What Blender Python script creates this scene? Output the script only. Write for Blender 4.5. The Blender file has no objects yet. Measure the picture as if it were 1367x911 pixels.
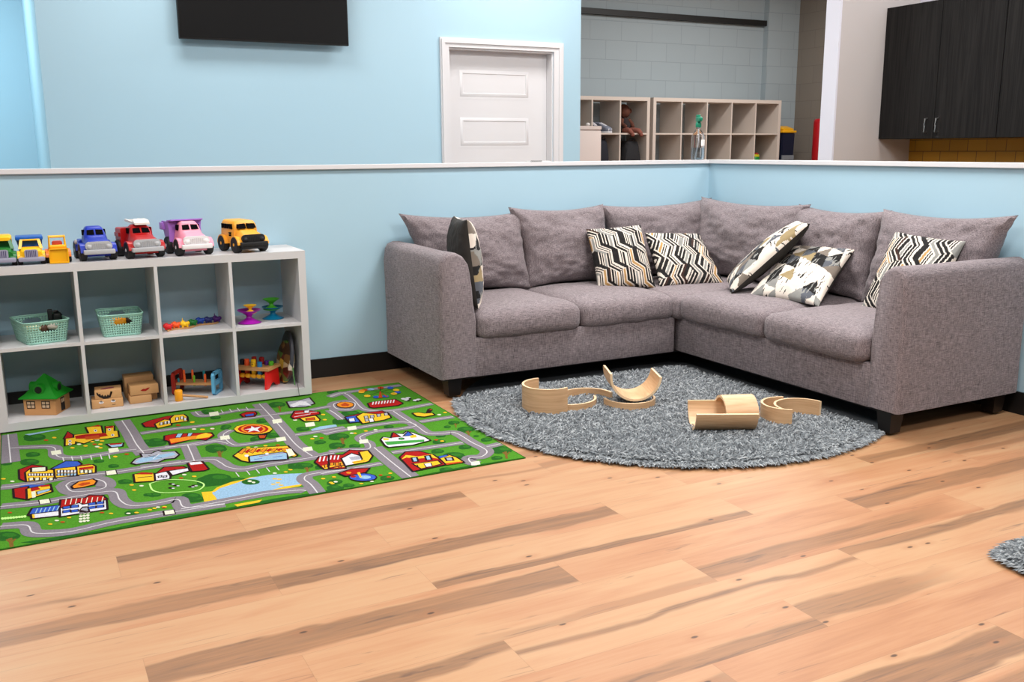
import bpy, bmesh, math, random
from mathutils import Vector, Matrix, Euler
from math import sin, cos, pi, radians
random.seed(7)
SC = bpy.context.scene
COL = SC.collection

# ------------------------------------------------------------------ helpers
def lin(c):
    c = c / 255.0
    return c / 12.92 if c <= .04045 else ((c + .055) / 1.055) ** 2.4
def rgb(r, g, b): return (lin(r), lin(g), lin(b), 1)

def mat(name, col, rough=.6, metal=0, bump=0, bscale=200, var=0, vscale=20, coat=0, sheen=0, trans=0, ior=1.45, spec=.5):
    m = bpy.data.materials.new(name); m.use_nodes = True
    n = m.node_tree.nodes; l = m.node_tree.links; b = n['Principled BSDF']
    b.inputs['Base Color'].default_value = col
    b.inputs['Roughness'].default_value = rough; b.inputs['Metallic'].default_value = metal
    b.inputs['Coat Weight'].default_value = coat; b.inputs['Sheen Weight'].default_value = sheen
    b.inputs['Transmission Weight'].default_value = trans; b.inputs['IOR'].default_value = ior
    b.inputs['Specular IOR Level'].default_value = spec
    tc = n.new('ShaderNodeTexCoord')
    if var:
        t = n.new('ShaderNodeTexNoise'); t.inputs['Scale'].default_value = vscale; t.inputs['Detail'].default_value = 4
        l.new(tc.outputs['Object'], t.inputs['Vector'])
        mr = n.new('ShaderNodeMapRange'); mr.inputs[1].default_value = .3; mr.inputs[2].default_value = .7
        mr.inputs[3].default_value = 1 - var; mr.inputs[4].default_value = 1 + var
        l.new(t.outputs['Fac'], mr.inputs[0])
        mx = n.new('ShaderNodeVectorMath'); mx.operation = 'SCALE'
        mx.inputs[0].default_value = col[:3]; l.new(mr.outputs[0], mx.inputs['Scale'])
        l.new(mx.outputs[0], b.inputs['Base Color'])
    if bump:
        t = n.new('ShaderNodeTexNoise'); t.inputs['Scale'].default_value = bscale; t.inputs['Detail'].default_value = 2
        l.new(tc.outputs['Object'], t.inputs['Vector'])
        bp = n.new('ShaderNodeBump'); bp.inputs['Strength'].default_value = bump; bp.inputs['Distance'].default_value = .002
        l.new(t.outputs['Fac'], bp.inputs['Height']); l.new(bp.outputs[0], b.inputs['Normal'])
    return m

class MB:
    """collects shapes into one mesh"""
    def __init__(s): s.v = []; s.f = []; s.m = []; s.sm = []
    def add(s, vs, fs, mi=0, smooth=False, M=None):
        o = len(s.v)
        s.v += [tuple(M @ Vector(v)) for v in vs] if M else [tuple(v) for v in vs]
        for f in fs: s.f.append([o + i for i in f]); s.m.append(mi); s.sm.append(smooth)
        return s
    def box(s, x0, y0, z0, x1, y1, z1, mi=0, M=None, r=0, seg=2):
        bm = bmesh.new(); bmesh.ops.create_cube(bm, size=1)
        for v in bm.verts:
            v.co = Vector(((x0 + x1) / 2 + v.co.x * (x1 - x0), (y0 + y1) / 2 + v.co.y * (y1 - y0), (z0 + z1) / 2 + v.co.z * (z1 - z0)))
        if r: bmesh.ops.bevel(bm, geom=bm.edges[:], offset=r, segments=seg, profile=.5, affect='EDGES')
        bm.verts.index_update()
        s.add([v.co.copy() for v in bm.verts], [[v.index for v in f.verts] for f in bm.faces], mi, bool(r), M); bm.free(); return s
    def lathe(s, prof, mi=0, seg=24, M=None, smooth=True):
        vs = []; fs = []
        for r, z in prof:
            for k in range(seg): a = 2 * pi * k / seg; vs.append((r * cos(a), r * sin(a), z))
        for i in range(len(prof) - 1):
            for k in range(seg):
                k2 = (k + 1) % seg; fs.append([i * seg + k, i * seg + k2, (i + 1) * seg + k2, (i + 1) * seg + k])
        if prof[0][0] > 1e-5: fs.append(list(range(seg))[::-1])
        if prof[-1][0] > 1e-5: fs.append([(len(prof) - 1) * seg + k for k in range(seg)])
        return s.add(vs, fs, mi, smooth, M)
    def cyl(s, x, y, z0, z1, r, mi=0, seg=20, M=None): return s.lathe([(r - .0, z0), (r, z1)], mi, seg, (M or Matrix()) @ Matrix.Translation((x, y, 0)), False)
    def prism(s, pts, d0, d1, axis='y', mi=0, M=None, smooth=False):
        n = len(pts); mk = {'y': lambda a, b, d: (a, d, b), 'x': lambda a, b, d: (d, a, b), 'z': lambda a, b, d: (a, b, d)}[axis]
        vs = [mk(a, b, d0) for a, b in pts] + [mk(a, b, d1) for a, b in pts]
        s.add(vs, [list(range(n)), list(range(2 * n - 1, n - 1, -1))], mi, False, M)
        o = len(s.v) - 2 * n
        for i in range(n):
            j = (i + 1) % n; s.f.append([o + i, o + j, o + n + j, o + n + i]); s.m.append(mi); s.sm.append(smooth)
        return s
    def loft(s, secs, mi=0, closed=True, caps=True, smooth=True, M=None):
        n = len(secs[0]); vs = [p for sec in secs for p in sec]; fs = []
        for i in range(len(secs) - 1):
            for k in range(n if closed else n - 1):
                k2 = (k + 1) % n; fs.append([i * n + k, i * n + k2, (i + 1) * n + k2, (i + 1) * n + k])
        if caps: fs.append(list(range(n))[::-1]); fs.append([(len(secs) - 1) * n + k for k in range(n)])
        return s.add(vs, fs, mi, smooth, M)
    def tube(s, path, r, mi=0, seg=8, M=None, closed=False):
        P = [Vector(p) for p in path]; secs = []
        for i, p in enumerate(P):
            if closed: d = P[(i + 1) % len(P)] - P[i - 1]
            else: d = P[min(i + 1, len(P) - 1)] - P[max(i - 1, 0)]
            d.normalize(); u = d.cross(Vector((0, 0, 1)))
            if u.length < .05: u = d.cross(Vector((0, 1, 0)))
            u.normalize(); w = u.cross(d); rr = r[i] if isinstance(r, (list, tuple)) else r
            secs.append([p + u * rr * cos(2 * pi * k / seg) + w * rr * sin(2 * pi * k / seg) for k in range(seg)])
        if closed: secs.append(secs[0])
        return s.loft(secs, mi, True, not closed, True, M)
    def ball(s, c, r, mi=0, seg=16, M=None):
        rx, ry, rz = r if isinstance(r, (tuple, list)) else (r, r, r)
        T = (M or Matrix()) @ Matrix.Translation(c) @ Matrix.Diagonal((rx, ry, rz, 1))
        n = max(6, seg // 2)
        return s.lathe([(max(1e-6, sin(pi * i / n)), -cos(pi * i / n)) for i in range(n + 1)], mi, seg, T)
    def build(s, name, mats, parent=None, loc=None, kind=None, bevel=0, solid=0):
        me = bpy.data.meshes.new(name); me.from_pydata(s.v, [], s.f)
        for i, p in enumerate(me.polygons): p.material_index = s.m[i]; p.use_smooth = s.sm[i]
        for m in (mats if isinstance(mats, (list, tuple)) else [mats]): me.materials.append(m)
        bm = bmesh.new(); bm.from_mesh(me); bmesh.ops.recalc_face_normals(bm, faces=bm.faces[:])
        if bevel: bmesh.ops.bevel(bm, geom=[e for e in bm.edges if len(e.link_faces) == 2 and e.calc_face_angle(0) > .6], offset=bevel, segments=2, affect='EDGES')
        bm.to_mesh(me); bm.free()
        me.set_sharp_from_angle(angle=radians(42))
        o = bpy.data.objects.new(name, me); COL.objects.link(o)
        if parent: o.parent = parent
        if loc: o.location = loc
        if kind: o['kind'] = kind
        if solid: md = o.modifiers.new('thickness', 'SOLIDIFY'); md.thickness = solid; md.offset = 0
        return o

def thing(name, label, cat, loc=(0, 0, 0), rz=0, group=None):
    o = bpy.data.objects.new(name, None); COL.objects.link(o); o.empty_display_size = .05
    o.location = loc; o.rotation_euler = (0, 0, rz); tag(o, label, cat, group); return o
def tag(o, label, cat, group=None):
    o['label'] = label; o['category'] = cat
    if group: o['group'] = group
    return o
def rrect(w, h, r, n=5, cx=0, cy=0):
    pts = []
    for sx, sy, a0 in ((1, 1, 0), (-1, 1, 90), (-1, -1, 180), (1, -1, 270)):
        for k in range(n + 1):
            a = radians(a0 + 90 * k / n); pts.append((cx + sx * (w / 2 - r) + r * cos(a), cy + sy * (h / 2 - r) + r * sin(a)))
    return pts
def trap(y, wb, wt, z0, z1, r, n=4, x=0):
    """rounded trapezoid section at depth y"""
    h = z1 - z0; pts = []
    for px, py in rrect(1, h, min(r, h / 2.01), n, 0, h / 2):
        w = wb + (wt - wb) * py / h
        # keep corner roundness in metres
        ex = .5 - abs(px); ex2 = min(.5, ex / max(w, .001) * 1.0)
        pts.append((x + math.copysign(.5 - ex2, px) * w if abs(px) > 1e-6 else x, y, z0 + py))
    return pts
def rsec(y, w, z0, z1, r, n=4, wt=None):
    wt = wt or w; h = z1 - z0; r = min(r, h / 2.01, w / 2.01); out = []
    for px, pz in rrect(w, h, r, n, 0, h / 2): out.append((px * (1 + (wt / w - 1) * pz / h), y, z0 + pz))
    return out
def noise3(x, y, z):
    from mathutils import noise
    return noise.noise(Vector((x, y, z)))
def struct(mb, name, m, **k): return mb.build(name, m, kind='structure', **k)

# ------------------------------------------------------------------ materials
M_wall = mat('blue_paint', rgb(169, 202, 218), .55, bump=.15, bscale=260)
M_wall2 = M_wall
M_white = mat('white_gloss_paint', rgb(216, 215, 217), .35)
M_beige = mat('beige_paint', rgb(186, 180, 178), .6, bump=.1)
M_plainwhite = mat('white_wall_paint', rgb(212, 212, 222), .6)
M_black = mat('black_rubber', rgb(16, 15, 15), .5)
M_shelf = mat('white_laminate', rgb(204, 203, 204), .4)
M_oldshelf = mat('cream_laminate', rgb(196, 184, 174), .5)
M_darkleg = mat('espresso_wood', rgb(20, 16, 14), .4)
M_screen = mat('black_screen', rgb(5, 5, 6), .55, spec=.2)
M_bezel = mat('black_plastic', rgb(10, 10, 11), .45)
M_ceil = mat('ceiling_tile', rgb(210, 210, 205), .8)
M_steel = mat('brushed_steel', rgb(200, 200, 200), .3, metal=1)
M_plain = {}
def flat(name, r, g, b, rough=.45, **k):
    if name not in M_plain: M_plain[name] = mat(name, rgb(r, g, b), rough, **k)
    return M_plain[name]

def nodes_of(name):
    m = bpy.data.materials.new(name); m.use_nodes = True
    return m, m.node_tree.nodes, m.node_tree.links, m.node_tree.nodes['Principled BSDF']
def nn(n, t, **k):
    x = n.new(t)
    for a, b in k.items(): setattr(x, a, b)
    return x
def ramp(n, stops, interp='LINEAR'):
    r = n.new('ShaderNodeValToRGB'); r.color_ramp.interpolation = interp
    e = r.color_ramp.elements
    while len(e) < len(stops): e.new(.5)
    for i, (p, c) in enumerate(stops): e[i].position = p; e[i].color = c
    return r

def block_mat(name, c1, c2, mort, bw, bh, axis, msize=.004, bump=.3, rough=.7, var=.5):
    m, n, l, b = nodes_of(name)
    tc = n.new('ShaderNodeTexCoord'); sp = n.new('ShaderNodeSeparateXYZ'); l.new(tc.outputs['Object'], sp.inputs[0])
    cb = n.new('ShaderNodeCombineXYZ'); l.new(sp.outputs[axis], cb.inputs[0]); l.new(sp.outputs[2], cb.inputs[1])
    br = n.new('ShaderNodeTexBrick'); l.new(cb.outputs[0], br.inputs['Vector'])
    br.inputs['Color1'].default_value = c1; br.inputs['Color2'].default_value = c2; br.inputs['Mortar'].default_value = mort
    br.inputs['Scale'].default_value = 1; br.inputs['Mortar Size'].default_value = msize; br.inputs['Mortar Smooth'].default_value = .4
    br.inputs['Brick Width'].default_value = bw; br.inputs['Row Height'].default_value = bh; br.inputs['Bias'].default_value = 0
    l.new(br.outputs['Color'], b.inputs['Base Color']); b.inputs['Roughness'].default_value = rough
    bp = n.new('ShaderNodeBump'); bp.invert = True; bp.inputs['Strength'].default_value = bump; bp.inputs['Distance'].default_value = .006
    nz = n.new('ShaderNodeTexNoise'); nz.inputs['Scale'].default_value = 60; l.new(tc.outputs['Object'], nz.inputs['Vector'])
    ad = nn(n, 'ShaderNodeMath', operation='MULTIPLY_ADD'); l.new(nz.outputs['Fac'], ad.inputs[0]); ad.inputs[1].default_value = .25
    l.new(br.outputs['Fac'], ad.inputs[2]); l.new(ad.outputs[0], bp.inputs['Height']); l.new(bp.outputs[0], b.inputs['Normal'])
    return m
M_block = block_mat('grey_blue_block', rgb(152, 163, 168), rgb(149, 160, 165), rgb(136, 147, 151), .406, .203, 0)
M_blockbrown = block_mat('taupe_block', rgb(118, 110, 100), rgb(115, 107, 98), rgb(106, 98, 90), .406, .203, 1)
M_brick = block_mat('ochre_tile_brick', rgb(178, 124, 14), rgb(166, 114, 10), rgb(104, 72, 18), .15, .083, 1, .003)

def fabric(name, c1, c2, scale=1.0):
    m, n, l, b = nodes_of(name)
    tc = n.new('ShaderNodeTexCoord')
    outs = []
    for sc in ((900, 900, 60), (60, 900, 900), (900, 60, 900)):
        mp = n.new('ShaderNodeMapping'); mp.inputs['Scale'].default_value = [q * .55 * scale for q in sc]
        l.new(tc.outputs['Object'], mp.inputs['Vector'])
        t = n.new('ShaderNodeTexNoise'); t.inputs['Scale'].default_value = 1; t.inputs['Detail'].default_value = 1
        l.new(mp.outputs[0], t.inputs['Vector']); outs.append(t.outputs['Fac'])
    a = nn(n, 'ShaderNodeMath', operation='ADD'); l.new(outs[0], a.inputs[0]); l.new(outs[1], a.inputs[1])
    a2 = nn(n, 'ShaderNodeMath', operation='ADD'); l.new(a.outputs[0], a2.inputs[0]); l.new(outs[2], a2.inputs[1])
    mr = n.new('ShaderNodeMapRange'); mr.inputs[1].default_value = 1.2; mr.inputs[2].default_value = 1.8; l.new(a2.outputs[0], mr.inputs[0])
    big = n.new('ShaderNodeTexNoise'); big.inputs['Scale'].default_value = 5; l.new(tc.outputs['Object'], big.inputs['Vector'])
    mx = n.new('ShaderNodeMix'); mx.data_type = 'RGBA'; l.new(mr.outputs[0], mx.inputs['Factor'])
    mx.inputs['A'].default_value = c1; mx.inputs['B'].default_value = c2
    l.new(mx.outputs['Result'], b.inputs['Base Color']); b.inputs['Roughness'].default_value = .95; b.inputs['Sheen Weight'].default_value = .15
    b.inputs['Specular IOR Level'].default_value = .15
    bp = n.new('ShaderNodeBump'); bp.inputs['Strength'].default_value = .25; bp.inputs['Distance'].default_value = .001
    l.new(a2.outputs[0], bp.inputs['Height']); l.new(bp.outputs[0], b.inputs['Normal'])
    return m
M_sofa = fabric('heather_grey_upholstery', rgb(86, 79, 82), rgb(156, 144, 147))
M_pileback = flat('rug_backing', 60, 66, 70, .9)

def wood(name, c1, c2, scale=(2, 30, 30), rough=.45, dist=1.5):
    m, n, l, b = nodes_of(name)
    tc = n.new('ShaderNodeTexCoord'); mp = n.new('ShaderNodeMapping'); mp.inputs['Scale'].default_value = scale
    l.new(tc.outputs['Object'], mp.inputs['Vector'])
    t = n.new('ShaderNodeTexNoise'); t.inputs['Scale'].default_value = 1; t.inputs['Detail'].default_value = 4; t.inputs['Distortion'].default_value = dist
    l.new(mp.outputs[0], t.inputs['Vector']); r = ramp(n, [(.3, c1), (.7, c2)])
    l.new(t.outputs['Fac'], r.inputs[0]); l.new(r.outputs[0], b.inputs['Base Color']); b.inputs['Roughness'].default_value = rough
    return m
M_ply = wood('birch_plywood', rgb(196, 154, 112), rgb(222, 184, 142), (3, 3, 60))
M_plyedge = flat('plywood_edge', 236, 205, 165, .5)
M_toywood = wood('toy_wood', rgb(178, 128, 78), rgb(205, 158, 104), (4, 4, 40))
M_cab = wood('charcoal_woodgrain', rgb(17, 16, 16), rgb(36, 34, 33), (60, 60, 1.5), .7)
M_cab.node_tree.nodes['Principled BSDF'].inputs['Specular IOR Level'].default_value = .15

# vinyl plank floor: band data comes from attributes on every plank face
def floor_mat():
    m, n, l, b = nodes_of('maple_vinyl_plank')
    A = nn(n, 'ShaderNodeAttribute', attribute_name='pa'); B = nn(n, 'ShaderNodeAttribute', attribute_name='pb')
    uv = nn(n, 'ShaderNodeUVMap', uv_map='plank'); tc = n.new('ShaderNodeTexCoord')
    sa = n.new('ShaderNodeSeparateXYZ'); l.new(A.outputs['Vector'], sa.inputs[0])     # seed, lo, hi
    sb = n.new('ShaderNodeSeparateXYZ'); l.new(B.outputs['Vector'], sb.inputs[0])     # u0, u1, darkness
    su = n.new('ShaderNodeSeparateXYZ'); l.new(uv.outputs[0], su.inputs[0])
    def ma(op, a, bb=None, c=None, clamp=False):
        x = nn(n, 'ShaderNodeMath', operation=op); x.use_clamp = clamp
        for i, v in enumerate((a, bb, c)):
            if v is None: continue
            if isinstance(v, (int, float)): x.inputs[i].default_value = v
            else: l.new(v, x.inputs[i])
        return x.outputs[0]
    seedoff = n.new('ShaderNodeCombineXYZ'); l.new(ma('MULTIPLY', sa.outputs[0], 37.0), seedoff.inputs[0]); l.new(ma('MULTIPLY', sa.outputs[0], 91.0), seedoff.inputs[1]); l.new(ma('MULTIPLY', sa.outputs[0], 13.0), seedoff.inputs[2])
    pos = nn(n, 'ShaderNodeVectorMath', operation='ADD'); l.new(tc.outputs['Object'], pos.inputs[0]); l.new(seedoff.outputs[0], pos.inputs[1])
    def nz(sc, detail=3, dist=0, rgh=.5):
        mp = n.new('ShaderNodeMapping'); mp.inputs['Scale'].default_value = sc; l.new(pos.outputs[0], mp.inputs['Vector'])
        t = n.new('ShaderNodeTexNoise'); t.inputs['Scale'].default_value = 1; t.inputs['Detail'].default_value = detail; t.inputs['Distortion'].default_value = dist
        t.inputs['Roughness'].default_value = rgh
        l.new(mp.outputs[0], t.inputs['Vector']); return t.outputs['Fac']
    grain = nz((3, 60, 1), 5, 1.0, .6); soft = nz((1.2, 9, 1), 3, 1.5); wob = nz((2.2, 5, 1), 3, .5); fine = nz((14, 260, 1), 3)
    tone = ma('FRACT', ma('MULTIPLY', sa.outputs[0], 7.31))
    f1 = ma('MULTIPLY_ADD', soft, 1.1, ma('MULTIPLY_ADD', grain, .6, ma('MULTIPLY_ADD', tone, .34, -.56)), clamp=True)
    base = ramp(n, [(0, rgb(183, 147, 110)), (.35, rgb(180, 138, 101)), (.65, rgb(172, 123, 87)), (1, rgb(154, 105, 72))]); l.new(f1, base.inputs[0])
    # heartwood band
    v = ma('ADD', su.outputs[1], ma('MULTIPLY_ADD', wob, .5, -.25))
    lo = ma('MULTIPLY', ma('SUBTRACT', v, sa.outputs[1]), 14, clamp=True); hi = ma('MULTIPLY', ma('SUBTRACT', sa.outputs[2], v), 14, clamp=True)
    ua = ma('MULTIPLY', ma('SUBTRACT', su.outputs[0], sb.outputs[0]), 5, clamp=True); ub = ma('MULTIPLY', ma('SUBTRACT', sb.outputs[1], su.outputs[0]), 5, clamp=True)
    band = ma('MULTIPLY', ma('MULTIPLY', ma('MULTIPLY', lo, hi), ma('MULTIPLY', ua, ub)), sb.outputs[2], clamp=True)
    dk = ramp(n, [(.25, rgb(98, 70, 50)), (.5, rgb(134, 96, 66)), (.75, rgb(158, 114, 78))]); l.new(ma('MULTIPLY_ADD', grain, .6, ma('MULTIPLY_ADD', soft, .6, -.1)), dk.inputs[0])
    mx = n.new('ShaderNodeMix'); mx.data_type = 'RGBA'; l.new(band, mx.inputs['Factor']); l.new(base.outputs[0], mx.inputs['A']); l.new(dk.outputs[0], mx.inputs['B'])
    # grey mineral streaks inside bands + rare thin ones
    st = nz((2.0, 26, 1), 4, 2.0); stk = ma('MULTIPLY', ma('SUBTRACT', st, ma('MULTIPLY_ADD', band, -.07, .655)), 9, clamp=True)
    mx2 = n.new('ShaderNodeMix'); mx2.data_type = 'RGBA'; l.new(ma('MULTIPLY', stk, .7), mx2.inputs['Factor']); l.new(mx.outputs['Result'], mx2.inputs['A']); mx2.inputs['B'].default_value = rgb(92, 68, 54)
    # knots
    mp = n.new('ShaderNodeMapping'); mp.inputs['Scale'].default_value = (3.0, 6.4, 1); l.new(pos.outputs[0], mp.inputs['Vector'])
    vo = n.new('ShaderNodeTexVoronoi'); vo.voronoi_dimensions = '2D'; vo.inputs['Scale'].default_value = 1; l.new(mp.outputs[0], vo.inputs['Vector'])
    kd = ma('SUBTRACT', 1, ma('MULTIPLY', vo.outputs['Distance'], 24), clamp=True)
    sepc = n.new('ShaderNodeSeparateColor'); l.new(vo.outputs['Color'], sepc.inputs[0])
    kn = ma('MULTIPLY', ma('MULTIPLY', kd, 2.2, clamp=True), ma('GREATER_THAN', sepc.outputs[0], .62))
    halo = ma('MULTIPLY', ma('SUBTRACT', 1, ma('MULTIPLY', vo.outputs['Distance'], 7), clamp=True), ma('GREATER_THAN', sepc.outputs[0], .62))
    mx3 = n.new('ShaderNodeMix'); mx3.data_type = 'RGBA'; l.new(ma('MULTIPLY', halo, .45), mx3.inputs['Factor']); l.new(mx2.outputs['Result'], mx3.inputs['A']); mx3.inputs['B'].default_value = rgb(158, 102, 64)
    mx4 = n.new('ShaderNodeMix'); mx4.data_type = 'RGBA'; l.new(ma('MULTIPLY', kn, .85), mx4.inputs['Factor']); l.new(mx3.outputs['Result'], mx4.inputs['A']); mx4.inputs['B'].default_value = rgb(58, 40, 30)
    # joints
    def edge(x, w):
        e = ma('MINIMUM', x, ma('SUBTRACT', 1, x)); return ma('LESS_THAN', e, w)
    jt = ma('MAXIMUM', edge(su.outputs[0], .0007), edge(su.outputs[1], .006))
    mx5 = n.new('ShaderNodeMix'); mx5.data_type = 'RGBA'; l.new(ma('MULTIPLY', jt, .3), mx5.inputs['Factor']); l.new(mx4.outputs['Result'], mx5.inputs['A']); mx5.inputs['B'].default_value = rgb(120, 84, 56)
    l.new(mx5.outputs['Result'], b.inputs['Base Color'])
    b.inputs['Roughness'].default_value = .42; b.inputs['Specular IOR Level'].default_value = .35
    bp = n.new('ShaderNodeBump'); bp.inputs['Strength'].default_value = .08; bp.inputs['Distance'].default_value = .001; l.new(fine, bp.inputs['Height']); l.new(bp.outputs[0], b.inputs['Normal'])
    return m
M_floor = floor_mat()

# ------------------------------------------------------------------ room
def make_floor():
    rows = {-1: (-3.64, 1.22), 0: (-4.056,), 1: (-3.247,), 2: (-3.65,), 3: (-3.233,), 4: (-4.056,), 5: (-2.47,), 6: (-3.197,), 7: (-2.384,), 8: (-2.785,), 9: (-1.98,)}
    L = 1.22; W = .178
    # (row, plank start x, lo, hi, u0, u1, darkness)
    bands = {(0, -4.056): (.0, .42, -.2, 1.2, .95), (0, -2.836): (0, 0, 0, 0, 0), (2, -4.87): (.12, .75, -.2, 1.2, .8), (2, -3.65): (.2, .8, -.2, 1.2, .95),
             (2, -2.43): (0, 0, 0, 0, 0), (1, -4.467): (.42, .58, .0, .45, .7), (1, -3.247): (0, 0, 0, 0, 0), (4, -4.056): (.2, .9, -.2, 1.2, .9),
             (3, -3.233): (.68, 1.1, -.2, 1.2, .95), (6, -4.417): (.05, .42, -.2, 1.2, .8), (4, -1.616): (.2, .85, -.2, 1.2, .85), (5, -2.47): (.3, .85, -.2, .95, .9),
             (6, -1.977): (.0, .4, -.2, 1.2, .85), (7, -3.604): (.6, 1.2, -.2, 1.2, .9), (7, -2.384): (.25, .85, -.2, .5, .75), (9, -3.2): (.2, .95, -.2, 1.2, .95),
             (9, -1.98): (0, 0, 0, 0, 0), (10, -2.9): (.1, .8, -.2, 1.2, .9), (2, -1.21): (.35, .9, -.2, 1.2, .8), (-1, -2.42): (.15, .6, -.2, 1.2, .6), (-1, -3.64): (.4, .62, .3, 1.2, .6),
             (-2, -2.7): (.2, .8, -.2, 1.2, .6), (3, -.793): (.2, .5, -.2, .6, .6), (3, -2.013): (0, 0, 0, 0, 0), (4, -2.836): (.0, 0, 0, 0, 0), (5, -3.69): (.75, 1.1, .3, 1.2, .5), (8, -2.785): (0, 0, 0, 0, 0)}
    vs = []; fs = []; uvs = []; pa = []; pb = []; rnd = random.Random(3)
    for r in range(-42, 36):
        y1 = -2.063 - W * r; y0 = y1 - W
        st = rows.get(r, (rnd.uniform(-3, -1.8),))[0]
        if r == 10: st = -2.9
        if r == -2: st = -2.7
        k0 = math.floor((-8 - st) / L)
        for k in range(k0, k0 + 12):
            x0 = st + k * L; x1 = x0 + L
            if x1 < -8 or x0 > 6: continue
            b = None
            for (rr, bx), v in bands.items():
                if rr == r and abs(bx - x0) < .05: b = v
            if b is None:
                if rnd.random() < .28:
                    lo = rnd.uniform(-.1, .6); b = (lo, lo + rnd.uniform(.2, .55), rnd.uniform(-.4, .4), rnd.uniform(.6, 1.4), rnd.uniform(.4, .9))
                else: b = (0, 0, 0, 0, 0)
            o = len(vs); vs += [(x0, y0, 0), (x1, y0, 0), (x1, y1, 0), (x0, y1, 0)]; fs.append([o, o + 1, o + 2, o + 3])
            uvs += [(0, 1), (1, 1), (1, 0), (0, 0)]; pa.append((rnd.random(), b[0], b[1])); pb.append((b[2], b[3], b[4]))
    me = bpy.data.meshes.new('floor'); me.from_pydata(vs, [], fs); me.materials.append(M_floor)
    u = me.uv_layers.new(name='plank')
    for i, q in enumerate(uvs): u.data[i].uv = q
    for nme, dat in (('pa', pa), ('pb', pb)):
        a = me.attributes.new(nme, 'FLOAT_VECTOR', 'FACE')
        for i, q in enumerate(dat): a.data[i].vector = q
    o = bpy.data.objects.new('floor', me); COL.objects.link(o); o['kind'] = 'structure'
make_floor()

HW = 1.176; CAPT = 1.200
struct(MB().box(-8, 0, 0, .13, .13, HW), 'wall_half_back', M_wall)
struct(MB().box(0, -7, 0, .13, -.0001, HW), 'wall_half_right', M_wall)
# painted timber cap, mitred at the corner
cp = MB().prism([(-8, -.02), (-.02, -.02), (-.02, -7), (.15, -7), (.15, .15), (-8, .15)], HW, CAPT, 'z')
struct(cp, 'trim_half_wall_cap', M_white, bevel=.002)
struct(MB().box(-8, -.012, .001, -.012, -.0003, .11), 'baseboard_back', M_black)
struct(MB().box(-.012, -7, .001, -.0003, -.012, .11), 'baseboard_right', M_black)
CH = 3.3
# television wall with a doorway cut for door_1
DX0, DX1, DZ = -1.215, -.30, 2.04
w = MB()
w.box(-4.006, 1.62, 0, DX0, 1.77, CH); w.box(DX1, 1.62, 0, -.039, 1.77, CH); w.box(DX0, 1.62, DZ, DX1, 1.77, CH)
struct(w, 'wall_television', M_wall)
struct(MB().box(-4.006, 1.7701, 0, -3.87, 4.8, CH), 'wall_hall_right', M_wall2)
struct(MB().box(-8, 4.8, 0, -3.87, 4.95, CH), 'wall_hall_end', M_wall2)
struct(MB().box(-.19, 1.7701, 0, -.039, 3.8, CH), 'wall_store_side', M_wall)
# door
d = MB()
SX0, SX1 = DX0 + .012, DX1 - .012; SY = 1.705
d.box(SX0, SY, .01, SX1, SY + .035, DZ - .012)
dr = struct(d, 'door_1', M_white)
for i, (z0, z1) in enumerate([(1.665, 1.905), (1.29, 1.545), (.92, 1.17), (.55, .8), (.18, .43)]):
    p = MB(); x0, x1 = -1.105, -.46
    rings = [(0, 0), (.012, -.006), (.02, .001), (.045, .004), (.05, -.003)]
    secs = [[(x0 + a, SY - b - .001, z0 + a), (x1 - a, SY - b - .001, z0 + a), (x1 - a, SY - b - .001, z1 - a), (x0 + a, SY - b - .001, z1 - a)] for a, b in rings]
    p.loft(secs, 0, True, True, False); p.build('door_panel', M_white, dr)
c = MB()
for x0, x1, b0, b1 in ((DX0 - .072, DX0 - .002, DX0 - .062, DX0 - .035), (DX1 + .002, DX1 + .09, DX1 + .045, DX1 + .075)):
    c.box(x0, 1.602, 0, x1, 1.6199, DZ); c.box(b0, 1.592, 0, b1, 1.6019, DZ + .03)
c.box(DX0 - .072, 1.602, DZ + .0001, DX1 + .09, 1.6199, DZ + .07); c.box(DX0 - .062, 1.592, DZ + .0301, DX1 + .075, 1.6019, DZ + .058)
c.box(DX0 + .0002, 1.621, 0, DX0 + .01, 1.765, DZ - .012); c.box(DX1 - .01, 1.621, 0, DX1 - .0002, 1.765, DZ - .012); c.box(DX0 + .0002, 1.621, DZ - .0119, DX1 - .0002, 1.765, DZ - .0002)
struct(c, 'trim_door_casing', M_white)
# far block wall, dark rail, pilaster, side wall
struct(MB().box(-.039, 3.8, 0, 4.5, 3.95, CH), 'wall_block_far', M_block)
struct(MB().box(-.038, 3.745, 2.69, 3.85, 3.799, 2.75), 'trim_dark_rail', M_black)
struct(MB().box(3.85, 3.72, 0, 4.335, 3.7999, CH), 'wall_pilaster', M_block)
struct(MB().box(4.335, -1, 0, 4.5, 3.7999, CH), 'wall_block_side', M_blockbrown)
# kitchen stub wall and brick wall
struct(MB().box(1.053, -.097, 0, 1.99, .03, CH), 'wall_kitchen_stub', M_beige)
struct(MB().box(1.036, -.1, 0, 1.0528, .033, CH), 'wall_stub_lit_end', M_plainwhite)  # end face of the beige wall, its lit look put into the white colour
struct(MB().box(1.84, -7, .0, 1.99, -.0971, 1.36), 'wall_kitchen_brick', M_brick)
struct(MB().box(1.84, -7, 1.36, 1.99, -.0972, CH), 'wall_kitchen_upper', M_plainwhite)
struct(MB().box(-8, -7.6, CH, 6, 5.2, CH + .1), 'ceiling', M_ceil)
struct(MB().box(-8.15, -7.6, 0, -8, 5.2, CH), 'wall_far_left', M_wall)

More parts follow.
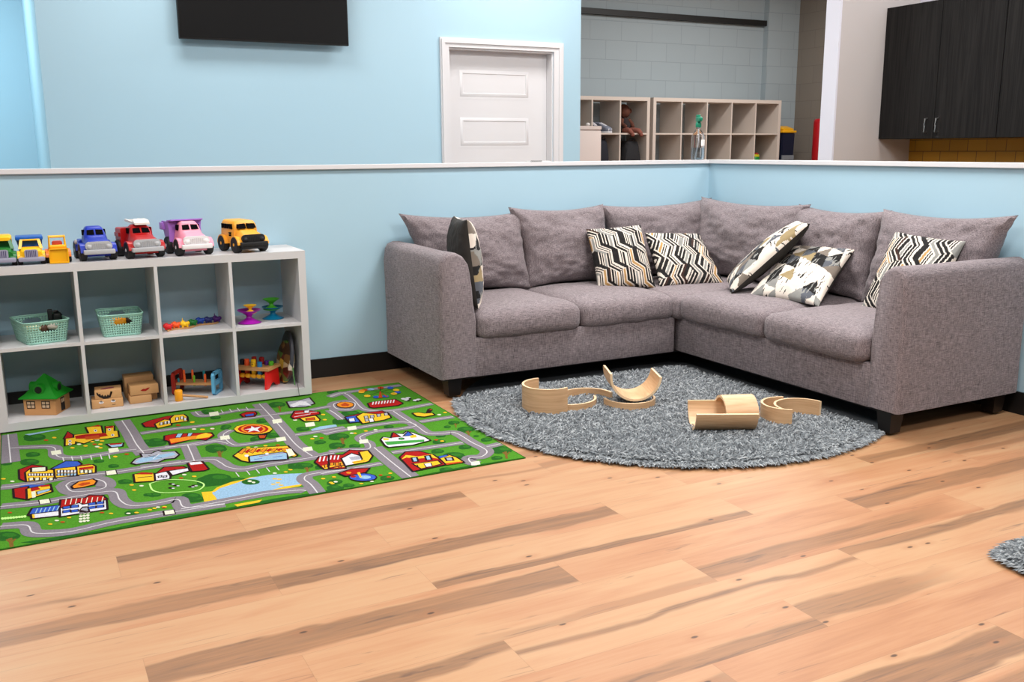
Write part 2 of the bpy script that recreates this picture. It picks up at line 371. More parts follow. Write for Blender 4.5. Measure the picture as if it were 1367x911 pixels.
# upper cabinets
def cabinet(y1, doors, label):
    t = thing('wall_cabinet', label, 'cabinet', (1.5, y1, 1.335), 0, None)
    L = sum(doors)
    MB().box(.02, -L + .001, 0, .338, -.001, .93).build('carcass', M_cab, t)
    y = 0
    for i, wd in enumerate(doors):
        dd = MB().box(0, y - wd + .002, .002, .0195, y - .002, .928).build('door', M_cab, t)
        hy = y - wd + .055 if i % 2 == 0 else y - .035
        if len(doors) == 1: hy = y - wd + .06
        h = MB(); h.tube([(-.002, hy, .04), (-.026, hy, .045), (-.028, hy, .09), (-.026, hy, .135), (-.002, hy, .14)], .0055, 0, 8)
        h.build('handle', M_steel, dd)
        y -= wd
    return t
cabinet(-.097, (.475, .485), 'charcoal woodgrain wall cabinet with two bar handles, next to the beige wall')
cabinet(-1.059, (.5, .5), 'charcoal woodgrain wall cabinet cut off by the right edge of the photo')

# television
t = thing('television', 'black flat screen television on the blue wall, left of the white door', 'television', (-2.6, 1.6, 2.005))
MB().box(-.575, -.075, 0, .575, -.04, .66, r=.003).build('housing', M_bezel, t)
MB().box(-.568, -.0765, .012, .568, -.0752, .652).build('screen', M_screen, t)
MB().box(-.2, -.0399, .2, .2, .0199, .45).build('wall_bracket', M_bezel, t)

# cube shelving
def cube_shelf(name, label, cat, x0, y0, z0, cols, rows, depth, m, group=None):
    T, C, D = .038, .335, .016
    W = 2 * T + cols * C + (cols - 1) * D; H = 2 * T + rows * C + (rows - 1) * D
    t = thing(name, label, cat, (x0, y0, z0), 0, group)
    MB().box(0, 0, 0, T, depth, H - T, ).build('side_panel', m, t); MB().box(W - T, 0, 0, W, depth, H - T).build('side_panel', m, t)
    MB().box(0, 0, H - T, W, depth, H).build('top_panel', m, t); MB().box(T, 0, 0, W - T, depth, T).build('bottom_panel', m, t)
    for r in range(1, rows): z = T + r * C + (r - 1) * D; MB().box(T, 0, z, W - T, depth, z + D).build('shelf_board', m, t)
    for c in range(1, cols):
        x = T + c * C + (c - 1) * D
        for r in range(rows): z = T + r * (C + D); MB().box(x, .0, z, x + D, depth, z + C).build('divider', m, t)
    return t
SX, SYF = -4.398, -.389
cube_shelf('cube_shelf', 'low white cube shelf with eight open cubbies under the toy trucks', 'shelf', SX, SYF, .0122, 4, 2, .374, M_shelf)
cube_shelf('cube_shelf', 'tall cream cube shelf holding shoes and a doll, left of the two far ones', 'shelf', .092, 3.35, 0, 5, 5, .39, M_oldshelf)
cube_shelf('cube_shelf', 'tall cream cube shelf, mostly empty, behind the spray bottle', 'shelf', 1.951, 3.35, 0, 5, 5, .39, M_oldshelf)

# ------------------------------------------------------------------ sofa
def cushion_mb(lx, ly, lz, r=.05, crown=.02, n=22, seed=0, wr=.004, sag=.0):
    """rounded, crowned box cushion centred on x,y with its bottom at z=0"""
    mb = MB(); key = {}; hx, hy, hz = lx / 2, ly / 2, lz / 2
    def P(x, y, z):
        X, Y, Z = x * hx, y * hy, z * hz
        ix = max(-hx + r, min(hx - r, X)); iy = max(-hy + r, min(hy - r, Y)); iz = max(-hz + r, min(hz - r, Z))
        d = Vector((X - ix, Y - iy, Z - iz))
        if d.length > 1e-6:
            d = d.normalized() * r
        q = Vector((ix, iy, iz)) + d
        bulge = (1 - (q.x / hx) ** 4) * (1 - (q.y / hy) ** 4)
        if z > 0: q.z += crown * bulge * z
        q.y += math.copysign(1, q.y) * .010 * (1 - x * x) * (1 - z * z) if abs(y) > .9 else 0
        q.x += math.copysign(1, q.x) * .006 * (1 - y * y) * (1 - z * z) if abs(x) > .9 else 0
        e = max(abs(x), abs(y)) ** 6
        w = noise3(q.x * 9 + seed, q.y * 9, q.z * 9 + seed * 3) * wr * (1 + e) + noise3(q.x * 40 + seed, q.y * 40, q.z * 6) * wr * .5 * e
        return q + Vector((0, 0, w))
    def grid(fn, a, b):
        idx = [[None] * (b + 1) for _ in range(a + 1)]
        for i in range(a + 1):
            for j in range(b + 1):
                c = fn(2 * i / a - 1, 2 * j / b - 1); k = tuple(round(t, 5) for t in c)
                if k not in key: key[k] = len(mb.v); mb.v.append(tuple(P(*c) + Vector((0, 0, hz))))
                idx[i][j] = key[k]
        for i in range(a):
            for j in range(b): mb.f.append([idx[i][j], idx[i + 1][j], idx[i + 1][j + 1], idx[i][j + 1]]); mb.m.append(0); mb.sm.append(True)
    m = 8
    grid(lambda a, b: (a, b, 1), n, n); grid(lambda a, b: (a, b, -1), n, n)
    grid(lambda a, b: (a, 1, b), n, m); grid(lambda a, b: (a, -1, b), n, m)
    grid(lambda a, b: (1, a, b), n, m); grid(lambda a, b: (-1, a, b), n, m)
    return mb

def pillow_mb(TL, TR, BR, BL, th, n=44, pinch=.07, seed=0, front=None, wr=.004, pw=.5, backmi=None, soft=0.0, nrm=None, puff=(1, 1)):
    """two-sided pillow between four corners; its front looks along (TR-TL)x(TL-BL)"""
    TL, TR, BR, BL = map(Vector, (TL, TR, BR, BL)); c = (TL + TR + BR + BL) / 4
    X = ((TR - TL) + (BR - BL)); Z = ((TL - BL) + (TR - BR)); N = X.cross(Z).normalized()
    mb = MB()
    def pos(u, v, s):
        uu = u * (1 - pinch * (1 - v * v) * abs(u) ** 1.5); vv = v * (1 - pinch * (1 - u * u) * abs(v) ** 1.5)
        a = (uu + 1) / 2; b = (vv + 1) / 2
        q = BL * (1 - a) * (1 - b) + BR * a * (1 - b) + TR * a * b + TL * (1 - a) * b
        t = max(0, (1 - u * u) * (1 - v * v)) ** pw
        cr = noise3(u * 2.2 + seed * 5, v * 2.2, s * 3) * wr * 2.2 + noise3(u * 7 + seed, v * 7, s) * wr
        edge = 1 - t
        cr += edge * noise3(u * 16, v * 16, seed) * wr * .5 * (1 if t > .02 else 0)
        return q + N * s * (th / 2 * t * puff[0 if s < 0 else 1] + (cr if t > .02 else 0) * min(1, t * 3))
    V = {}
    for s in (-1, 1):
        for i in range(n + 1):
            for j in range(n + 1):
                if i in (0, n) or j in (0, n):
                    if s == 1: V[(s, i, j)] = V[(-1, i, j)]; continue
                u = 2 * i / n - 1; v = 2 * j / n - 1
                V[(s, i, j)] = len(mb.v); mb.v.append(tuple(pos(u, v, s)))
    for s in (-1, 1):
        for i in range(n):
            for j in range(n):
                f = [V[(s, i, j)], V[(s, i + 1, j)], V[(s, i + 1, j + 1)], V[(s, i, j + 1)]]
                if s < 0: f.reverse()
                # front is s == -1 side when N looks away from the viewer; handled by caller through corner order
                u = 2 * (i + .5) / n - 1; v = 2 * (j + .5) / n - 1
                mi = front(u, v) if (front and s == 1) else (backmi or 0)
                mb.f.append(f); mb.m.append(mi); mb.sm.append(True)
    return mb

sofa = thing('sectional_sofa', 'heather grey L-shaped corner sofa with six loose back cushions', 'sofa', (-.9, -.85, 0))
SO = Vector((-.9, -.85, 0))
def sp(mb, name, m=M_sofa, **k):
    mb.v = [tuple(Vector(v) - SO) for v in mb.v]; return mb.build(name, m, sofa, **k)
# left arm: profile in x,z swept along y
def arm_profile(w):
    return [(0, .113), (0, .40), (-.004, .66), (.004, .725), (.02, .752), (.055, .766), (.095, .764), (.13, .745), (.155, .71), (.175, .65), (.185, .58), (.19, .50), (w, .40), (w, .113)]
def arm(fn, L, w, wr=.003):
    base = arm_profile(w); prof = []
    for i in range(len(base)):
        a, b = base[i], base[(i + 1) % len(base)]; k = max(1, int(math.dist(a, b) / .035))
        prof += [(a[0] + (b[0] - a[0]) * t / k, a[1] + (b[1] - a[1]) * t / k) for t in range(k)]
    cx, cz = w / 2, .42; secs = []
    ys = [0, .004, .012, .025] + [.025 + (L - .06) * i / 14 for i in range(1, 15)] + [L - .025, L - .012, L]
    ins = {0: .018, .004: .010, .012: .004, L: .016, L - .012: .004}
    for y in ys:
        e = ins.get(y, 0); s = []
        for x, z in prof:
            dx = math.copysign(1, x - cx) * e if abs(x - cx) > .06 else 0; dz = -e if z > .7 else (e * .3 if z < .13 else 0)
            wv = noise3(y * 6, z * 9, x * 5 + w) * wr
            s.append(fn(x + dx * -1 + 0 + wv, y, z + dz + (wv if z > .6 else 0)))
        secs.append(s)
    mb = MB(); mb.loft(secs); return mb
A = arm(lambda x, y, z: (-2.378 + x, -.848 + y, z), .83, .205)
sp(A, 'arm')
B = arm(lambda x, y, z: (-.872 + y, -2.402 + x * .87, z), .85, .195)
sp(B, 'arm')
# bases
b = MB(); b.box(-2.20, -.8455, .113, -.905, -.03, .318, r=.004); sp(b, 'base_frame')
b = MB(); b.box(-.8705, -2.26, .113, -.03, -.03, .318, r=.004); sp(b, 'base_frame')
b = MB(); b.box(-2.36, -.83, .106, -.03, -.03, .1128); b.box(-.86, -2.385, .106, -.03, -.835, .1128); sp(b, 'underside_shade', M_black)  # added black sheet, stands in for the deep shade under the sofa
# low back rails behind the cushions
b = MB(); b.box(-2.17, -.10, .30, -.2, -.022, .62, r=.02); sp(b, 'back_frame')
b = MB(); b.box(-.10, -2.23, .30, -.022, -.105, .62, r=.02); sp(b, 'back_frame')
# seat cushions
def seat(x0, x1, y0, y1, z, seed, front='y', cr=.028):
    if front == 'y': mb = cushion_mb(x1 - x0, y1 - y0, .142, .045, cr, seed=seed); 
    else: mb = cushion_mb(x1 - x0, y1 - y0, .142, .045, cr, seed=seed)
    mb.v = [(v[0] + (x0 + x1) / 2, v[1] + (y0 + y1) / 2, v[2] + z) for v in mb.v]; sp(mb, 'seat_cushion')
seat(-2.168, -1.545, -.868, -.14, .306, 1)
seat(-1.538, -.915, -.864, -.14, .306, 2)
seat(-.93, -.12, -.905, -.12, .306, 3, cr=.02)
seat(-.925, -.14, -1.575, -.895, .312, 4)
seat(-.925, -.14, -2.228, -1.583, .312, 5)
# back cushions given by their front-facing corners
def backc(TL, TR, BR, BL, seed, th=.27):
    mb = pillow_mb(TL, TR, BR, BL, th, 40, .12, seed, None, .011, .40); sp(mb, 'back_cushion')
backc((-2.31, -.11, .925), (-1.52, -.12, .91), (-1.48, -.19, .44), (-2.19, -.18, .44), 11)
backc((-1.62, -.13, .94), (-.93, -.11, .935), (-.89, -.19, .44), (-1.55, -.19, .44), 12)
backc((-.965, -.12, .93), (-.05, -.10, .95), (-.10, -.17, .44), (-.96, -.19, .44), 13)
backc((-.14, -.10, .96), (-.13, -1.09, .955), (-.19, -1.03, .44), (-.19, -.10, .44), 14)
backc((-.11, -.97, .95), (-.13, -1.67, .95), (-.19, -1.61, .44), (-.19, -.97, .44), 15)
backc((-.13, -1.61, .955), (-.11, -2.37, .965), (-.18, -2.25, .44), (-.19, -1.55, .44), 16)
# legs
for x, y in ((-2.29, -.77), (-2.22, -.09), (-1.0, -.42), (-.82, -2.33), (-.45, -1.0), (-.11, -2.33), (-.11, -.11)):
    b = MB(); s0 = [(x + a * .032, y + c * .032, .014) for a, c in ((-1, -1), (1, -1), (1, 1), (-1, 1))]; s1 = [(x + a * .042, y + c * .042, .116) for a, c in ((-1, -1), (1, -1), (1, 1), (-1, 1))]
    b.loft([s0, s1], smooth=False); sp(b, 'leg', M_darkleg)

# ------------------------------------------------------------------ throw pillows
F_blk = mat('pillow_black', rgb(22, 20, 20), .9, bump=.3, bscale=900); F_wht = mat('pillow_ivory', rgb(222, 212, 200), .9, bump=.3, bscale=900)
F_tan = mat('pillow_tan', rgb(180, 140, 84), .9, bump=.3, bscale=900); F_gry = mat('pillow_grey', rgb(140, 140, 136), .9, bump=.3, bscale=900)
F_slate = mat('pillow_slate', rgb(86, 90, 98), .9, bump=.3, bscale=900); F_brn = mat('pillow_umber', rgb(58, 34, 26), .9, bump=.3, bscale=900)
F_back = mat('pillow_back_cloth', rgb(44, 41, 38), .9, bump=.3, bscale=900); F_taupe = mat('pillow_taupe', rgb(120, 110, 100), .9, bump=.3, bscale=900)
PM = [F_blk, F_wht, F_tan, F_gry, F_slate, F_brn, F_back, F_taupe, mat('pillow_khaki', rgb(152, 134, 98), .9, bump=.3, bscale=900)]
# chevron maze: a hex lattice split in three rhombi, stripes parallel to the rhombus sides
def maze(seed, rot=0.0, edge=.40):
    rnd = random.Random(seed); pats = {}
    seqs = [[0, 0, 0, 1, 0, 1, 0, 1, 3, 3], [0, 0, 1, 2, 2, 1, 0, 1, 0, 1], [1, 0, 0, 1, 0, 0, 1, 3, 3, 1], [5, 5, 1, 0, 0, 1, 0, 1, 2, 1], [0, 0, 0, 1, 1, 0, 1, 0, 0, 1], [1, 0, 0, 0, 1, 3, 3, 1, 0, 0]]
    A = [(cos(radians(90 + 120 * k)), sin(radians(90 + 120 * k))) for k in range(3)]   # three edge directions of the rhombi
    h3 = math.sqrt(3)
    def f(u, v):
        x = (u * cos(rot) - v * sin(rot)) / edge + 50; y = (u * sin(rot) + v * cos(rot)) / edge + 50
        q = x / h3 - y / 3; r = 2 * y / 3; c = [q, -q - r, r]; R = [round(t) for t in c]; d = [abs(R[k] - c[k]) for k in range(3)]
        m = d.index(max(d)); R[m] = -R[(m + 1) % 3] - R[(m + 2) % 3]
        cx = h3 * (R[0] + R[2] / 2); cy = 1.5 * R[2]; px, py = x - cx, y - cy
        for k in range(3):
            a, b = A[k], A[(k + 1) % 3]; det = a[0] * b[1] - a[1] * b[0]
            s = (px * b[1] - py * b[0]) / det; t = (a[0] * py - a[1] * px) / det
            if s >= -1e-9 and t >= -1e-9: break
        w = (t, s, s)[k]
        key = (R[0], R[2], k == 2)
        if key not in pats: pats[key] = rnd.choice(seqs)
        return pats[key][int(max(0, min(.9999, w)) * 10)]
    return f
def tris(seed, rot=0, sc=2.4):
    rnd = random.Random(seed); cs = {}
    def f(u, v):
        x = (u * cos(rot) - v * sin(rot)) * sc + 9; y = (u * sin(rot) + v * cos(rot)) * sc + 9
        x += noise3(u * 9, v * 9, seed) * .07; y += noise3(u * 9, v * 9, seed + 5) * .07
        b = y / .866; a = x - b / 2; ia, ib = math.floor(a), math.floor(b); up = (a - ia) + (b - ib) < 1
        key = (ia, ib, up)
        if key not in cs: cs[key] = rnd.choice([1, 1, 1, 0, 0, 3, 4, 7, 1, 1, 8, 0, 1, 3, 1])
        c = cs[key]; n_ = noise3(x * 9, y * 1.5, seed)
        if c == 0 and n_ > .28: c = 4
        if c == 1 and n_ > .42: c = 0
        if c == 4 and n_ > .3: c = 3
        return c
    return f
def throw(TL, TR, BR, BL, th, fn, seed, label, group=None, backmi=6, n=120, pinch=.06, puff=(1, 1)):
    mb = pillow_mb(TL, TR, BR, BL, th, n, pinch, seed, fn, .003, .42, backmi, puff=puff)
    c = Vector(BL); mb.v = [tuple(Vector(v) - c) for v in mb.v]
    o = mb.build('throw_pillow', PM, loc=c); tag(o, label, 'pillow', group); return o

# ------------------------------------------------------------------ play rug
# rows: kind (0 polygon, 1 outlined polygon, 2 straight stroke, 3 smooth stroke), colour number, width in mm, then x y pairs in mm
RUG = [
(0, 1, 0.0, 183, 1306, 176, 1278, 159, 1265, 135, 1269, 113, 1290, 96, 1322, 90, 1357, 97, 1386, 114, 1400, 138, 1396, 161, 1374, 178, 1341),
(0, 1, 0.0, 147, 1294, 143, 1276, 133, 1268, 119, 1270, 105, 1283, 95, 1303, 92, 1324, 96, 1342, 106, 1351, 120, 1349, 134, 1336, 144, 1316),
(0, 2, 0.0, 171, 1329, 167, 1317, 158, 1312, 146, 1315, 134, 1325, 125, 1340, 122, 1356, 126, 1368, 135, 1373, 147, 1370, 159, 1360, 168, 1345),
(0, 1, 0.0, 153, 1039, 149, 1023, 138, 1016, 124, 1018, 110, 1031, 100, 1050, 96, 1070, 100, 1086, 111, 1094, 125, 1091, 139, 1078, 150, 1059),
(0, 1, 0.0, 131, 1033, 129, 1023, 122, 1018, 114, 1020, 105, 1027, 99, 1039, 97, 1051, 100, 1061, 106, 1066, 115, 1065, 123, 1057, 129, 1045),
(0, 2, 0.0, 145, 1052, 143, 1046, 138, 1043, 130, 1045, 123, 1051, 118, 1059, 116, 1069, 118, 1075, 123, 1078, 131, 1076, 138, 1070, 143, 1061),
(0, 1, 0.0, 46, 962, 43, 950, 35, 944, 25, 946, 14, 956, 6, 970, 4, 985, 6, 997, 14, 1003, 24, 1000, 35, 991, 43, 977),
(0, 1, 0.0, 30, 957, 28, 950, 23, 946, 17, 947, 11, 953, 6, 962, 4, 971, 6, 978, 10, 982, 17, 981, 23, 975, 28, 966),
(0, 2, 0.0, 40, 972, 38, 966, 34, 964, 29, 966, 23, 970, 19, 977, 18, 984, 19, 989, 23, 991, 29, 989, 34, 985, 38, 978),
(0, 1, 0.0, 389, 810, 386, 798, 377, 793, 366, 796, 356, 805, 349, 819, 347, 833, 350, 845, 359, 850, 370, 848, 381, 839, 388, 825),
(0, 1, 0.0, 372, 806, 370, 799, 365, 795, 358, 797, 352, 802, 348, 811, 347, 820, 349, 827, 354, 830, 361, 829, 367, 823, 371, 815),
(0, 2, 0.0, 384, 820, 382, 815, 378, 813, 372, 814, 366, 819, 363, 825, 362, 832, 364, 837, 368, 839, 374, 837, 379, 833, 383, 826),
(0, 1, 0.0, 465, 483, 460, 471, 449, 465, 436, 468, 424, 479, 415, 495, 413, 512, 418, 524, 429, 530, 442, 527, 455, 516, 463, 500),
(0, 1, 0.0, 444, 480, 441, 472, 435, 468, 427, 470, 419, 477, 414, 486, 413, 496, 416, 504, 422, 508, 430, 506, 438, 500, 443, 490),
(0, 2, 0.0, 458, 495, 456, 489, 451, 487, 444, 489, 437, 495, 433, 502, 432, 509, 434, 515, 439, 517, 446, 515, 453, 509, 457, 502),
(0, 1, 0.0, 438, 711, 434, 700, 426, 696, 415, 698, 405, 707, 398, 720, 396, 734, 400, 746, 408, 751, 419, 748, 430, 739, 436, 726),
(0, 1, 0.0, 421, 708, 419, 701, 413, 698, 407, 699, 401, 704, 397, 713, 396, 721, 398, 728, 403, 732, 410, 730, 416, 725, 420, 716),
(0, 2, 0.0, 433, 721, 431, 716, 426, 714, 421, 716, 415, 720, 412, 727, 411, 733, 413, 738, 417, 740, 423, 738, 428, 734, 432, 727),
(0, 1, 0.0, 658, 947, 649, 924, 631, 913, 609, 918, 589, 936, 576, 964, 574, 993, 583, 1017, 601, 1029, 623, 1024, 643, 1005, 656, 977),
(0, 1, 0.0, 623, 938, 617, 924, 607, 917, 594, 919, 582, 930, 574, 947, 572, 966, 578, 981, 589, 988, 602, 985, 614, 974, 622, 957),
(0, 2, 0.0, 648, 967, 644, 957, 635, 953, 623, 956, 613, 965, 606, 978, 604, 991, 609, 1001, 618, 1005, 629, 1003, 640, 993, 647, 980),
(0, 1, 0.0, 618, 983, 611, 965, 597, 957, 580, 960, 565, 974, 555, 996, 553, 1019, 559, 1037, 573, 1046, 590, 1043, 606, 1028, 616, 1006),
(0, 1, 0.0, 591, 976, 586, 965, 578, 959, 568, 961, 559, 970, 553, 983, 552, 997, 556, 1009, 564, 1014, 574, 1013, 583, 1004, 589, 990),
(0, 2, 0.0, 610, 998, 607, 991, 600, 987, 591, 990, 583, 997, 577, 1007, 576, 1017, 579, 1025, 586, 1028, 595, 1026, 603, 1019, 609, 1009),
(0, 1, 0.0, 449, 121, 444, 111, 435, 107, 422, 110, 411, 119, 403, 133, 401, 147, 406, 157, 415, 162, 428, 158, 439, 149, 447, 135),
(0, 1, 0.0, 429, 119, 427, 112, 421, 110, 414, 111, 407, 117, 402, 126, 401, 134, 404, 141, 410, 143, 417, 142, 424, 136, 428, 127),
(0, 2, 0.0, 443, 131, 440, 126, 436, 125, 429, 127, 423, 132, 419, 138, 418, 144, 420, 149, 425, 150, 432, 148, 438, 143, 442, 137),
(0, 1, 0.0, 545, 275, 540, 265, 531, 261, 520, 264, 509, 273, 502, 286, 501, 299, 505, 310, 514, 314, 526, 311, 536, 302, 543, 289),
(0, 1, 0.0, 527, 273, 524, 266, 518, 264, 512, 265, 505, 271, 501, 279, 500, 287, 503, 293, 508, 296, 515, 295, 522, 289, 526, 281),
(0, 2, 0.0, 539, 285, 537, 280, 533, 279, 527, 281, 521, 285, 517, 291, 516, 297, 519, 302, 523, 303, 529, 301, 535, 297, 539, 291),
(0, 1, 0.0, 683, 151, 675, 136, 660, 129, 642, 134, 625, 149, 614, 169, 612, 190, 620, 206, 635, 212, 654, 208, 671, 193, 681, 172),
(0, 1, 0.0, 653, 148, 648, 138, 639, 134, 628, 136, 618, 145, 612, 158, 611, 171, 615, 181, 624, 185, 636, 182, 646, 173, 652, 161),
(0, 2, 0.0, 675, 166, 671, 159, 663, 157, 653, 160, 645, 167, 639, 177, 638, 186, 642, 193, 649, 195, 659, 192, 668, 185, 673, 175),
(0, 1, 0.0, 802, 311, 788, 284, 763, 273, 733, 280, 706, 304, 689, 338, 687, 373, 700, 401, 725, 413, 756, 405, 783, 381, 800, 346),
(0, 1, 0.0, 752, 303, 744, 287, 729, 280, 712, 284, 695, 298, 685, 319, 684, 341, 692, 357, 707, 365, 725, 361, 741, 346, 751, 325),
(0, 2, 0.0, 789, 335, 782, 323, 769, 319, 754, 324, 739, 336, 730, 352, 729, 367, 735, 379, 748, 383, 764, 379, 778, 367, 787, 351),
(0, 1, 0.0, 517, 290, 514, 283, 507, 280, 499, 282, 491, 288, 485, 298, 484, 308, 487, 316, 494, 319, 503, 317, 511, 310, 516, 300),
(0, 1, 0.0, 504, 288, 502, 284, 498, 281, 492, 283, 488, 287, 485, 293, 484, 299, 486, 304, 490, 306, 495, 305, 500, 301, 503, 295),
(0, 2, 0.0, 513, 297, 512, 294, 508, 293, 504, 294, 499, 298, 497, 302, 496, 307, 498, 310, 501, 311, 506, 310, 510, 306, 513, 302),
(0, 1, 0.0, 69, 92, 63, 74, 48, 67, 27, 73, 6, 90, 4, 113, 4, 138, 4, 157, 5, 164, 27, 159, 48, 141, 63, 117),
(0, 1, 0.0, 37, 88, 33, 77, 24, 72, 12, 75, 4, 86, 4, 100, 4, 116, 4, 127, 4, 132, 11, 129, 24, 118, 33, 103),
(0, 2, 0.0, 57, 109, 54, 102, 46, 99, 35, 103, 24, 111, 16, 122, 13, 133, 16, 141, 24, 144, 35, 140, 46, 132, 54, 121),
(2, 11, 11.2, 37, 88, 42, 4),
(2, 11, 7.5, 27, 83, 40, 39, 52, 75),
(0, 1, 0.0, 877, 746, 867, 724, 848, 715, 827, 719, 807, 737, 796, 763, 794, 792, 804, 814, 823, 824, 845, 820, 865, 801, 877, 774),
(0, 1, 0.0, 841, 739, 835, 725, 824, 719, 811, 721, 799, 732, 792, 748, 792, 766, 798, 779, 809, 786, 822, 783, 834, 772, 841, 756),
(0, 2, 0.0, 868, 765, 863, 756, 854, 752, 842, 755, 832, 764, 826, 776, 825, 789, 830, 798, 839, 802, 851, 799, 861, 790, 867, 778),
(2, 11, 8.6, 841, 739, 828, 639),
(2, 11, 5.7, 829, 732, 834, 682, 855, 724),
(0, 1, 0.0, 147, 930, 142, 910, 128, 901, 110, 905, 91, 921, 78, 945, 74, 971, 79, 991, 92, 1001, 111, 997, 129, 981, 143, 956),
(0, 1, 0.0, 119, 923, 115, 910, 107, 904, 96, 906, 86, 916, 78, 931, 75, 947, 78, 959, 86, 966, 97, 963, 108, 954, 116, 939),
(0, 2, 0.0, 137, 948, 134, 939, 127, 935, 117, 938, 108, 946, 101, 957, 99, 968, 101, 977, 109, 981, 118, 978, 128, 970, 135, 959),
(0, 1, 0.0, 66, 32, 215, 21, 359, 15, 501, 31, 624, 26, 731, 22, 724, 4, 571, 4, 410, 4, 253, 4, 104, 4),
(0, 1, 0.0, 943, 1372, 935, 1353, 921, 1343, 904, 1346, 890, 1360, 881, 1382, 881, 1406, 889, 1425, 903, 1435, 920, 1432, 934, 1417, 943, 1395),
(0, 1, 0.0, 916, 1363, 911, 1351, 902, 1345, 892, 1347, 884, 1356, 879, 1369, 879, 1384, 883, 1396, 892, 1402, 902, 1400, 910, 1391, 915, 1378),
(0, 2, 0.0, 936, 1387, 932, 1379, 925, 1375, 917, 1377, 909, 1384, 904, 1394, 904, 1405, 908, 1413, 915, 1417, 923, 1415, 931, 1408, 936, 1398),
(0, 1, 0.0, 950, 1249, 944, 1235, 933, 1229, 921, 1231, 910, 1241, 903, 1258, 903, 1275, 909, 1290, 920, 1297, 932, 1294, 943, 1283, 950, 1267),
(0, 1, 0.0, 929, 1243, 925, 1235, 919, 1230, 911, 1232, 905, 1238, 901, 1248, 901, 1259, 905, 1268, 911, 1272, 919, 1271, 925, 1264, 929, 1254),
(0, 2, 0.0, 945, 1261, 942, 1255, 937, 1252, 930, 1254, 924, 1259, 921, 1267, 920, 1274, 923, 1281, 929, 1283, 935, 1282, 941, 1276, 945, 1269),
(0, 1, 0.0, 965, 1066, 959, 1053, 949, 1047, 937, 1049, 926, 1059, 920, 1074, 920, 1091, 926, 1104, 936, 1110, 948, 1108, 959, 1098, 965, 1082),
(0, 1, 0.0, 945, 1061, 942, 1052, 935, 1048, 928, 1050, 922, 1056, 918, 1065, 918, 1075, 922, 1084, 928, 1088, 935, 1086, 941, 1080, 945, 1071),
(0, 2, 0.0, 960, 1077, 958, 1071, 952, 1069, 946, 1070, 941, 1075, 937, 1082, 937, 1090, 940, 1095, 945, 1098, 951, 1096, 957, 1091, 960, 1084),
(0, 1, 0.0, 1140, 1074, 1132, 1059, 1120, 1052, 1106, 1054, 1093, 1066, 1087, 1084, 1087, 1103, 1094, 1118, 1107, 1126, 1122, 1123, 1134, 1111, 1140, 1093),
(0, 1, 0.0, 1116, 1068, 1111, 1058, 1104, 1054, 1095, 1055, 1088, 1062, 1084, 1073, 1084, 1085, 1089, 1095, 1096, 1100, 1105, 1098, 1112, 1091, 1116, 1080),
(0, 2, 0.0, 1135, 1087, 1131, 1080, 1125, 1077, 1117, 1079, 1111, 1085, 1107, 1093, 1107, 1102, 1111, 1108, 1117, 1111, 1124, 1109, 1131, 1104, 1134, 1095),
(0, 1, 0.0, 950, 1045, 945, 1034, 936, 1029, 926, 1031, 917, 1039, 912, 1052, 912, 1066, 917, 1077, 926, 1083, 936, 1081, 945, 1072, 950, 1059),
(0, 1, 0.0, 933, 1041, 930, 1034, 925, 1030, 919, 1031, 913, 1037, 910, 1045, 910, 1053, 913, 1060, 918, 1064, 925, 1063, 930, 1057, 933, 1049),
(0, 2, 0.0, 946, 1054, 944, 1049, 939, 1047, 934, 1049, 929, 1053, 926, 1059, 926, 1065, 928, 1070, 933, 1072, 938, 1071, 943, 1066, 946, 1060),
(0, 1, 0.0, 651, 988, 644, 971, 631, 963, 615, 966, 600, 980, 590, 1000, 589, 1022, 595, 1040, 608, 1049, 625, 1045, 640, 1031, 649, 1010),
(0, 1, 0.0, 625, 982, 620, 971, 613, 966, 603, 967, 594, 976, 588, 988, 587, 1002, 591, 1013, 599, 1018, 609, 1017, 618, 1008, 624, 995),
(0, 2, 0.0, 643, 1003, 640, 996, 633, 993, 625, 995, 617, 1001, 612, 1011, 611, 1021, 614, 1028, 621, 1031, 629, 1029, 637, 1023, 642, 1013),
(0, 1, 0.0, 871, 265, 861, 247, 843, 239, 821, 244, 802, 261, 791, 285, 789, 310, 799, 329, 817, 337, 839, 332, 859, 315, 870, 290),
(0, 1, 0.0, 835, 261, 829, 249, 818, 244, 806, 247, 794, 257, 787, 272, 787, 287, 793, 299, 804, 304, 817, 301, 828, 291, 835, 276),
(0, 2, 0.0, 862, 283, 857, 275, 848, 272, 837, 275, 827, 283, 820, 295, 819, 306, 824, 314, 833, 317, 845, 313, 855, 305, 861, 294),
(0, 1, 0.0, 819, 335, 806, 311, 783, 300, 756, 307, 732, 328, 716, 359, 714, 392, 726, 417, 749, 428, 777, 421, 802, 399, 817, 367),
(0, 1, 0.0, 774, 328, 766, 313, 753, 306, 736, 310, 722, 323, 713, 342, 712, 362, 719, 378, 733, 384, 749, 381, 764, 367, 773, 348),
(0, 2, 0.0, 807, 357, 801, 347, 789, 343, 775, 347, 762, 358, 754, 372, 752, 387, 758, 397, 770, 401, 784, 397, 797, 386, 806, 372),
(0, 1, 0.0, 676, 187, 669, 172, 654, 166, 637, 170, 621, 184, 611, 203, 609, 224, 616, 239, 631, 246, 648, 241, 665, 227, 675, 207),
(0, 1, 0.0, 648, 183, 643, 174, 635, 170, 624, 172, 615, 181, 608, 193, 607, 205, 612, 215, 621, 219, 631, 216, 641, 208, 647, 196),
(0, 2, 0.0, 668, 201, 665, 194, 657, 192, 648, 195, 640, 202, 634, 211, 633, 220, 637, 227, 644, 229, 653, 226, 662, 219, 667, 210),
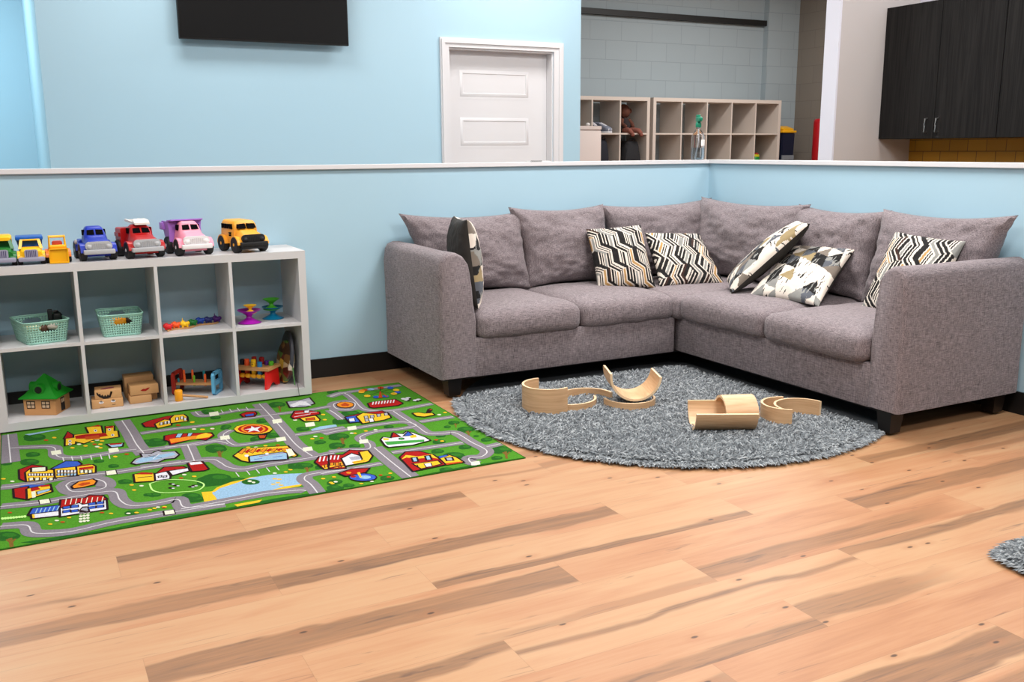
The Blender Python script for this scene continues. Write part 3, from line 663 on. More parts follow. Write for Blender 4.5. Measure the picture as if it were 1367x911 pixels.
(0, 1, 0.0, 1136, 817, 1127, 800, 1112, 792, 1095, 795, 1080, 809, 1072, 829, 1073, 851, 1081, 868, 1096, 876, 1114, 873, 1128, 859, 1136, 838),
(0, 1, 0.0, 1107, 810, 1101, 800, 1093, 795, 1082, 797, 1074, 805, 1069, 818, 1069, 831, 1075, 842, 1084, 847, 1094, 845, 1103, 836, 1107, 824),
(0, 2, 0.0, 1129, 831, 1125, 824, 1117, 821, 1109, 823, 1101, 830, 1097, 839, 1096, 849, 1101, 856, 1108, 859, 1117, 857, 1125, 850, 1129, 841),
(0, 1, 0.0, 1059, 791, 1050, 775, 1036, 767, 1019, 771, 1005, 784, 996, 804, 996, 825, 1005, 842, 1019, 850, 1036, 847, 1051, 833, 1059, 812),
(0, 1, 0.0, 1031, 785, 1025, 775, 1017, 770, 1007, 772, 998, 780, 993, 792, 994, 806, 999, 816, 1007, 821, 1017, 819, 1026, 811, 1031, 798),
(0, 2, 0.0, 1052, 805, 1048, 798, 1041, 795, 1032, 798, 1025, 804, 1020, 814, 1020, 823, 1024, 830, 1031, 833, 1040, 831, 1047, 824, 1052, 815),
(0, 1, 0.0, 1279, 850, 1270, 834, 1256, 827, 1241, 830, 1227, 843, 1220, 861, 1221, 881, 1230, 897, 1244, 905, 1260, 902, 1273, 889, 1280, 870),
(0, 1, 0.0, 1252, 844, 1247, 834, 1238, 830, 1229, 831, 1221, 839, 1217, 851, 1218, 863, 1223, 873, 1232, 878, 1241, 876, 1249, 868, 1253, 856),
(0, 2, 0.0, 1274, 863, 1269, 856, 1262, 854, 1254, 856, 1247, 862, 1243, 871, 1244, 880, 1248, 886, 1255, 889, 1263, 887, 1270, 881, 1274, 872),
(0, 1, 0.0, 1493, 879, 1479, 856, 1457, 845, 1434, 850, 1415, 868, 1405, 896, 1408, 926, 1422, 950, 1444, 962, 1468, 957, 1487, 938, 1496, 909),
(0, 1, 0.0, 1452, 871, 1444, 856, 1430, 849, 1416, 852, 1405, 863, 1399, 880, 1401, 899, 1410, 914, 1423, 921, 1437, 918, 1449, 906, 1454, 889),
(0, 2, 0.0, 1486, 899, 1479, 889, 1468, 885, 1456, 888, 1446, 897, 1440, 910, 1441, 924, 1448, 934, 1459, 938, 1471, 935, 1481, 926, 1487, 913),
(0, 1, 0.0, 1287, 613, 1279, 601, 1267, 595, 1254, 598, 1243, 608, 1237, 624, 1238, 640, 1245, 653, 1257, 658, 1271, 656, 1282, 645, 1288, 629),
(0, 1, 0.0, 1264, 609, 1259, 601, 1252, 598, 1244, 599, 1238, 606, 1234, 615, 1235, 625, 1239, 633, 1246, 637, 1255, 635, 1261, 629, 1265, 619),
(0, 2, 0.0, 1282, 624, 1279, 619, 1273, 617, 1266, 618, 1260, 624, 1256, 631, 1257, 638, 1260, 643, 1266, 646, 1273, 644, 1279, 639, 1282, 631),
(0, 1, 0.0, 1182, 75, 1175, 65, 1163, 61, 1150, 64, 1139, 74, 1133, 88, 1134, 102, 1141, 113, 1152, 117, 1166, 114, 1177, 104, 1183, 90),
(0, 1, 0.0, 1160, 73, 1156, 67, 1149, 64, 1141, 66, 1134, 72, 1131, 80, 1131, 89, 1135, 96, 1142, 98, 1150, 97, 1157, 91, 1160, 82),
(0, 2, 0.0, 1177, 85, 1174, 81, 1168, 79, 1161, 81, 1155, 86, 1152, 93, 1152, 99, 1155, 104, 1161, 105, 1168, 103, 1174, 98, 1177, 92),
(0, 1, 0.0, 1171, 22, 1164, 11, 1151, 6, 1137, 10, 1125, 21, 1118, 36, 1118, 51, 1126, 62, 1139, 67, 1153, 63, 1165, 52, 1172, 37),
(0, 1, 0.0, 1147, 20, 1142, 13, 1135, 10, 1126, 12, 1119, 18, 1115, 27, 1115, 37, 1120, 44, 1128, 47, 1136, 45, 1144, 38, 1148, 29),
(0, 2, 0.0, 1166, 33, 1162, 28, 1156, 26, 1149, 29, 1142, 34, 1139, 41, 1138, 48, 1142, 53, 1149, 54, 1156, 52, 1162, 47, 1166, 40),
(0, 1, 0.0, 1185, 285, 1179, 275, 1170, 272, 1159, 274, 1150, 282, 1145, 294, 1146, 306, 1151, 315, 1161, 319, 1172, 317, 1181, 308, 1186, 297),
(0, 1, 0.0, 1167, 282, 1163, 276, 1158, 274, 1151, 275, 1146, 280, 1143, 287, 1143, 295, 1147, 301, 1153, 303, 1159, 302, 1164, 297, 1167, 290),
(0, 2, 0.0, 1181, 293, 1178, 289, 1174, 288, 1168, 289, 1163, 293, 1161, 299, 1161, 304, 1163, 308, 1168, 309, 1174, 308, 1178, 304, 1181, 298),
(0, 1, 0.0, 1120, 342, 1110, 326, 1094, 320, 1076, 324, 1060, 338, 1051, 358, 1052, 380, 1061, 396, 1077, 403, 1096, 399, 1112, 384, 1120, 364),
(0, 1, 0.0, 1089, 338, 1083, 328, 1073, 324, 1062, 326, 1053, 335, 1048, 347, 1048, 360, 1054, 370, 1064, 375, 1075, 372, 1084, 364, 1089, 351),
(0, 2, 0.0, 1113, 357, 1108, 350, 1100, 348, 1091, 350, 1082, 357, 1078, 367, 1077, 376, 1082, 383, 1090, 386, 1100, 383, 1108, 376, 1113, 366),
(0, 1, 0.0, 877, 723, 867, 703, 849, 694, 829, 698, 811, 715, 799, 740, 798, 766, 808, 787, 825, 797, 846, 792, 865, 775, 876, 750),
(0, 1, 0.0, 842, 716, 837, 703, 826, 698, 814, 700, 803, 710, 796, 725, 796, 742, 802, 755, 812, 761, 825, 758, 836, 748, 842, 732),
(0, 2, 0.0, 868, 741, 863, 732, 854, 729, 844, 732, 834, 740, 828, 752, 827, 763, 832, 772, 841, 776, 851, 773, 861, 765, 867, 753),
(2, 11, 8.6, 842, 716, 830, 623),
(2, 11, 5.7, 831, 710, 836, 663, 855, 703),
(0, 1, 0.0, 1148, 327, 1138, 311, 1122, 304, 1104, 309, 1088, 323, 1080, 343, 1080, 364, 1090, 380, 1106, 387, 1125, 383, 1140, 369, 1149, 348),
(0, 1, 0.0, 1117, 322, 1111, 312, 1102, 308, 1091, 311, 1081, 319, 1076, 332, 1076, 345, 1082, 355, 1092, 359, 1103, 357, 1113, 348, 1118, 336),
(0, 2, 0.0, 1141, 341, 1137, 335, 1129, 332, 1119, 335, 1111, 342, 1106, 351, 1106, 361, 1110, 368, 1119, 370, 1128, 368, 1136, 360, 1141, 351),
(2, 11, 7.9, 1117, 322, 1101, 248),
(2, 11, 5.3, 1107, 318, 1108, 280, 1128, 311),
(0, 1, 0.0, 1289, 1331, 1277, 1308, 1258, 1296, 1237, 1300, 1220, 1318, 1210, 1345, 1211, 1374, 1223, 1398, 1242, 1410, 1264, 1407, 1281, 1389, 1291, 1361),
(0, 1, 0.0, 1253, 1321, 1246, 1306, 1234, 1299, 1222, 1301, 1211, 1312, 1206, 1328, 1207, 1347, 1214, 1362, 1225, 1369, 1238, 1367, 1248, 1356, 1254, 1339),
(0, 2, 0.0, 1281, 1351, 1276, 1340, 1266, 1336, 1255, 1338, 1246, 1347, 1241, 1360, 1241, 1373, 1247, 1383, 1256, 1388, 1267, 1385, 1276, 1377, 1282, 1364),
(2, 11, 7.2, 1253, 1321, 1232, 1215),
(2, 11, 4.8, 1240, 1313, 1241, 1261, 1265, 1307),
(0, 1, 0.0, 1349, 527, 1339, 511, 1322, 503, 1304, 507, 1289, 522, 1281, 542, 1283, 564, 1293, 581, 1310, 588, 1328, 584, 1343, 570, 1351, 549),
(0, 1, 0.0, 1318, 522, 1312, 512, 1302, 507, 1291, 509, 1282, 518, 1277, 531, 1278, 544, 1284, 554, 1294, 559, 1305, 557, 1314, 548, 1319, 535),
(0, 2, 0.0, 1343, 542, 1338, 535, 1330, 532, 1320, 535, 1312, 542, 1308, 551, 1308, 561, 1313, 568, 1322, 571, 1331, 568, 1339, 561, 1343, 552),
(2, 11, 7.2, 1318, 522, 1298, 445),
(2, 11, 4.8, 1307, 517, 1307, 478, 1328, 511),
(0, 1, 0.0, 1388, 637, 1379, 623, 1365, 616, 1350, 620, 1337, 632, 1331, 649, 1332, 668, 1341, 682, 1355, 689, 1371, 686, 1383, 673, 1390, 656),
(0, 1, 0.0, 1362, 632, 1356, 623, 1348, 619, 1339, 621, 1331, 628, 1327, 639, 1328, 651, 1334, 660, 1342, 664, 1351, 662, 1359, 655, 1363, 644),
(0, 2, 0.0, 1383, 650, 1379, 643, 1372, 641, 1364, 643, 1357, 649, 1354, 657, 1354, 666, 1358, 672, 1365, 674, 1373, 672, 1380, 666, 1383, 658),
(2, 11, 5.9, 1362, 632, 1345, 566),
(2, 11, 3.9, 1352, 628, 1352, 594, 1370, 623),
(0, 1, 0.0, 568, 26, 741, 17, 914, 30, 1090, 18, 1186, 34, 1173, 4, 1020, 4, 845, 4, 678, 4),
(0, 1, 0.0, 1570, 989, 1555, 965, 1534, 954, 1511, 959, 1492, 977, 1483, 1005, 1486, 1035, 1500, 1059, 1522, 1070, 1546, 1066, 1564, 1047, 1573, 1019),
(0, 1, 0.0, 1529, 980, 1520, 965, 1507, 958, 1494, 960, 1483, 972, 1477, 989, 1479, 1007, 1488, 1022, 1501, 1029, 1515, 1027, 1526, 1015, 1531, 998),
(0, 2, 0.0, 1562, 1009, 1556, 998, 1545, 994, 1533, 997, 1523, 1006, 1518, 1019, 1519, 1033, 1526, 1043, 1536, 1047, 1548, 1044, 1558, 1035, 1563, 1022),
(0, 1, 0.0, 1484, 888, 1473, 871, 1457, 863, 1440, 866, 1426, 880, 1419, 901, 1421, 923, 1432, 940, 1448, 948, 1465, 945, 1479, 931, 1486, 910),
(0, 1, 0.0, 1454, 882, 1447, 871, 1438, 866, 1428, 868, 1419, 876, 1415, 889, 1416, 902, 1423, 913, 1432, 918, 1443, 916, 1451, 908, 1455, 895),
(0, 2, 0.0, 1478, 903, 1473, 895, 1465, 892, 1456, 895, 1449, 901, 1445, 911, 1446, 921, 1451, 928, 1459, 931, 1467, 929, 1475, 922, 1479, 912),
(0, 1, 0.0, 1636, 692, 1629, 680, 1617, 675, 1605, 678, 1596, 687, 1592, 701, 1593, 715, 1601, 726, 1612, 732, 1624, 729, 1634, 720, 1638, 706),
(0, 1, 0.0, 1615, 688, 1611, 681, 1604, 678, 1597, 679, 1591, 685, 1588, 693, 1590, 702, 1594, 709, 1601, 712, 1608, 711, 1614, 705, 1616, 697),
(0, 2, 0.0, 1633, 701, 1629, 697, 1623, 695, 1617, 696, 1612, 701, 1610, 707, 1610, 714, 1614, 718, 1620, 720, 1626, 719, 1631, 714, 1633, 708),
(0, 1, 0.0, 1402, 647, 1389, 626, 1368, 617, 1345, 622, 1327, 639, 1317, 665, 1319, 693, 1332, 715, 1353, 725, 1376, 720, 1395, 702, 1404, 675),
(0, 1, 0.0, 1363, 640, 1355, 627, 1342, 621, 1329, 624, 1318, 634, 1312, 650, 1313, 667, 1321, 681, 1334, 687, 1348, 684, 1359, 674, 1364, 657),
(0, 2, 0.0, 1394, 666, 1388, 657, 1378, 653, 1366, 656, 1356, 665, 1351, 677, 1351, 690, 1357, 699, 1368, 703, 1380, 700, 1390, 691, 1395, 678),
(0, 1, 0.0, 1403, 485, 1396, 474, 1384, 469, 1372, 472, 1362, 481, 1356, 495, 1357, 510, 1365, 522, 1376, 527, 1389, 524, 1399, 514, 1405, 500),
(0, 1, 0.0, 1382, 482, 1377, 475, 1370, 471, 1363, 473, 1356, 479, 1353, 487, 1354, 497, 1359, 504, 1366, 507, 1373, 505, 1379, 499, 1382, 491),
(0, 2, 0.0, 1399, 495, 1396, 490, 1390, 488, 1383, 490, 1378, 495, 1375, 502, 1375, 508, 1379, 513, 1384, 515, 1391, 513, 1396, 508, 1399, 502),
(0, 1, 0.0, 1793, 445, 1785, 435, 1774, 431, 1763, 434, 1754, 442, 1750, 455, 1752, 468, 1760, 478, 1771, 483, 1783, 480, 1792, 471, 1796, 459),
(0, 1, 0.0, 1773, 442, 1768, 436, 1761, 433, 1754, 435, 1749, 440, 1746, 448, 1748, 456, 1753, 462, 1759, 465, 1766, 464, 1772, 458, 1774, 451),
(0, 2, 0.0, 1790, 454, 1786, 450, 1781, 449, 1775, 450, 1770, 454, 1768, 460, 1769, 466, 1772, 471, 1778, 472, 1784, 471, 1789, 466, 1791, 460),
(0, 1, 0.0, 1758, 364, 1748, 352, 1734, 346, 1719, 350, 1708, 360, 1703, 376, 1705, 393, 1715, 405, 1729, 411, 1744, 407, 1755, 396, 1760, 380),
(0, 1, 0.0, 1732, 360, 1726, 353, 1717, 349, 1708, 351, 1702, 358, 1699, 367, 1700, 378, 1706, 385, 1715, 389, 1724, 387, 1730, 380, 1733, 371),
(0, 2, 0.0, 1753, 375, 1749, 370, 1742, 368, 1734, 370, 1728, 375, 1725, 383, 1726, 390, 1731, 395, 1738, 397, 1745, 395, 1751, 390, 1754, 382),
(0, 1, 0.0, 1952, 289, 1943, 279, 1930, 274, 1917, 277, 1907, 287, 1903, 301, 1906, 315, 1915, 326, 1928, 331, 1942, 328, 1952, 318, 1956, 304),
(0, 1, 0.0, 1929, 287, 1923, 280, 1915, 277, 1907, 279, 1901, 284, 1899, 293, 1901, 302, 1906, 309, 1914, 312, 1922, 310, 1928, 304, 1931, 295),
(0, 2, 0.0, 1949, 299, 1945, 295, 1938, 293, 1931, 295, 1926, 300, 1924, 306, 1925, 313, 1929, 317, 1936, 319, 1942, 317, 1948, 312, 1950, 306),
(0, 1, 0.0, 1825, 237, 1815, 225, 1801, 220, 1787, 224, 1776, 234, 1771, 249, 1774, 265, 1784, 277, 1798, 282, 1812, 279, 1824, 268, 1828, 253),
(0, 1, 0.0, 1799, 234, 1793, 227, 1785, 224, 1776, 225, 1770, 232, 1767, 241, 1769, 251, 1775, 258, 1783, 261, 1792, 259, 1799, 253, 1801, 244),
(0, 2, 0.0, 1821, 248, 1817, 243, 1810, 241, 1802, 243, 1796, 248, 1794, 255, 1795, 262, 1799, 267, 1806, 269, 1814, 267, 1819, 262, 1822, 255),
(0, 1, 0.0, 1697, 241, 1688, 230, 1674, 225, 1660, 228, 1649, 239, 1644, 254, 1646, 269, 1656, 281, 1669, 286, 1683, 283, 1694, 272, 1699, 257),
(0, 1, 0.0, 1672, 238, 1666, 231, 1658, 228, 1650, 230, 1643, 236, 1640, 245, 1642, 255, 1647, 262, 1656, 265, 1664, 264, 1671, 257, 1674, 248),
(0, 2, 0.0, 1693, 252, 1688, 247, 1682, 245, 1675, 247, 1669, 253, 1666, 260, 1667, 266, 1671, 271, 1678, 273, 1685, 271, 1691, 266, 1694, 259),
(0, 1, 0.0, 1750, 144, 1735, 125, 1712, 118, 1689, 124, 1671, 140, 1663, 164, 1667, 189, 1682, 208, 1705, 216, 1728, 210, 1747, 193, 1755, 169),
(0, 1, 0.0, 1709, 139, 1700, 128, 1686, 123, 1672, 126, 1662, 137, 1657, 151, 1659, 167, 1669, 178, 1682, 183, 1696, 180, 1707, 170, 1712, 155),
(0, 2, 0.0, 1743, 161, 1736, 153, 1725, 150, 1713, 154, 1704, 162, 1699, 174, 1700, 185, 1707, 193, 1718, 195, 1731, 192, 1740, 183, 1745, 172),
(0, 1, 0.0, 1195, 84, 1187, 73, 1175, 68, 1161, 72, 1150, 82, 1143, 97, 1144, 112, 1151, 123, 1164, 128, 1178, 124, 1189, 113, 1196, 99),
(0, 1, 0.0, 1171, 81, 1167, 74, 1159, 71, 1151, 73, 1144, 80, 1140, 89, 1141, 98, 1145, 105, 1153, 108, 1161, 106, 1168, 100, 1172, 91),
(0, 2, 0.0, 1190, 94, 1186, 89, 1180, 88, 1173, 90, 1167, 95, 1163, 102, 1163, 109, 1167, 113, 1173, 115, 1180, 113, 1186, 108, 1190, 101),
(0, 1, 0.0, 1389, 26, 1381, 15, 1368, 11, 1354, 14, 1342, 25, 1336, 40, 1337, 54, 1346, 66, 1359, 70, 1373, 67, 1385, 56, 1390, 41),
(0, 1, 0.0, 1365, 24, 1360, 17, 1352, 14, 1343, 16, 1336, 23, 1333, 32, 1334, 41, 1339, 48, 1347, 51, 1355, 49, 1362, 42, 1366, 33),
(0, 2, 0.0, 1384, 37, 1380, 32, 1374, 31, 1367, 33, 1360, 38, 1357, 45, 1357, 51, 1361, 56, 1368, 58, 1375, 56, 1381, 50, 1385, 43),
(0, 1, 0.0, 1877, 41, 1869, 31, 1857, 28, 1844, 31, 1835, 39, 1831, 52, 1834, 65, 1842, 74, 1854, 78, 1867, 75, 1876, 66, 1880, 53),
(0, 1, 0.0, 1855, 39, 1850, 33, 1843, 30, 1835, 32, 1829, 37, 1827, 45, 1829, 53, 1834, 59, 1841, 61, 1849, 60, 1855, 54, 1857, 47),
(0, 2, 0.0, 1874, 50, 1870, 46, 1864, 44, 1858, 46, 1853, 50, 1850, 56, 1851, 62, 1855, 66, 1861, 67, 1868, 66, 1873, 61, 1875, 55),
(0, 1, 0.0, 1635, 4, 1626, 4, 1612, 4, 1597, 4, 1585, 4, 1580, 16, 1582, 31, 1592, 43, 1605, 47, 1620, 43, 1632, 33, 1637, 18),
(0, 1, 0.0, 1609, 4, 1603, 4, 1595, 4, 1586, 4, 1579, 4, 1576, 8, 1578, 17, 1583, 24, 1592, 27, 1601, 25, 1608, 19, 1611, 9),
(0, 2, 0.0, 1631, 13, 1626, 8, 1619, 7, 1612, 9, 1606, 14, 1602, 21, 1603, 28, 1607, 33, 1614, 34, 1622, 32, 1628, 27, 1631, 20),
(0, 1, 0.0, 1223, 21, 1217, 13, 1207, 9, 1196, 12, 1187, 20, 1182, 32, 1182, 43, 1188, 52, 1198, 56, 1209, 53, 1218, 44, 1223, 33),
(0, 1, 0.0, 1204, 19, 1200, 14, 1194, 12, 1188, 13, 1182, 18, 1179, 25, 1180, 33, 1183, 38, 1189, 40, 1196, 39, 1201, 34, 1204, 27),
(0, 2, 0.0, 1219, 29, 1216, 26, 1211, 25, 1205, 26, 1200, 30, 1198, 36, 1198, 41, 1200, 45, 1205, 46, 1211, 44, 1216, 40, 1219, 35),
(0, 1, 0.0, 1605, 1450, 1595, 1432, 1580, 1424, 1565, 1426, 1552, 1439, 1547, 1459, 1549, 1481, 1558, 1488, 1573, 1488, 1589, 1488, 1601, 1488, 1607, 1472),
(0, 1, 0.0, 1577, 1442, 1571, 1431, 1563, 1426, 1553, 1427, 1546, 1435, 1542, 1447, 1544, 1461, 1550, 1472, 1559, 1477, 1568, 1476, 1576, 1468, 1579, 1456),
(0, 2, 0.0, 1600, 1464, 1595, 1457, 1588, 1453, 1580, 1455, 1573, 1461, 1570, 1471, 1571, 1480, 1575, 1488, 1583, 1488, 1591, 1488, 1597, 1483, 1601, 1474),
(0, 1, 0.0, 1871, 562, 1865, 555, 1857, 551, 1848, 553, 1842, 560, 1839, 569, 1841, 579, 1847, 587, 1855, 590, 1864, 589, 1870, 582, 1873, 572),
(0, 1, 0.0, 1856, 560, 1852, 555, 1847, 553, 1842, 554, 1838, 558, 1836, 564, 1837, 570, 1841, 575, 1846, 577, 1851, 576, 1855, 572, 1857, 566),
(0, 2, 0.0, 1869, 569, 1866, 566, 1862, 565, 1857, 566, 1854, 569, 1852, 573, 1853, 578, 1856, 581, 1860, 582, 1864, 581, 1868, 578, 1869, 574),
(0, 1, 0.0, 1924, 368, 1919, 363, 1913, 360, 1906, 362, 1901, 367, 1899, 374, 1901, 381, 1905, 387, 1912, 389, 1919, 388, 1924, 383, 1926, 376),
(0, 1, 0.0, 1912, 367, 1909, 363, 1905, 362, 1901, 363, 1898, 366, 1897, 370, 1898, 375, 1901, 378, 1905, 380, 1909, 379, 1912, 376, 1913, 371),
(0, 2, 0.0, 1922, 373, 1920, 371, 1917, 370, 1914, 371, 1911, 374, 1910, 377, 1910, 380, 1912, 383, 1916, 383, 1919, 383, 1922, 380, 1923, 377),
(0, 1, 0.0, 1950, 470, 1936, 452, 1915, 445, 1895, 449, 1880, 464, 1873, 486, 1878, 510, 1892, 528, 1912, 536, 1933, 532, 1949, 516, 1955, 493),
(0, 1, 0.0, 1913, 465, 1904, 453, 1892, 449, 1880, 451, 1871, 460, 1867, 474, 1870, 488, 1879, 500, 1891, 505, 1903, 502, 1913, 493, 1916, 479),
(0, 2, 0.0, 1945, 486, 1938, 478, 1928, 475, 1918, 478, 1909, 486, 1905, 496, 1907, 507, 1914, 514, 1924, 517, 1934, 514, 1943, 507, 1947, 496),
(2, 11, 7.9, 1913, 465, 1880, 382),
(2, 11, 5.3, 1900, 459, 1895, 418, 1924, 452),
(0, 1, 0.0, 1958, 115, 1952, 97, 1929, 89, 1905, 95, 1887, 112, 1880, 137, 1885, 162, 1902, 181, 1926, 189, 1950, 183, 1958, 165, 1958, 140),
(0, 1, 0.0, 1926, 111, 1916, 100, 1902, 95, 1887, 98, 1877, 108, 1873, 123, 1876, 139, 1886, 151, 1900, 156, 1915, 152, 1926, 142, 1930, 127),
(0, 2, 0.0, 1958, 133, 1955, 125, 1944, 122, 1932, 126, 1922, 134, 1917, 146, 1919, 157, 1927, 165, 1939, 168, 1951, 164, 1958, 156, 1958, 144),
(2, 11, 9.9, 1926, 111, 1888, 24),
(2, 11, 6.6, 1911, 106, 1905, 61, 1939, 98),
(0, 1, 0.0, 1936, 605, 1926, 592, 1912, 587, 1898, 589, 1888, 600, 1884, 616, 1887, 632, 1896, 645, 1910, 651, 1925, 648, 1935, 637, 1939, 621),
(0, 1, 0.0, 1911, 601, 1905, 593, 1896, 589, 1888, 591, 1882, 597, 1879, 607, 1881, 617, 1887, 625, 1896, 629, 1904, 627, 1910, 620, 1913, 611),
(0, 2, 0.0, 1933, 616, 1928, 610, 1921, 608, 1914, 610, 1908, 615, 1906, 623, 1907, 630, 1911, 635, 1918, 638, 1925, 636, 1931, 630, 1934, 623),
(2, 11, 5.3, 1911, 601, 1888, 542),
(2, 11, 3.5, 1902, 597, 1898, 567, 1918, 592),
(0, 1, 0.0, 1405, 646, 1393, 626, 1373, 617, 1352, 622, 1335, 638, 1326, 662, 1328, 688, 1340, 708, 1360, 717, 1381, 713, 1398, 696, 1407, 671),
(0, 1, 0.0, 1369, 639, 1361, 627, 1349, 621, 1337, 624, 1327, 634, 1321, 649, 1323, 664, 1330, 677, 1342, 683, 1354, 680, 1365, 670, 1370, 655),
(0, 2, 0.0, 1398, 663, 1392, 655, 1382, 651, 1372, 654, 1362, 662, 1357, 674, 1358, 685, 1364, 694, 1373, 697, 1384, 694, 1393, 686, 1398, 675),
(2, 11, 8.6, 1369, 639, 1345, 548),
(2, 11, 5.7, 1356, 633, 1356, 587, 1381, 626),
(0, 1, 0.0, 1343, 518, 1333, 502, 1318, 496, 1301, 499, 1286, 513, 1279, 532, 1280, 553, 1290, 568, 1306, 576, 1323, 572, 1337, 558, 1345, 538),
(0, 1, 0.0, 1314, 513, 1308, 503, 1298, 499, 1288, 501, 1279, 509, 1275, 521, 1276, 534, 1282, 544, 1291, 548, 1302, 546, 1310, 538, 1315, 526),
(0, 2, 0.0, 1337, 532, 1333, 525, 1325, 523, 1316, 525, 1308, 532, 1304, 541, 1304, 550, 1309, 557, 1317, 559, 1326, 557, 1333, 550, 1338, 541),
(2, 11, 7.2, 1314, 513, 1295, 441),
(2, 11, 4.8, 1303, 508, 1304, 472, 1323, 502),
(0, 1, 0.0, 1501, 907, 1495, 897, 1485, 892, 1475, 894, 1466, 903, 1462, 915, 1464, 928, 1470, 939, 1480, 944, 1490, 942, 1499, 933, 1503, 921),
(0, 1, 0.0, 1483, 903, 1479, 897, 1473, 894, 1467, 895, 1462, 900, 1460, 908, 1461, 916, 1464, 922, 1470, 926, 1477, 925, 1482, 919, 1484, 912),
(0, 2, 0.0, 1498, 916, 1495, 912, 1490, 910, 1485, 911, 1480, 915, 1478, 921, 1478, 927, 1481, 932, 1486, 933, 1491, 932, 1496, 928, 1498, 922),
(2, 11, 3.9, 1483, 903, 1470, 856),
(2, 11, 2.6, 1477, 900, 1476, 876, 1489, 897),
(0, 1, 0.0, 1294, 4, 1481, 5, 1682, 18, 1813, 10, 1948, 4, 1910, 4, 1667, 4, 1470, 4, 1314, 4),
(0, 7, 0.0, 684, 230, 722, 218, 746, 254, 807, 290, 856, 294, 884, 310, 1011, 272, 1005, 152, 1048, 129, 1032, 114, 953, 112, 889, 118, 858, 193, 821, 243, 762, 216, 726, 114, 675, 114),
(0, 6, 0.0, 717, 193, 755, 239, 826, 269, 882, 301, 956, 302, 1037, 274, 1111, 242, 1068, 178, 1040, 133, 977, 138, 906, 118, 822, 108, 727, 122),
(0, 6, 0.0, 1279, 836, 1332, 864, 1406, 859, 1403, 825, 1340, 816, 1280, 812),
(0, 7, 0.0, 767, 38, 870, 39, 854, 17, 773, 13),
(0, 1, 0.0, 907, 236, 899, 222, 884, 217, 867, 221, 852, 234, 843, 253, 842, 271, 850, 285, 864, 291, 881, 286, 897, 273, 906, 254),
(0, 12, 0.0, 881, 260, 879, 255, 875, 252, 871, 253, 868, 257, 866, 262, 866, 268, 868, 273, 872, 275, 876, 275, 879, 271, 881, 266),
(0, 12, 0.0, 890, 239, 888, 235, 885, 233, 882, 233, 879, 236, 877, 241, 877, 246, 879, 250, 882, 252, 886, 251, 889, 248, 890, 244),
(0, 7, 0.0, 976, 239, 974, 236, 970, 235, 965, 236, 961, 240, 958, 244, 958, 248, 960, 251, 964, 252, 969, 251, 973, 248, 975, 243),
(0, 7, 0.0, 991, 225, 989, 222, 985, 221, 980, 222, 976, 225, 973, 230, 973, 234, 975, 237, 979, 238, 984, 237, 988, 233, 990, 229),
(0, 7, 0.0, 975, 188, 973, 185, 969, 184, 965, 186, 961, 189, 958, 193, 958, 198, 960, 201, 964, 201, 968, 200, 973, 197, 975, 192),
(0, 7, 0.0, 955, 179, 953, 177, 949, 176, 945, 177, 940, 180, 938, 185, 938, 189, 940, 192, 943, 193, 948, 191, 952, 188, 955, 184),
(0, 7, 0.0, 979, 154, 977, 151, 973, 151, 969, 152, 965, 155, 962, 160, 962, 164, 964, 167, 968, 167, 972, 166, 976, 163, 979, 158),
(0, 7, 0.0, 687, 228, 711, 156, 747, 107, 742, 81, 676, 127),
(0, 6, 0.0, 720, 210, 766, 205, 747, 107, 722, 120),
(0, 6, 0.0, 97, 1397, 249, 1417, 228, 1399, 117, 1371),
(3, 4, 52.6, 29, 1434, 34, 1235, 40, 977),
(3, 4, 42.4, 37, 1201, 127, 1168, 207, 1119, 215, 980, 272, 918, 375, 910, 468, 918, 527, 912),
(3, 4, 54.8, 517, 1427, 529, 1189, 535, 987, 550, 821),
(3, 4, 35.1, 571, 1154, 701, 1159, 890, 1143, 1033, 1163, 1164, 1175, 1350, 1170, 1484, 1189),
(3, 4, 42.4, 524, 882, 638, 872, 777, 876, 896, 878),
(3, 4, 32.9, 640, 886, 771, 857, 859, 861, 895, 802),
(3, 4, 45.3, 4, 658, 117, 646, 235, 663, 397, 637, 541, 636, 672, 643),
(3, 4, 48.2, 513, 647, 671, 633, 788, 615, 815, 554, 832, 478, 883, 423, 987, 433, 1145, 432, 1271, 446),
(3, 4, 45.3, 734, 877, 729, 743, 723, 627),
(3, 4, 45.3, 5, 430, 150, 403, 251, 410, 337, 414, 393, 392, 401, 286, 433, 208, 516, 189, 592, 191, 606, 95, 739, 64),
(3, 4, 54.8, 230, 559, 255, 598, 326, 591, 364, 538, 364, 465, 317, 450, 249, 476, 230, 559),
(3, 4, 45.3, 6, 219, 87, 188, 106, 104, 156, 69, 232, 52, 365, 74, 545, 69, 738, 61),
(3, 4, 43.9, 588, 86, 710, 90, 813, 94, 907, 95, 1015, 73, 1039, 52),
(3, 4, 45.3, 1072, 9, 1075, 114, 1070, 187, 1108, 229, 1245, 219),
(3, 4, 32.9, 857, 1419, 871, 1324, 944, 1316, 1069, 1335, 1159, 1285),
(3, 4, 58.5, 1173, 1413, 1170, 1135, 1164, 871, 1158, 632, 1177, 450),
(3, 4, 38.0, 951, 1010, 903, 945, 908, 795, 954, 754, 1134, 755),
(3, 4, 32.2, 1192, 785, 1288, 788, 1429, 793),
(3, 4, 35.1, 1455, 1122, 1461, 1037, 1462, 927),
(3, 4, 30.7, 1311, 736, 1387, 753, 1459, 756, 1585, 762, 1692, 750, 1733, 700, 1729, 654, 1644, 644, 1548, 659, 1455, 626, 1434, 566, 1449, 504, 1419, 429, 1341, 460, 1258, 470),
(3, 4, 48.2, 1571, 1243, 1609, 1189, 1560, 1087, 1496, 1128, 1511, 1226, 1571, 1243),
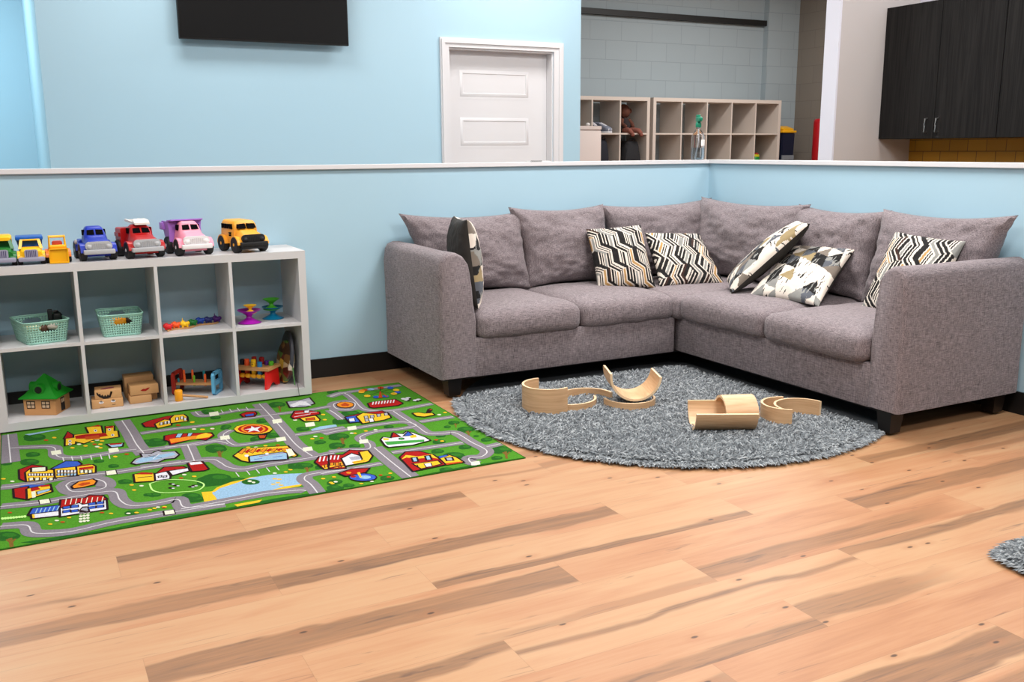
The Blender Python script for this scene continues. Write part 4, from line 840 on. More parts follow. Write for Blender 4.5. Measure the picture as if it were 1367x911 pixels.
(3, 4, 33.6, 1535, 1382, 1619, 1417, 1626, 1263, 1610, 1075, 1646, 999, 1748, 958, 1951, 983),
(3, 4, 36.5, 1531, 1367, 1644, 1418, 1794, 1418, 1951, 1425),
(3, 4, 43.9, 1728, 947, 1729, 806, 1735, 651, 1735, 524, 1792, 485, 1849, 462, 1854, 299, 1861, 163, 1809, 100, 1754, 108, 1735, 53, 1758, 23),
(3, 4, 24.9, 1773, 706, 1859, 710, 1949, 711),
(3, 4, 36.5, 1884, 210, 1913, 210, 1958, 219),
(3, 4, 62.1, 1448, 437, 1446, 211, 1449, 4),
(3, 4, 30.7, 1491, 331, 1610, 324, 1817, 312),
(3, 4, 33.6, 1144, 214, 1274, 216, 1403, 218),
(3, 5, 3.7, 29, 1434, 34, 1235, 40, 977),
(3, 5, 3.7, 37, 1201, 127, 1168, 207, 1119, 215, 980, 272, 918, 375, 910, 468, 918, 527, 912),
(3, 5, 3.7, 517, 1427, 529, 1189, 535, 987, 550, 821),
(3, 5, 3.7, 571, 1154, 701, 1159, 890, 1143, 1033, 1163, 1164, 1175, 1350, 1170, 1484, 1189),
(3, 5, 3.7, 524, 882, 638, 872, 777, 876, 896, 878),
(3, 5, 3.7, 640, 886, 771, 857, 859, 861, 895, 802),
(3, 5, 3.7, 4, 658, 117, 646, 235, 663, 397, 637, 541, 636, 672, 643),
(3, 5, 3.7, 513, 647, 671, 633, 788, 615, 815, 554, 832, 478, 883, 423, 987, 433, 1145, 432, 1271, 446),
(3, 5, 3.7, 734, 877, 729, 743, 723, 627),
(3, 5, 3.7, 5, 430, 150, 403, 251, 410, 337, 414, 393, 392, 401, 286, 433, 208, 516, 189, 592, 191, 606, 95, 739, 64),
(3, 5, 3.7, 230, 559, 255, 598, 326, 591, 364, 538, 364, 465, 317, 450, 249, 476, 230, 559),
(3, 5, 3.7, 6, 219, 87, 188, 106, 104, 156, 69, 232, 52, 365, 74, 545, 69, 738, 61),
(3, 5, 3.7, 588, 86, 710, 90, 813, 94, 907, 95, 1015, 73, 1039, 52),
(3, 5, 3.7, 1072, 9, 1075, 114, 1070, 187, 1108, 229, 1245, 219),
(3, 5, 3.7, 857, 1419, 871, 1324, 944, 1316, 1069, 1335, 1159, 1285),
(3, 5, 3.7, 1173, 1413, 1170, 1135, 1164, 871, 1158, 632, 1177, 450),
(3, 5, 3.7, 951, 1010, 903, 945, 908, 795, 954, 754, 1134, 755),
(3, 5, 3.7, 1192, 785, 1288, 788, 1429, 793),
(3, 5, 3.7, 1455, 1122, 1461, 1037, 1462, 927),
(3, 5, 3.7, 1311, 736, 1387, 753, 1459, 756, 1585, 762, 1692, 750, 1733, 700, 1729, 654, 1644, 644, 1548, 659, 1455, 626, 1434, 566, 1449, 504, 1419, 429, 1341, 460, 1258, 470),
(3, 5, 3.7, 1571, 1243, 1609, 1189, 1560, 1087, 1496, 1128, 1511, 1226, 1571, 1243),
(3, 5, 3.7, 1535, 1382, 1619, 1417, 1626, 1263, 1610, 1075, 1646, 999, 1748, 958, 1951, 983),
(3, 5, 3.7, 1531, 1367, 1644, 1418, 1794, 1418, 1951, 1425),
(3, 5, 3.7, 1728, 947, 1729, 806, 1735, 651, 1735, 524, 1792, 485, 1849, 462, 1854, 299, 1861, 163, 1809, 100, 1754, 108, 1735, 53, 1758, 23),
(3, 5, 3.7, 1773, 706, 1859, 710, 1949, 711),
(3, 5, 3.7, 1884, 210, 1913, 210, 1958, 219),
(3, 5, 3.7, 1448, 437, 1446, 211, 1449, 4),
(3, 5, 3.7, 1491, 331, 1610, 324, 1817, 312),
(3, 5, 3.7, 1144, 214, 1274, 216, 1403, 218),
(0, 12, 0.0, 134, 433, 166, 431, 169, 384, 136, 386),
(0, 12, 0.0, 383, 663, 418, 662, 418, 607, 382, 609),
(0, 12, 0.0, 528, 92, 560, 89, 559, 47, 526, 51),
(0, 12, 0.0, 418, 979, 457, 979, 457, 916, 417, 917),
(0, 12, 0.0, 914, 1365, 958, 1367, 950, 1293, 905, 1293),
(0, 12, 0.0, 1159, 1082, 1203, 1082, 1192, 1015, 1148, 1016),
(0, 12, 0.0, 1171, 582, 1211, 580, 1201, 526, 1161, 528),
(0, 12, 0.0, 1104, 782, 1145, 781, 1136, 722, 1094, 724),
(0, 12, 0.0, 884, 930, 925, 930, 918, 868, 877, 869),
(0, 12, 0.0, 1283, 950, 1327, 950, 1315, 885, 1270, 886),
(0, 12, 0.0, 531, 93, 562, 90, 561, 50, 529, 54),
(0, 12, 0.0, 1441, 794, 1483, 793, 1469, 735, 1427, 736),
(0, 12, 0.0, 1735, 55, 1773, 52, 1757, 9, 1719, 13),
(0, 12, 0.0, 1423, 567, 1463, 566, 1450, 513, 1409, 516),
(0, 12, 0.0, 194, 1063, 232, 1063, 234, 1000, 196, 1000),
(2, 5, 3.7, 236, 948, 238, 881),
(2, 5, 3.7, 270, 938, 272, 870),
(2, 5, 3.7, 305, 927, 306, 860),
(2, 5, 3.7, 343, 915, 343, 848),
(2, 5, 3.7, 381, 904, 381, 836),
(2, 5, 3.7, 413, 894, 412, 827),
(2, 5, 3.7, 976, 1386, 976, 1321),
(2, 5, 3.7, 1018, 1385, 1017, 1319),
(2, 5, 3.7, 1056, 1384, 1055, 1318),
(2, 5, 3.7, 1099, 1382, 1097, 1317),
(2, 5, 3.7, 846, 394, 847, 336),
(2, 5, 3.7, 889, 394, 890, 336),
(2, 5, 3.7, 927, 394, 928, 336),
(2, 5, 3.7, 969, 394, 969, 336),
(2, 5, 3.7, 1007, 395, 1007, 336),
(0, 7, 0.0, 22, 758, 21, 753, 18, 751, 14, 752, 9, 756, 6, 761, 5, 766, 6, 771, 9, 773, 13, 772, 18, 768, 21, 763),
(0, 12, 0.0, 53, 708, 52, 704, 49, 702, 45, 703, 41, 706, 38, 711, 37, 717, 38, 721, 41, 723, 45, 722, 49, 718, 52, 713),
(0, 7, 0.0, 443, 842, 442, 838, 438, 835, 434, 836, 429, 840, 427, 846, 426, 852, 428, 856, 431, 859, 436, 858, 440, 854, 443, 848),
(0, 9, 0.0, 490, 854, 489, 850, 485, 847, 480, 848, 476, 852, 473, 858, 473, 864, 475, 869, 478, 871, 483, 870, 487, 866, 490, 860),
(0, 7, 0.0, 465, 437, 464, 433, 461, 431, 456, 432, 453, 435, 450, 440, 449, 445, 451, 449, 454, 451, 458, 450, 462, 447, 465, 442),
(0, 12, 0.0, 498, 408, 497, 404, 493, 403, 489, 404, 485, 407, 483, 412, 482, 417, 484, 421, 487, 422, 491, 421, 495, 418, 498, 413),
(0, 7, 0.0, 467, 372, 466, 368, 462, 366, 458, 367, 455, 371, 452, 375, 452, 380, 453, 384, 456, 386, 460, 385, 464, 381, 467, 377),
(0, 9, 0.0, 648, 427, 646, 423, 643, 421, 639, 422, 635, 426, 632, 430, 632, 436, 634, 440, 637, 441, 641, 440, 645, 437, 648, 432),
(0, 7, 0.0, 698, 422, 696, 418, 692, 416, 688, 417, 684, 420, 682, 425, 681, 430, 683, 434, 687, 436, 691, 435, 695, 432, 697, 427),
(0, 12, 0.0, 666, 461, 664, 457, 661, 455, 656, 456, 652, 460, 650, 465, 650, 470, 651, 474, 655, 476, 659, 475, 663, 471, 666, 466),
(0, 7, 0.0, 230, 187, 229, 184, 226, 182, 223, 183, 219, 186, 217, 190, 216, 195, 217, 198, 220, 199, 224, 198, 227, 195, 230, 191),
(0, 9, 0.0, 338, 181, 337, 178, 334, 177, 330, 178, 327, 181, 324, 185, 323, 189, 325, 193, 328, 194, 331, 193, 335, 190, 337, 186),
(0, 7, 0.0, 366, 157, 365, 154, 362, 152, 358, 153, 355, 156, 352, 161, 351, 165, 353, 168, 356, 170, 359, 169, 363, 166, 365, 161),
(0, 12, 0.0, 190, 178, 189, 174, 186, 173, 183, 174, 179, 177, 177, 181, 176, 185, 177, 189, 180, 190, 183, 189, 187, 186, 190, 182),
(0, 7, 0.0, 168, 152, 167, 149, 165, 148, 161, 149, 158, 152, 155, 156, 154, 160, 155, 163, 158, 164, 162, 163, 165, 161, 168, 156),
(0, 9, 0.0, 208, 153, 207, 150, 204, 148, 200, 149, 197, 152, 194, 156, 193, 161, 194, 164, 197, 165, 201, 164, 204, 161, 207, 157),
(0, 7, 0.0, 494, 127, 492, 124, 489, 123, 485, 124, 482, 127, 479, 131, 479, 135, 480, 139, 483, 140, 487, 139, 491, 136, 493, 132),
(0, 12, 0.0, 523, 140, 522, 137, 519, 136, 515, 137, 511, 140, 509, 144, 509, 148, 510, 152, 513, 153, 517, 152, 521, 149, 523, 145),
(0, 7, 0.0, 545, 132, 544, 129, 541, 127, 537, 128, 533, 131, 531, 136, 530, 140, 532, 143, 535, 145, 539, 144, 542, 141, 545, 136),
(0, 9, 0.0, 44, 341, 43, 337, 40, 336, 37, 337, 33, 340, 30, 344, 29, 349, 30, 352, 33, 354, 37, 353, 40, 350, 43, 346),
(0, 7, 0.0, 289, 1063, 288, 1058, 284, 1056, 280, 1056, 275, 1060, 272, 1067, 271, 1073, 273, 1078, 276, 1081, 281, 1080, 285, 1076, 288, 1070),
(0, 12, 0.0, 318, 1106, 317, 1101, 313, 1099, 308, 1099, 304, 1104, 301, 1110, 300, 1116, 302, 1122, 305, 1124, 310, 1123, 314, 1119, 317, 1113),
(0, 7, 0.0, 342, 1066, 341, 1061, 337, 1058, 333, 1059, 328, 1063, 325, 1069, 324, 1076, 326, 1081, 329, 1084, 334, 1083, 339, 1079, 342, 1073),
(0, 9, 0.0, 191, 1245, 189, 1240, 186, 1237, 181, 1238, 177, 1242, 173, 1248, 172, 1255, 174, 1261, 177, 1264, 182, 1263, 187, 1258, 190, 1252),
(0, 7, 0.0, 225, 1269, 224, 1263, 220, 1260, 216, 1261, 211, 1265, 208, 1272, 207, 1279, 208, 1284, 212, 1287, 217, 1286, 221, 1282, 224, 1276),
(0, 12, 0.0, 421, 127, 420, 124, 417, 123, 413, 124, 409, 127, 407, 131, 406, 135, 408, 138, 411, 140, 414, 139, 418, 136, 420, 132),
(0, 7, 0.0, 448, 121, 447, 118, 444, 117, 440, 118, 436, 121, 434, 125, 433, 129, 435, 133, 438, 134, 442, 133, 445, 130, 448, 126),
(0, 7, 0.0, 373, 1118, 371, 1112, 368, 1110, 363, 1111, 358, 1115, 355, 1121, 355, 1128, 356, 1133, 360, 1135, 365, 1135, 369, 1130, 372, 1124),
(0, 12, 0.0, 394, 1133, 393, 1128, 389, 1126, 384, 1126, 380, 1131, 377, 1137, 376, 1144, 378, 1149, 381, 1152, 386, 1151, 391, 1146, 394, 1140),
(0, 7, 0.0, 413, 1109, 411, 1104, 408, 1101, 403, 1102, 398, 1107, 395, 1113, 395, 1119, 396, 1125, 400, 1127, 405, 1126, 409, 1122, 412, 1116),
(0, 9, 0.0, 380, 1073, 378, 1067, 374, 1065, 370, 1066, 365, 1070, 362, 1076, 362, 1083, 363, 1088, 367, 1090, 371, 1089, 376, 1085, 379, 1079),
(0, 7, 0.0, 402, 1060, 401, 1055, 397, 1053, 392, 1053, 388, 1058, 385, 1064, 384, 1070, 386, 1075, 389, 1078, 394, 1077, 399, 1073, 402, 1067),
(0, 12, 0.0, 386, 1029, 385, 1023, 381, 1021, 377, 1022, 372, 1026, 369, 1032, 368, 1038, 370, 1043, 374, 1046, 378, 1045, 383, 1041, 386, 1035),
(0, 7, 0.0, 398, 1004, 396, 999, 393, 996, 388, 997, 384, 1001, 381, 1007, 380, 1013, 382, 1019, 385, 1021, 390, 1020, 394, 1016, 397, 1010),
(0, 9, 0.0, 756, 1200, 753, 1194, 749, 1192, 744, 1193, 739, 1197, 737, 1204, 736, 1211, 738, 1217, 743, 1219, 748, 1218, 752, 1214, 755, 1207),
(0, 7, 0.0, 824, 1226, 821, 1220, 817, 1217, 812, 1218, 807, 1222, 804, 1229, 804, 1236, 806, 1242, 811, 1245, 816, 1244, 821, 1240, 823, 1233),
(0, 12, 0.0, 810, 1100, 808, 1094, 804, 1092, 799, 1093, 794, 1097, 791, 1103, 791, 1110, 793, 1116, 798, 1118, 803, 1117, 807, 1113, 810, 1107),
(0, 7, 0.0, 843, 1076, 841, 1070, 837, 1067, 832, 1068, 827, 1073, 824, 1079, 824, 1086, 827, 1092, 831, 1094, 836, 1093, 840, 1089, 843, 1082),
(0, 9, 0.0, 885, 1059, 882, 1053, 878, 1051, 873, 1052, 869, 1056, 866, 1062, 866, 1069, 868, 1075, 873, 1077, 878, 1076, 882, 1072, 885, 1066),
(0, 7, 0.0, 845, 1074, 843, 1069, 839, 1067, 834, 1067, 830, 1071, 827, 1078, 827, 1084, 829, 1089, 833, 1092, 838, 1091, 842, 1087, 845, 1081),
(0, 12, 0.0, 886, 1066, 884, 1061, 880, 1058, 875, 1059, 871, 1063, 868, 1069, 868, 1076, 870, 1081, 874, 1084, 879, 1083, 883, 1079, 886, 1072),
(0, 7, 0.0, 820, 1220, 817, 1214, 813, 1212, 808, 1213, 804, 1217, 801, 1223, 801, 1230, 803, 1236, 808, 1238, 812, 1238, 817, 1233, 820, 1227),
(0, 9, 0.0, 753, 1206, 751, 1200, 747, 1198, 742, 1199, 738, 1203, 735, 1209, 735, 1216, 737, 1221, 741, 1224, 746, 1223, 750, 1219, 753, 1213),
(0, 7, 0.0, 971, 697, 969, 692, 965, 690, 960, 691, 956, 695, 954, 700, 954, 706, 956, 710, 960, 712, 965, 711, 969, 708, 971, 702),
(0, 12, 0.0, 1001, 680, 999, 676, 995, 674, 990, 675, 987, 678, 984, 684, 984, 689, 987, 694, 990, 696, 995, 695, 999, 691, 1001, 686),
(0, 7, 0.0, 1043, 683, 1040, 678, 1036, 676, 1032, 677, 1028, 681, 1026, 686, 1026, 692, 1028, 696, 1032, 698, 1037, 697, 1040, 694, 1043, 688),
(0, 9, 0.0, 1094, 667, 1092, 663, 1087, 661, 1083, 662, 1079, 665, 1077, 671, 1077, 677, 1079, 681, 1083, 683, 1088, 682, 1092, 678, 1094, 673),
(0, 7, 0.0, 1033, 298, 1031, 294, 1027, 293, 1023, 294, 1020, 297, 1018, 302, 1018, 306, 1020, 310, 1023, 312, 1028, 311, 1031, 307, 1033, 303),
(0, 12, 0.0, 990, 304, 988, 300, 985, 299, 981, 300, 977, 303, 975, 308, 975, 313, 977, 316, 981, 318, 985, 317, 988, 313, 990, 309),
(0, 7, 0.0, 1057, 315, 1055, 311, 1051, 310, 1047, 311, 1043, 314, 1041, 319, 1041, 324, 1043, 327, 1047, 329, 1051, 328, 1055, 325, 1057, 320),
(0, 9, 0.0, 1294, 675, 1291, 671, 1287, 669, 1282, 670, 1278, 674, 1276, 679, 1277, 685, 1279, 689, 1284, 692, 1288, 691, 1292, 687, 1294, 681),
(0, 7, 0.0, 1253, 684, 1251, 680, 1246, 678, 1242, 679, 1238, 682, 1236, 688, 1236, 694, 1239, 698, 1243, 700, 1248, 699, 1252, 696, 1254, 690),
(0, 12, 0.0, 1276, 712, 1273, 708, 1269, 706, 1264, 707, 1260, 710, 1258, 716, 1258, 722, 1261, 726, 1265, 729, 1270, 728, 1274, 724, 1276, 718),
(0, 7, 0.0, 510, 134, 509, 130, 506, 129, 502, 130, 499, 133, 497, 137, 496, 141, 498, 144, 501, 146, 504, 145, 508, 142, 510, 138),
(0, 9, 0.0, 542, 125, 540, 122, 537, 121, 534, 122, 530, 125, 528, 129, 527, 133, 529, 136, 532, 137, 536, 136, 539, 133, 541, 129),
(0, 7, 0.0, 1412, 1048, 1409, 1043, 1405, 1040, 1399, 1041, 1395, 1045, 1393, 1052, 1394, 1058, 1397, 1064, 1401, 1067, 1407, 1066, 1411, 1061, 1413, 1055),
(0, 12, 0.0, 1265, 1020, 1262, 1015, 1258, 1012, 1253, 1013, 1249, 1017, 1246, 1024, 1247, 1030, 1249, 1036, 1254, 1038, 1259, 1037, 1263, 1033, 1266, 1027),
(0, 7, 0.0, 1143, 147, 1141, 144, 1138, 143, 1133, 144, 1130, 147, 1128, 151, 1128, 156, 1130, 159, 1134, 160, 1138, 159, 1142, 156, 1144, 152),
(0, 9, 0.0, 1187, 144, 1185, 141, 1181, 139, 1177, 140, 1173, 144, 1172, 148, 1172, 153, 1174, 156, 1178, 157, 1182, 156, 1185, 153, 1187, 149),
(0, 7, 0.0, 1157, 89, 1155, 86, 1152, 84, 1147, 85, 1144, 88, 1142, 93, 1142, 97, 1144, 101, 1148, 102, 1152, 101, 1156, 98, 1158, 93),
(0, 12, 0.0, 1176, 89, 1174, 85, 1170, 84, 1166, 85, 1163, 88, 1161, 93, 1161, 97, 1163, 100, 1167, 102, 1171, 101, 1174, 98, 1176, 93),
(0, 7, 0.0, 1393, 956, 1390, 951, 1385, 948, 1380, 949, 1376, 953, 1374, 960, 1374, 966, 1377, 971, 1382, 974, 1387, 973, 1391, 969, 1393, 963),
(0, 7, 0.0, 1505, 682, 1502, 678, 1498, 676, 1493, 677, 1489, 681, 1488, 686, 1488, 692, 1491, 696, 1495, 698, 1500, 697, 1504, 694, 1506, 688),
(0, 12, 0.0, 1551, 679, 1548, 674, 1543, 672, 1538, 673, 1535, 677, 1533, 683, 1534, 688, 1537, 693, 1541, 695, 1546, 694, 1549, 690, 1551, 685),
(0, 7, 0.0, 1449, 674, 1446, 669, 1442, 667, 1437, 668, 1433, 672, 1431, 677, 1432, 683, 1435, 687, 1439, 689, 1444, 688, 1447, 685, 1449, 679),
(0, 9, 0.0, 1737, 400, 1734, 396, 1729, 395, 1725, 396, 1721, 399, 1720, 404, 1720, 409, 1723, 413, 1728, 415, 1732, 414, 1736, 410, 1738, 405),
(0, 7, 0.0, 1753, 371, 1750, 368, 1746, 366, 1741, 367, 1737, 370, 1736, 375, 1737, 380, 1740, 384, 1744, 386, 1749, 385, 1752, 381, 1754, 377),
(0, 12, 0.0, 1911, 770, 1908, 765, 1903, 763, 1898, 764, 1894, 768, 1892, 774, 1893, 780, 1897, 785, 1902, 787, 1907, 786, 1911, 782, 1912, 776),
(0, 7, 0.0, 1953, 793, 1949, 788, 1944, 786, 1939, 787, 1935, 790, 1934, 796, 1935, 803, 1938, 807, 1943, 810, 1949, 809, 1952, 805, 1954, 799),
(0, 9, 0.0, 1357, 77, 1355, 74, 1351, 73, 1347, 74, 1344, 77, 1342, 81, 1343, 85, 1345, 88, 1349, 90, 1353, 89, 1356, 86, 1358, 81),
(0, 7, 0.0, 1399, 80, 1397, 77, 1393, 76, 1389, 77, 1386, 80, 1384, 84, 1385, 88, 1387, 91, 1391, 93, 1395, 92, 1398, 89, 1400, 85),
(0, 12, 0.0, 1302, 25, 1300, 22, 1296, 21, 1292, 22, 1289, 25, 1287, 29, 1288, 33, 1290, 36, 1293, 38, 1297, 37, 1300, 34, 1302, 30),
(0, 7, 0.0, 1187, 146, 1185, 143, 1181, 142, 1177, 143, 1174, 146, 1172, 150, 1172, 154, 1175, 158, 1178, 159, 1182, 158, 1185, 155, 1187, 151),
(0, 9, 0.0, 1379, 42, 1376, 39, 1373, 37, 1369, 38, 1365, 41, 1364, 45, 1364, 50, 1366, 53, 1370, 54, 1374, 53, 1377, 50, 1379, 46),
(0, 7, 0.0, 1159, 75, 1157, 72, 1153, 71, 1149, 71, 1146, 74, 1144, 78, 1145, 83, 1147, 86, 1150, 87, 1154, 86, 1157, 83, 1159, 79),
(0, 12, 0.0, 1437, 680, 1434, 676, 1430, 674, 1425, 675, 1421, 679, 1419, 684, 1420, 690, 1423, 694, 1427, 696, 1432, 695, 1435, 691, 1437, 686),
(0, 7, 0.0, 1258, 21, 1256, 18, 1252, 17, 1248, 18, 1245, 20, 1243, 25, 1244, 29, 1246, 32, 1249, 33, 1253, 32, 1256, 29, 1258, 25),
(3, 16, 6.6, 521, 421, 566, 439, 614, 424, 681, 372, 707, 309, 674, 255, 615, 267, 558, 288, 523, 337, 521, 421),
(0, 17, 0.0, 606, 375, 604, 372, 599, 371, 594, 373, 589, 376, 586, 381, 585, 386, 587, 389, 591, 390, 596, 388, 601, 384, 605, 380),
(0, 13, 0.0, 607, 368, 606, 365, 603, 364, 600, 365, 598, 367, 596, 371, 596, 374, 597, 376, 599, 378, 602, 377, 605, 374, 607, 371),
(0, 17, 0.0, 620, 346, 618, 343, 614, 342, 608, 344, 603, 348, 600, 353, 599, 357, 601, 360, 605, 361, 611, 360, 616, 356, 619, 351),
(0, 13, 0.0, 621, 339, 620, 337, 618, 336, 615, 337, 612, 339, 610, 342, 610, 345, 611, 348, 613, 349, 616, 348, 619, 346, 621, 343),
(0, 17, 0.0, 599, 327, 597, 324, 593, 323, 587, 325, 582, 328, 579, 333, 578, 338, 580, 341, 584, 342, 590, 340, 594, 336, 598, 331),
(0, 13, 0.0, 600, 320, 599, 317, 596, 316, 594, 317, 591, 319, 589, 323, 589, 326, 590, 328, 592, 329, 595, 329, 598, 326, 600, 323),
(0, 17, 0.0, 668, 305, 666, 302, 662, 301, 657, 303, 652, 307, 649, 312, 648, 316, 650, 319, 654, 320, 659, 318, 664, 315, 668, 310),
(0, 13, 0.0, 670, 298, 668, 296, 666, 295, 663, 296, 660, 298, 659, 301, 658, 304, 660, 307, 662, 308, 665, 307, 668, 305, 669, 301),
(0, 17, 0.0, 682, 312, 680, 309, 676, 308, 670, 310, 666, 314, 662, 319, 662, 323, 664, 327, 668, 327, 673, 326, 678, 322, 681, 317),
(0, 13, 0.0, 683, 305, 682, 303, 680, 302, 677, 303, 674, 305, 672, 308, 672, 312, 673, 314, 676, 315, 678, 314, 681, 312, 683, 309),
(0, 16, 0.0, 18, 290, 18, 284, 16, 281, 13, 280, 11, 283, 9, 289, 8, 295, 9, 301, 11, 305, 13, 305, 16, 302, 18, 296),
(0, 16, 0.0, 27, 288, 27, 282, 25, 279, 22, 278, 20, 281, 18, 287, 17, 293, 18, 299, 19, 303, 22, 303, 25, 300, 27, 294),
(0, 16, 0.0, 36, 286, 35, 280, 33, 277, 31, 276, 28, 279, 26, 285, 26, 291, 26, 297, 28, 301, 31, 301, 33, 298, 35, 292),
(0, 16, 0.0, 45, 284, 44, 278, 42, 275, 40, 274, 37, 277, 35, 283, 35, 289, 35, 295, 37, 299, 40, 299, 42, 296, 44, 290),
(0, 16, 0.0, 54, 282, 53, 276, 51, 273, 48, 272, 46, 275, 44, 281, 43, 287, 44, 293, 46, 297, 49, 297, 51, 294, 53, 288),
(0, 16, 0.0, 63, 280, 62, 274, 60, 271, 57, 270, 55, 273, 53, 279, 52, 285, 53, 291, 55, 295, 57, 295, 60, 292, 62, 286),
(0, 16, 0.0, 71, 278, 71, 272, 69, 269, 66, 268, 64, 271, 62, 277, 61, 283, 62, 289, 64, 292, 66, 293, 69, 290, 71, 284),
(0, 16, 0.0, 80, 276, 79, 270, 78, 267, 75, 266, 72, 269, 71, 275, 70, 281, 71, 287, 73, 290, 75, 291, 78, 288, 80, 282),
(0, 16, 0.0, 89, 274, 88, 268, 86, 265, 84, 264, 81, 267, 79, 273, 79, 279, 79, 285, 81, 288, 84, 289, 87, 286, 89, 280),
(0, 12, 0.0, 268, 207, 266, 202, 264, 200, 261, 200, 258, 203, 257, 208, 256, 213, 257, 218, 259, 221, 262, 221, 265, 218, 267, 213),
(0, 12, 0.0, 266, 180, 265, 175, 262, 173, 260, 173, 257, 176, 255, 180, 254, 186, 256, 191, 258, 193, 261, 193, 264, 190, 265, 185),
(0, 12, 0.0, 264, 153, 263, 148, 261, 146, 258, 146, 255, 149, 253, 154, 253, 159, 254, 164, 256, 166, 259, 166, 262, 163, 264, 158),
(0, 12, 0.0, 263, 126, 262, 122, 259, 119, 256, 120, 254, 122, 252, 127, 251, 133, 252, 137, 255, 140, 258, 139, 260, 137, 262, 132),
(0, 12, 0.0, 279, 206, 278, 201, 276, 199, 273, 199, 270, 202, 268, 207, 268, 212, 269, 217, 271, 220, 274, 219, 277, 216, 279, 212),
(0, 12, 0.0, 278, 179, 277, 174, 274, 171, 271, 172, 268, 175, 267, 179, 266, 185, 267, 190, 270, 192, 273, 192, 275, 189, 277, 184),
(0, 12, 0.0, 276, 152, 275, 147, 272, 145, 270, 145, 267, 148, 265, 152, 265, 158, 266, 163, 268, 165, 271, 165, 274, 162, 275, 157),
(0, 12, 0.0, 274, 125, 273, 121, 271, 118, 268, 118, 265, 121, 263, 126, 263, 131, 264, 136, 266, 138, 269, 138, 272, 135, 274, 131),
(0, 12, 0.0, 291, 205, 290, 200, 288, 197, 285, 198, 282, 201, 280, 206, 280, 211, 281, 216, 283, 219, 286, 218, 289, 215, 291, 210),
(0, 12, 0.0, 289, 178, 288, 173, 286, 170, 283, 170, 280, 173, 278, 178, 278, 184, 279, 188, 281, 191, 284, 191, 287, 188, 289, 183),
(0, 12, 0.0, 288, 151, 286, 146, 284, 143, 281, 144, 278, 147, 277, 151, 276, 157, 277, 161, 280, 164, 283, 164, 285, 161, 287, 156),
(0, 12, 0.0, 286, 124, 285, 120, 282, 117, 279, 117, 277, 120, 275, 125, 274, 130, 276, 135, 278, 137, 281, 137, 284, 134, 285, 129),
(1, 7, 0.0, 262, 1234, 256, 1119, 293, 1125, 296, 1168, 329, 1114, 373, 1154, 427, 1144, 474, 1146, 479, 1246, 464, 1254, 472, 1341, 441, 1352, 429, 1214, 414, 1237, 417, 1371, 357, 1380, 363, 1265, 291, 1276, 285, 1293),
(0, 8, 0.0, 300, 1256, 345, 1260, 428, 1239, 434, 1183, 367, 1176, 301, 1204),
(1, 8, 0.0, 257, 1237, 275, 1343, 291, 1276, 289, 1234),
(0, 9, 0.0, 339, 1220, 398, 1217, 400, 1158, 340, 1169),
(0, 8, 0.0, 436, 1345, 471, 1347, 468, 1312, 437, 1314),
(0, 8, 0.0, 371, 1381, 412, 1399, 418, 1361),
(0, 13, 0.0, 282, 1175, 281, 1166, 278, 1161, 275, 1160, 272, 1164, 270, 1173, 269, 1183, 271, 1192, 274, 1197, 277, 1198, 280, 1194, 282, 1185),
(0, 17, 0.0, 279, 1177, 279, 1172, 277, 1169, 275, 1168, 274, 1171, 273, 1175, 273, 1181, 273, 1186, 275, 1189, 277, 1190, 278, 1187, 279, 1183),
(0, 13, 0.0, 397, 1297, 395, 1287, 392, 1281, 389, 1281, 386, 1285, 384, 1294, 383, 1304, 385, 1314, 388, 1320, 392, 1321, 395, 1316, 397, 1307),
(0, 17, 0.0, 394, 1299, 393, 1293, 391, 1290, 389, 1289, 388, 1292, 387, 1296, 387, 1302, 388, 1308, 389, 1311, 391, 1312, 393, 1310, 394, 1305),
(0, 13, 0.0, 456, 1282, 454, 1273, 451, 1267, 448, 1266, 444, 1271, 443, 1279, 443, 1290, 444, 1299, 447, 1305, 451, 1306, 454, 1302, 456, 1293),
(0, 17, 0.0, 453, 1284, 452, 1279, 450, 1275, 448, 1275, 447, 1277, 446, 1282, 446, 1288, 447, 1293, 448, 1297, 450, 1298, 452, 1295, 453, 1290),
(0, 13, 0.0, 461, 1182, 460, 1173, 457, 1167, 453, 1166, 450, 1171, 448, 1179, 448, 1189, 450, 1199, 453, 1204, 456, 1205, 460, 1201, 461, 1192),
(0, 17, 0.0, 458, 1184, 457, 1179, 456, 1175, 454, 1175, 452, 1177, 451, 1182, 451, 1188, 452, 1193, 454, 1196, 456, 1197, 457, 1194, 458, 1190),
(0, 13, 0.0, 280, 1127, 279, 1119, 276, 1113, 273, 1112, 269, 1117, 267, 1125, 267, 1134, 268, 1143, 271, 1149, 274, 1149, 278, 1145, 280, 1137),
(0, 17, 0.0, 277, 1129, 276, 1124, 275, 1121, 273, 1120, 271, 1123, 270, 1127, 270, 1133, 271, 1138, 272, 1141, 274, 1141, 276, 1139, 277, 1135),
(1, 6, 0.0, 422, 1049, 482, 1033, 474, 988, 434, 994),
(0, 8, 0.0, 426, 1053, 480, 1037, 477, 1019, 431, 1028),
(1, 8, 0.0, 73, 853, 118, 891, 157, 853, 129, 822, 96, 806, 93, 686, 74, 729),
(1, 7, 0.0, 95, 802, 111, 839, 192, 781, 197, 728, 195, 668, 97, 682),
(0, 8, 0.0, 112, 878, 169, 840, 165, 796, 120, 811),
(1, 12, 0.0, 118, 851, 166, 837, 165, 787, 117, 799),
(2, 17, 5.1, 101, 754, 190, 743),
(0, 13, 0.0, 104, 779, 110, 778, 110, 751, 104, 752),
(0, 13, 0.0, 114, 773, 120, 772, 120, 746, 114, 747),
(0, 13, 0.0, 124, 768, 130, 767, 130, 740, 124, 741),
(0, 13, 0.0, 135, 762, 140, 761, 140, 735, 134, 736),
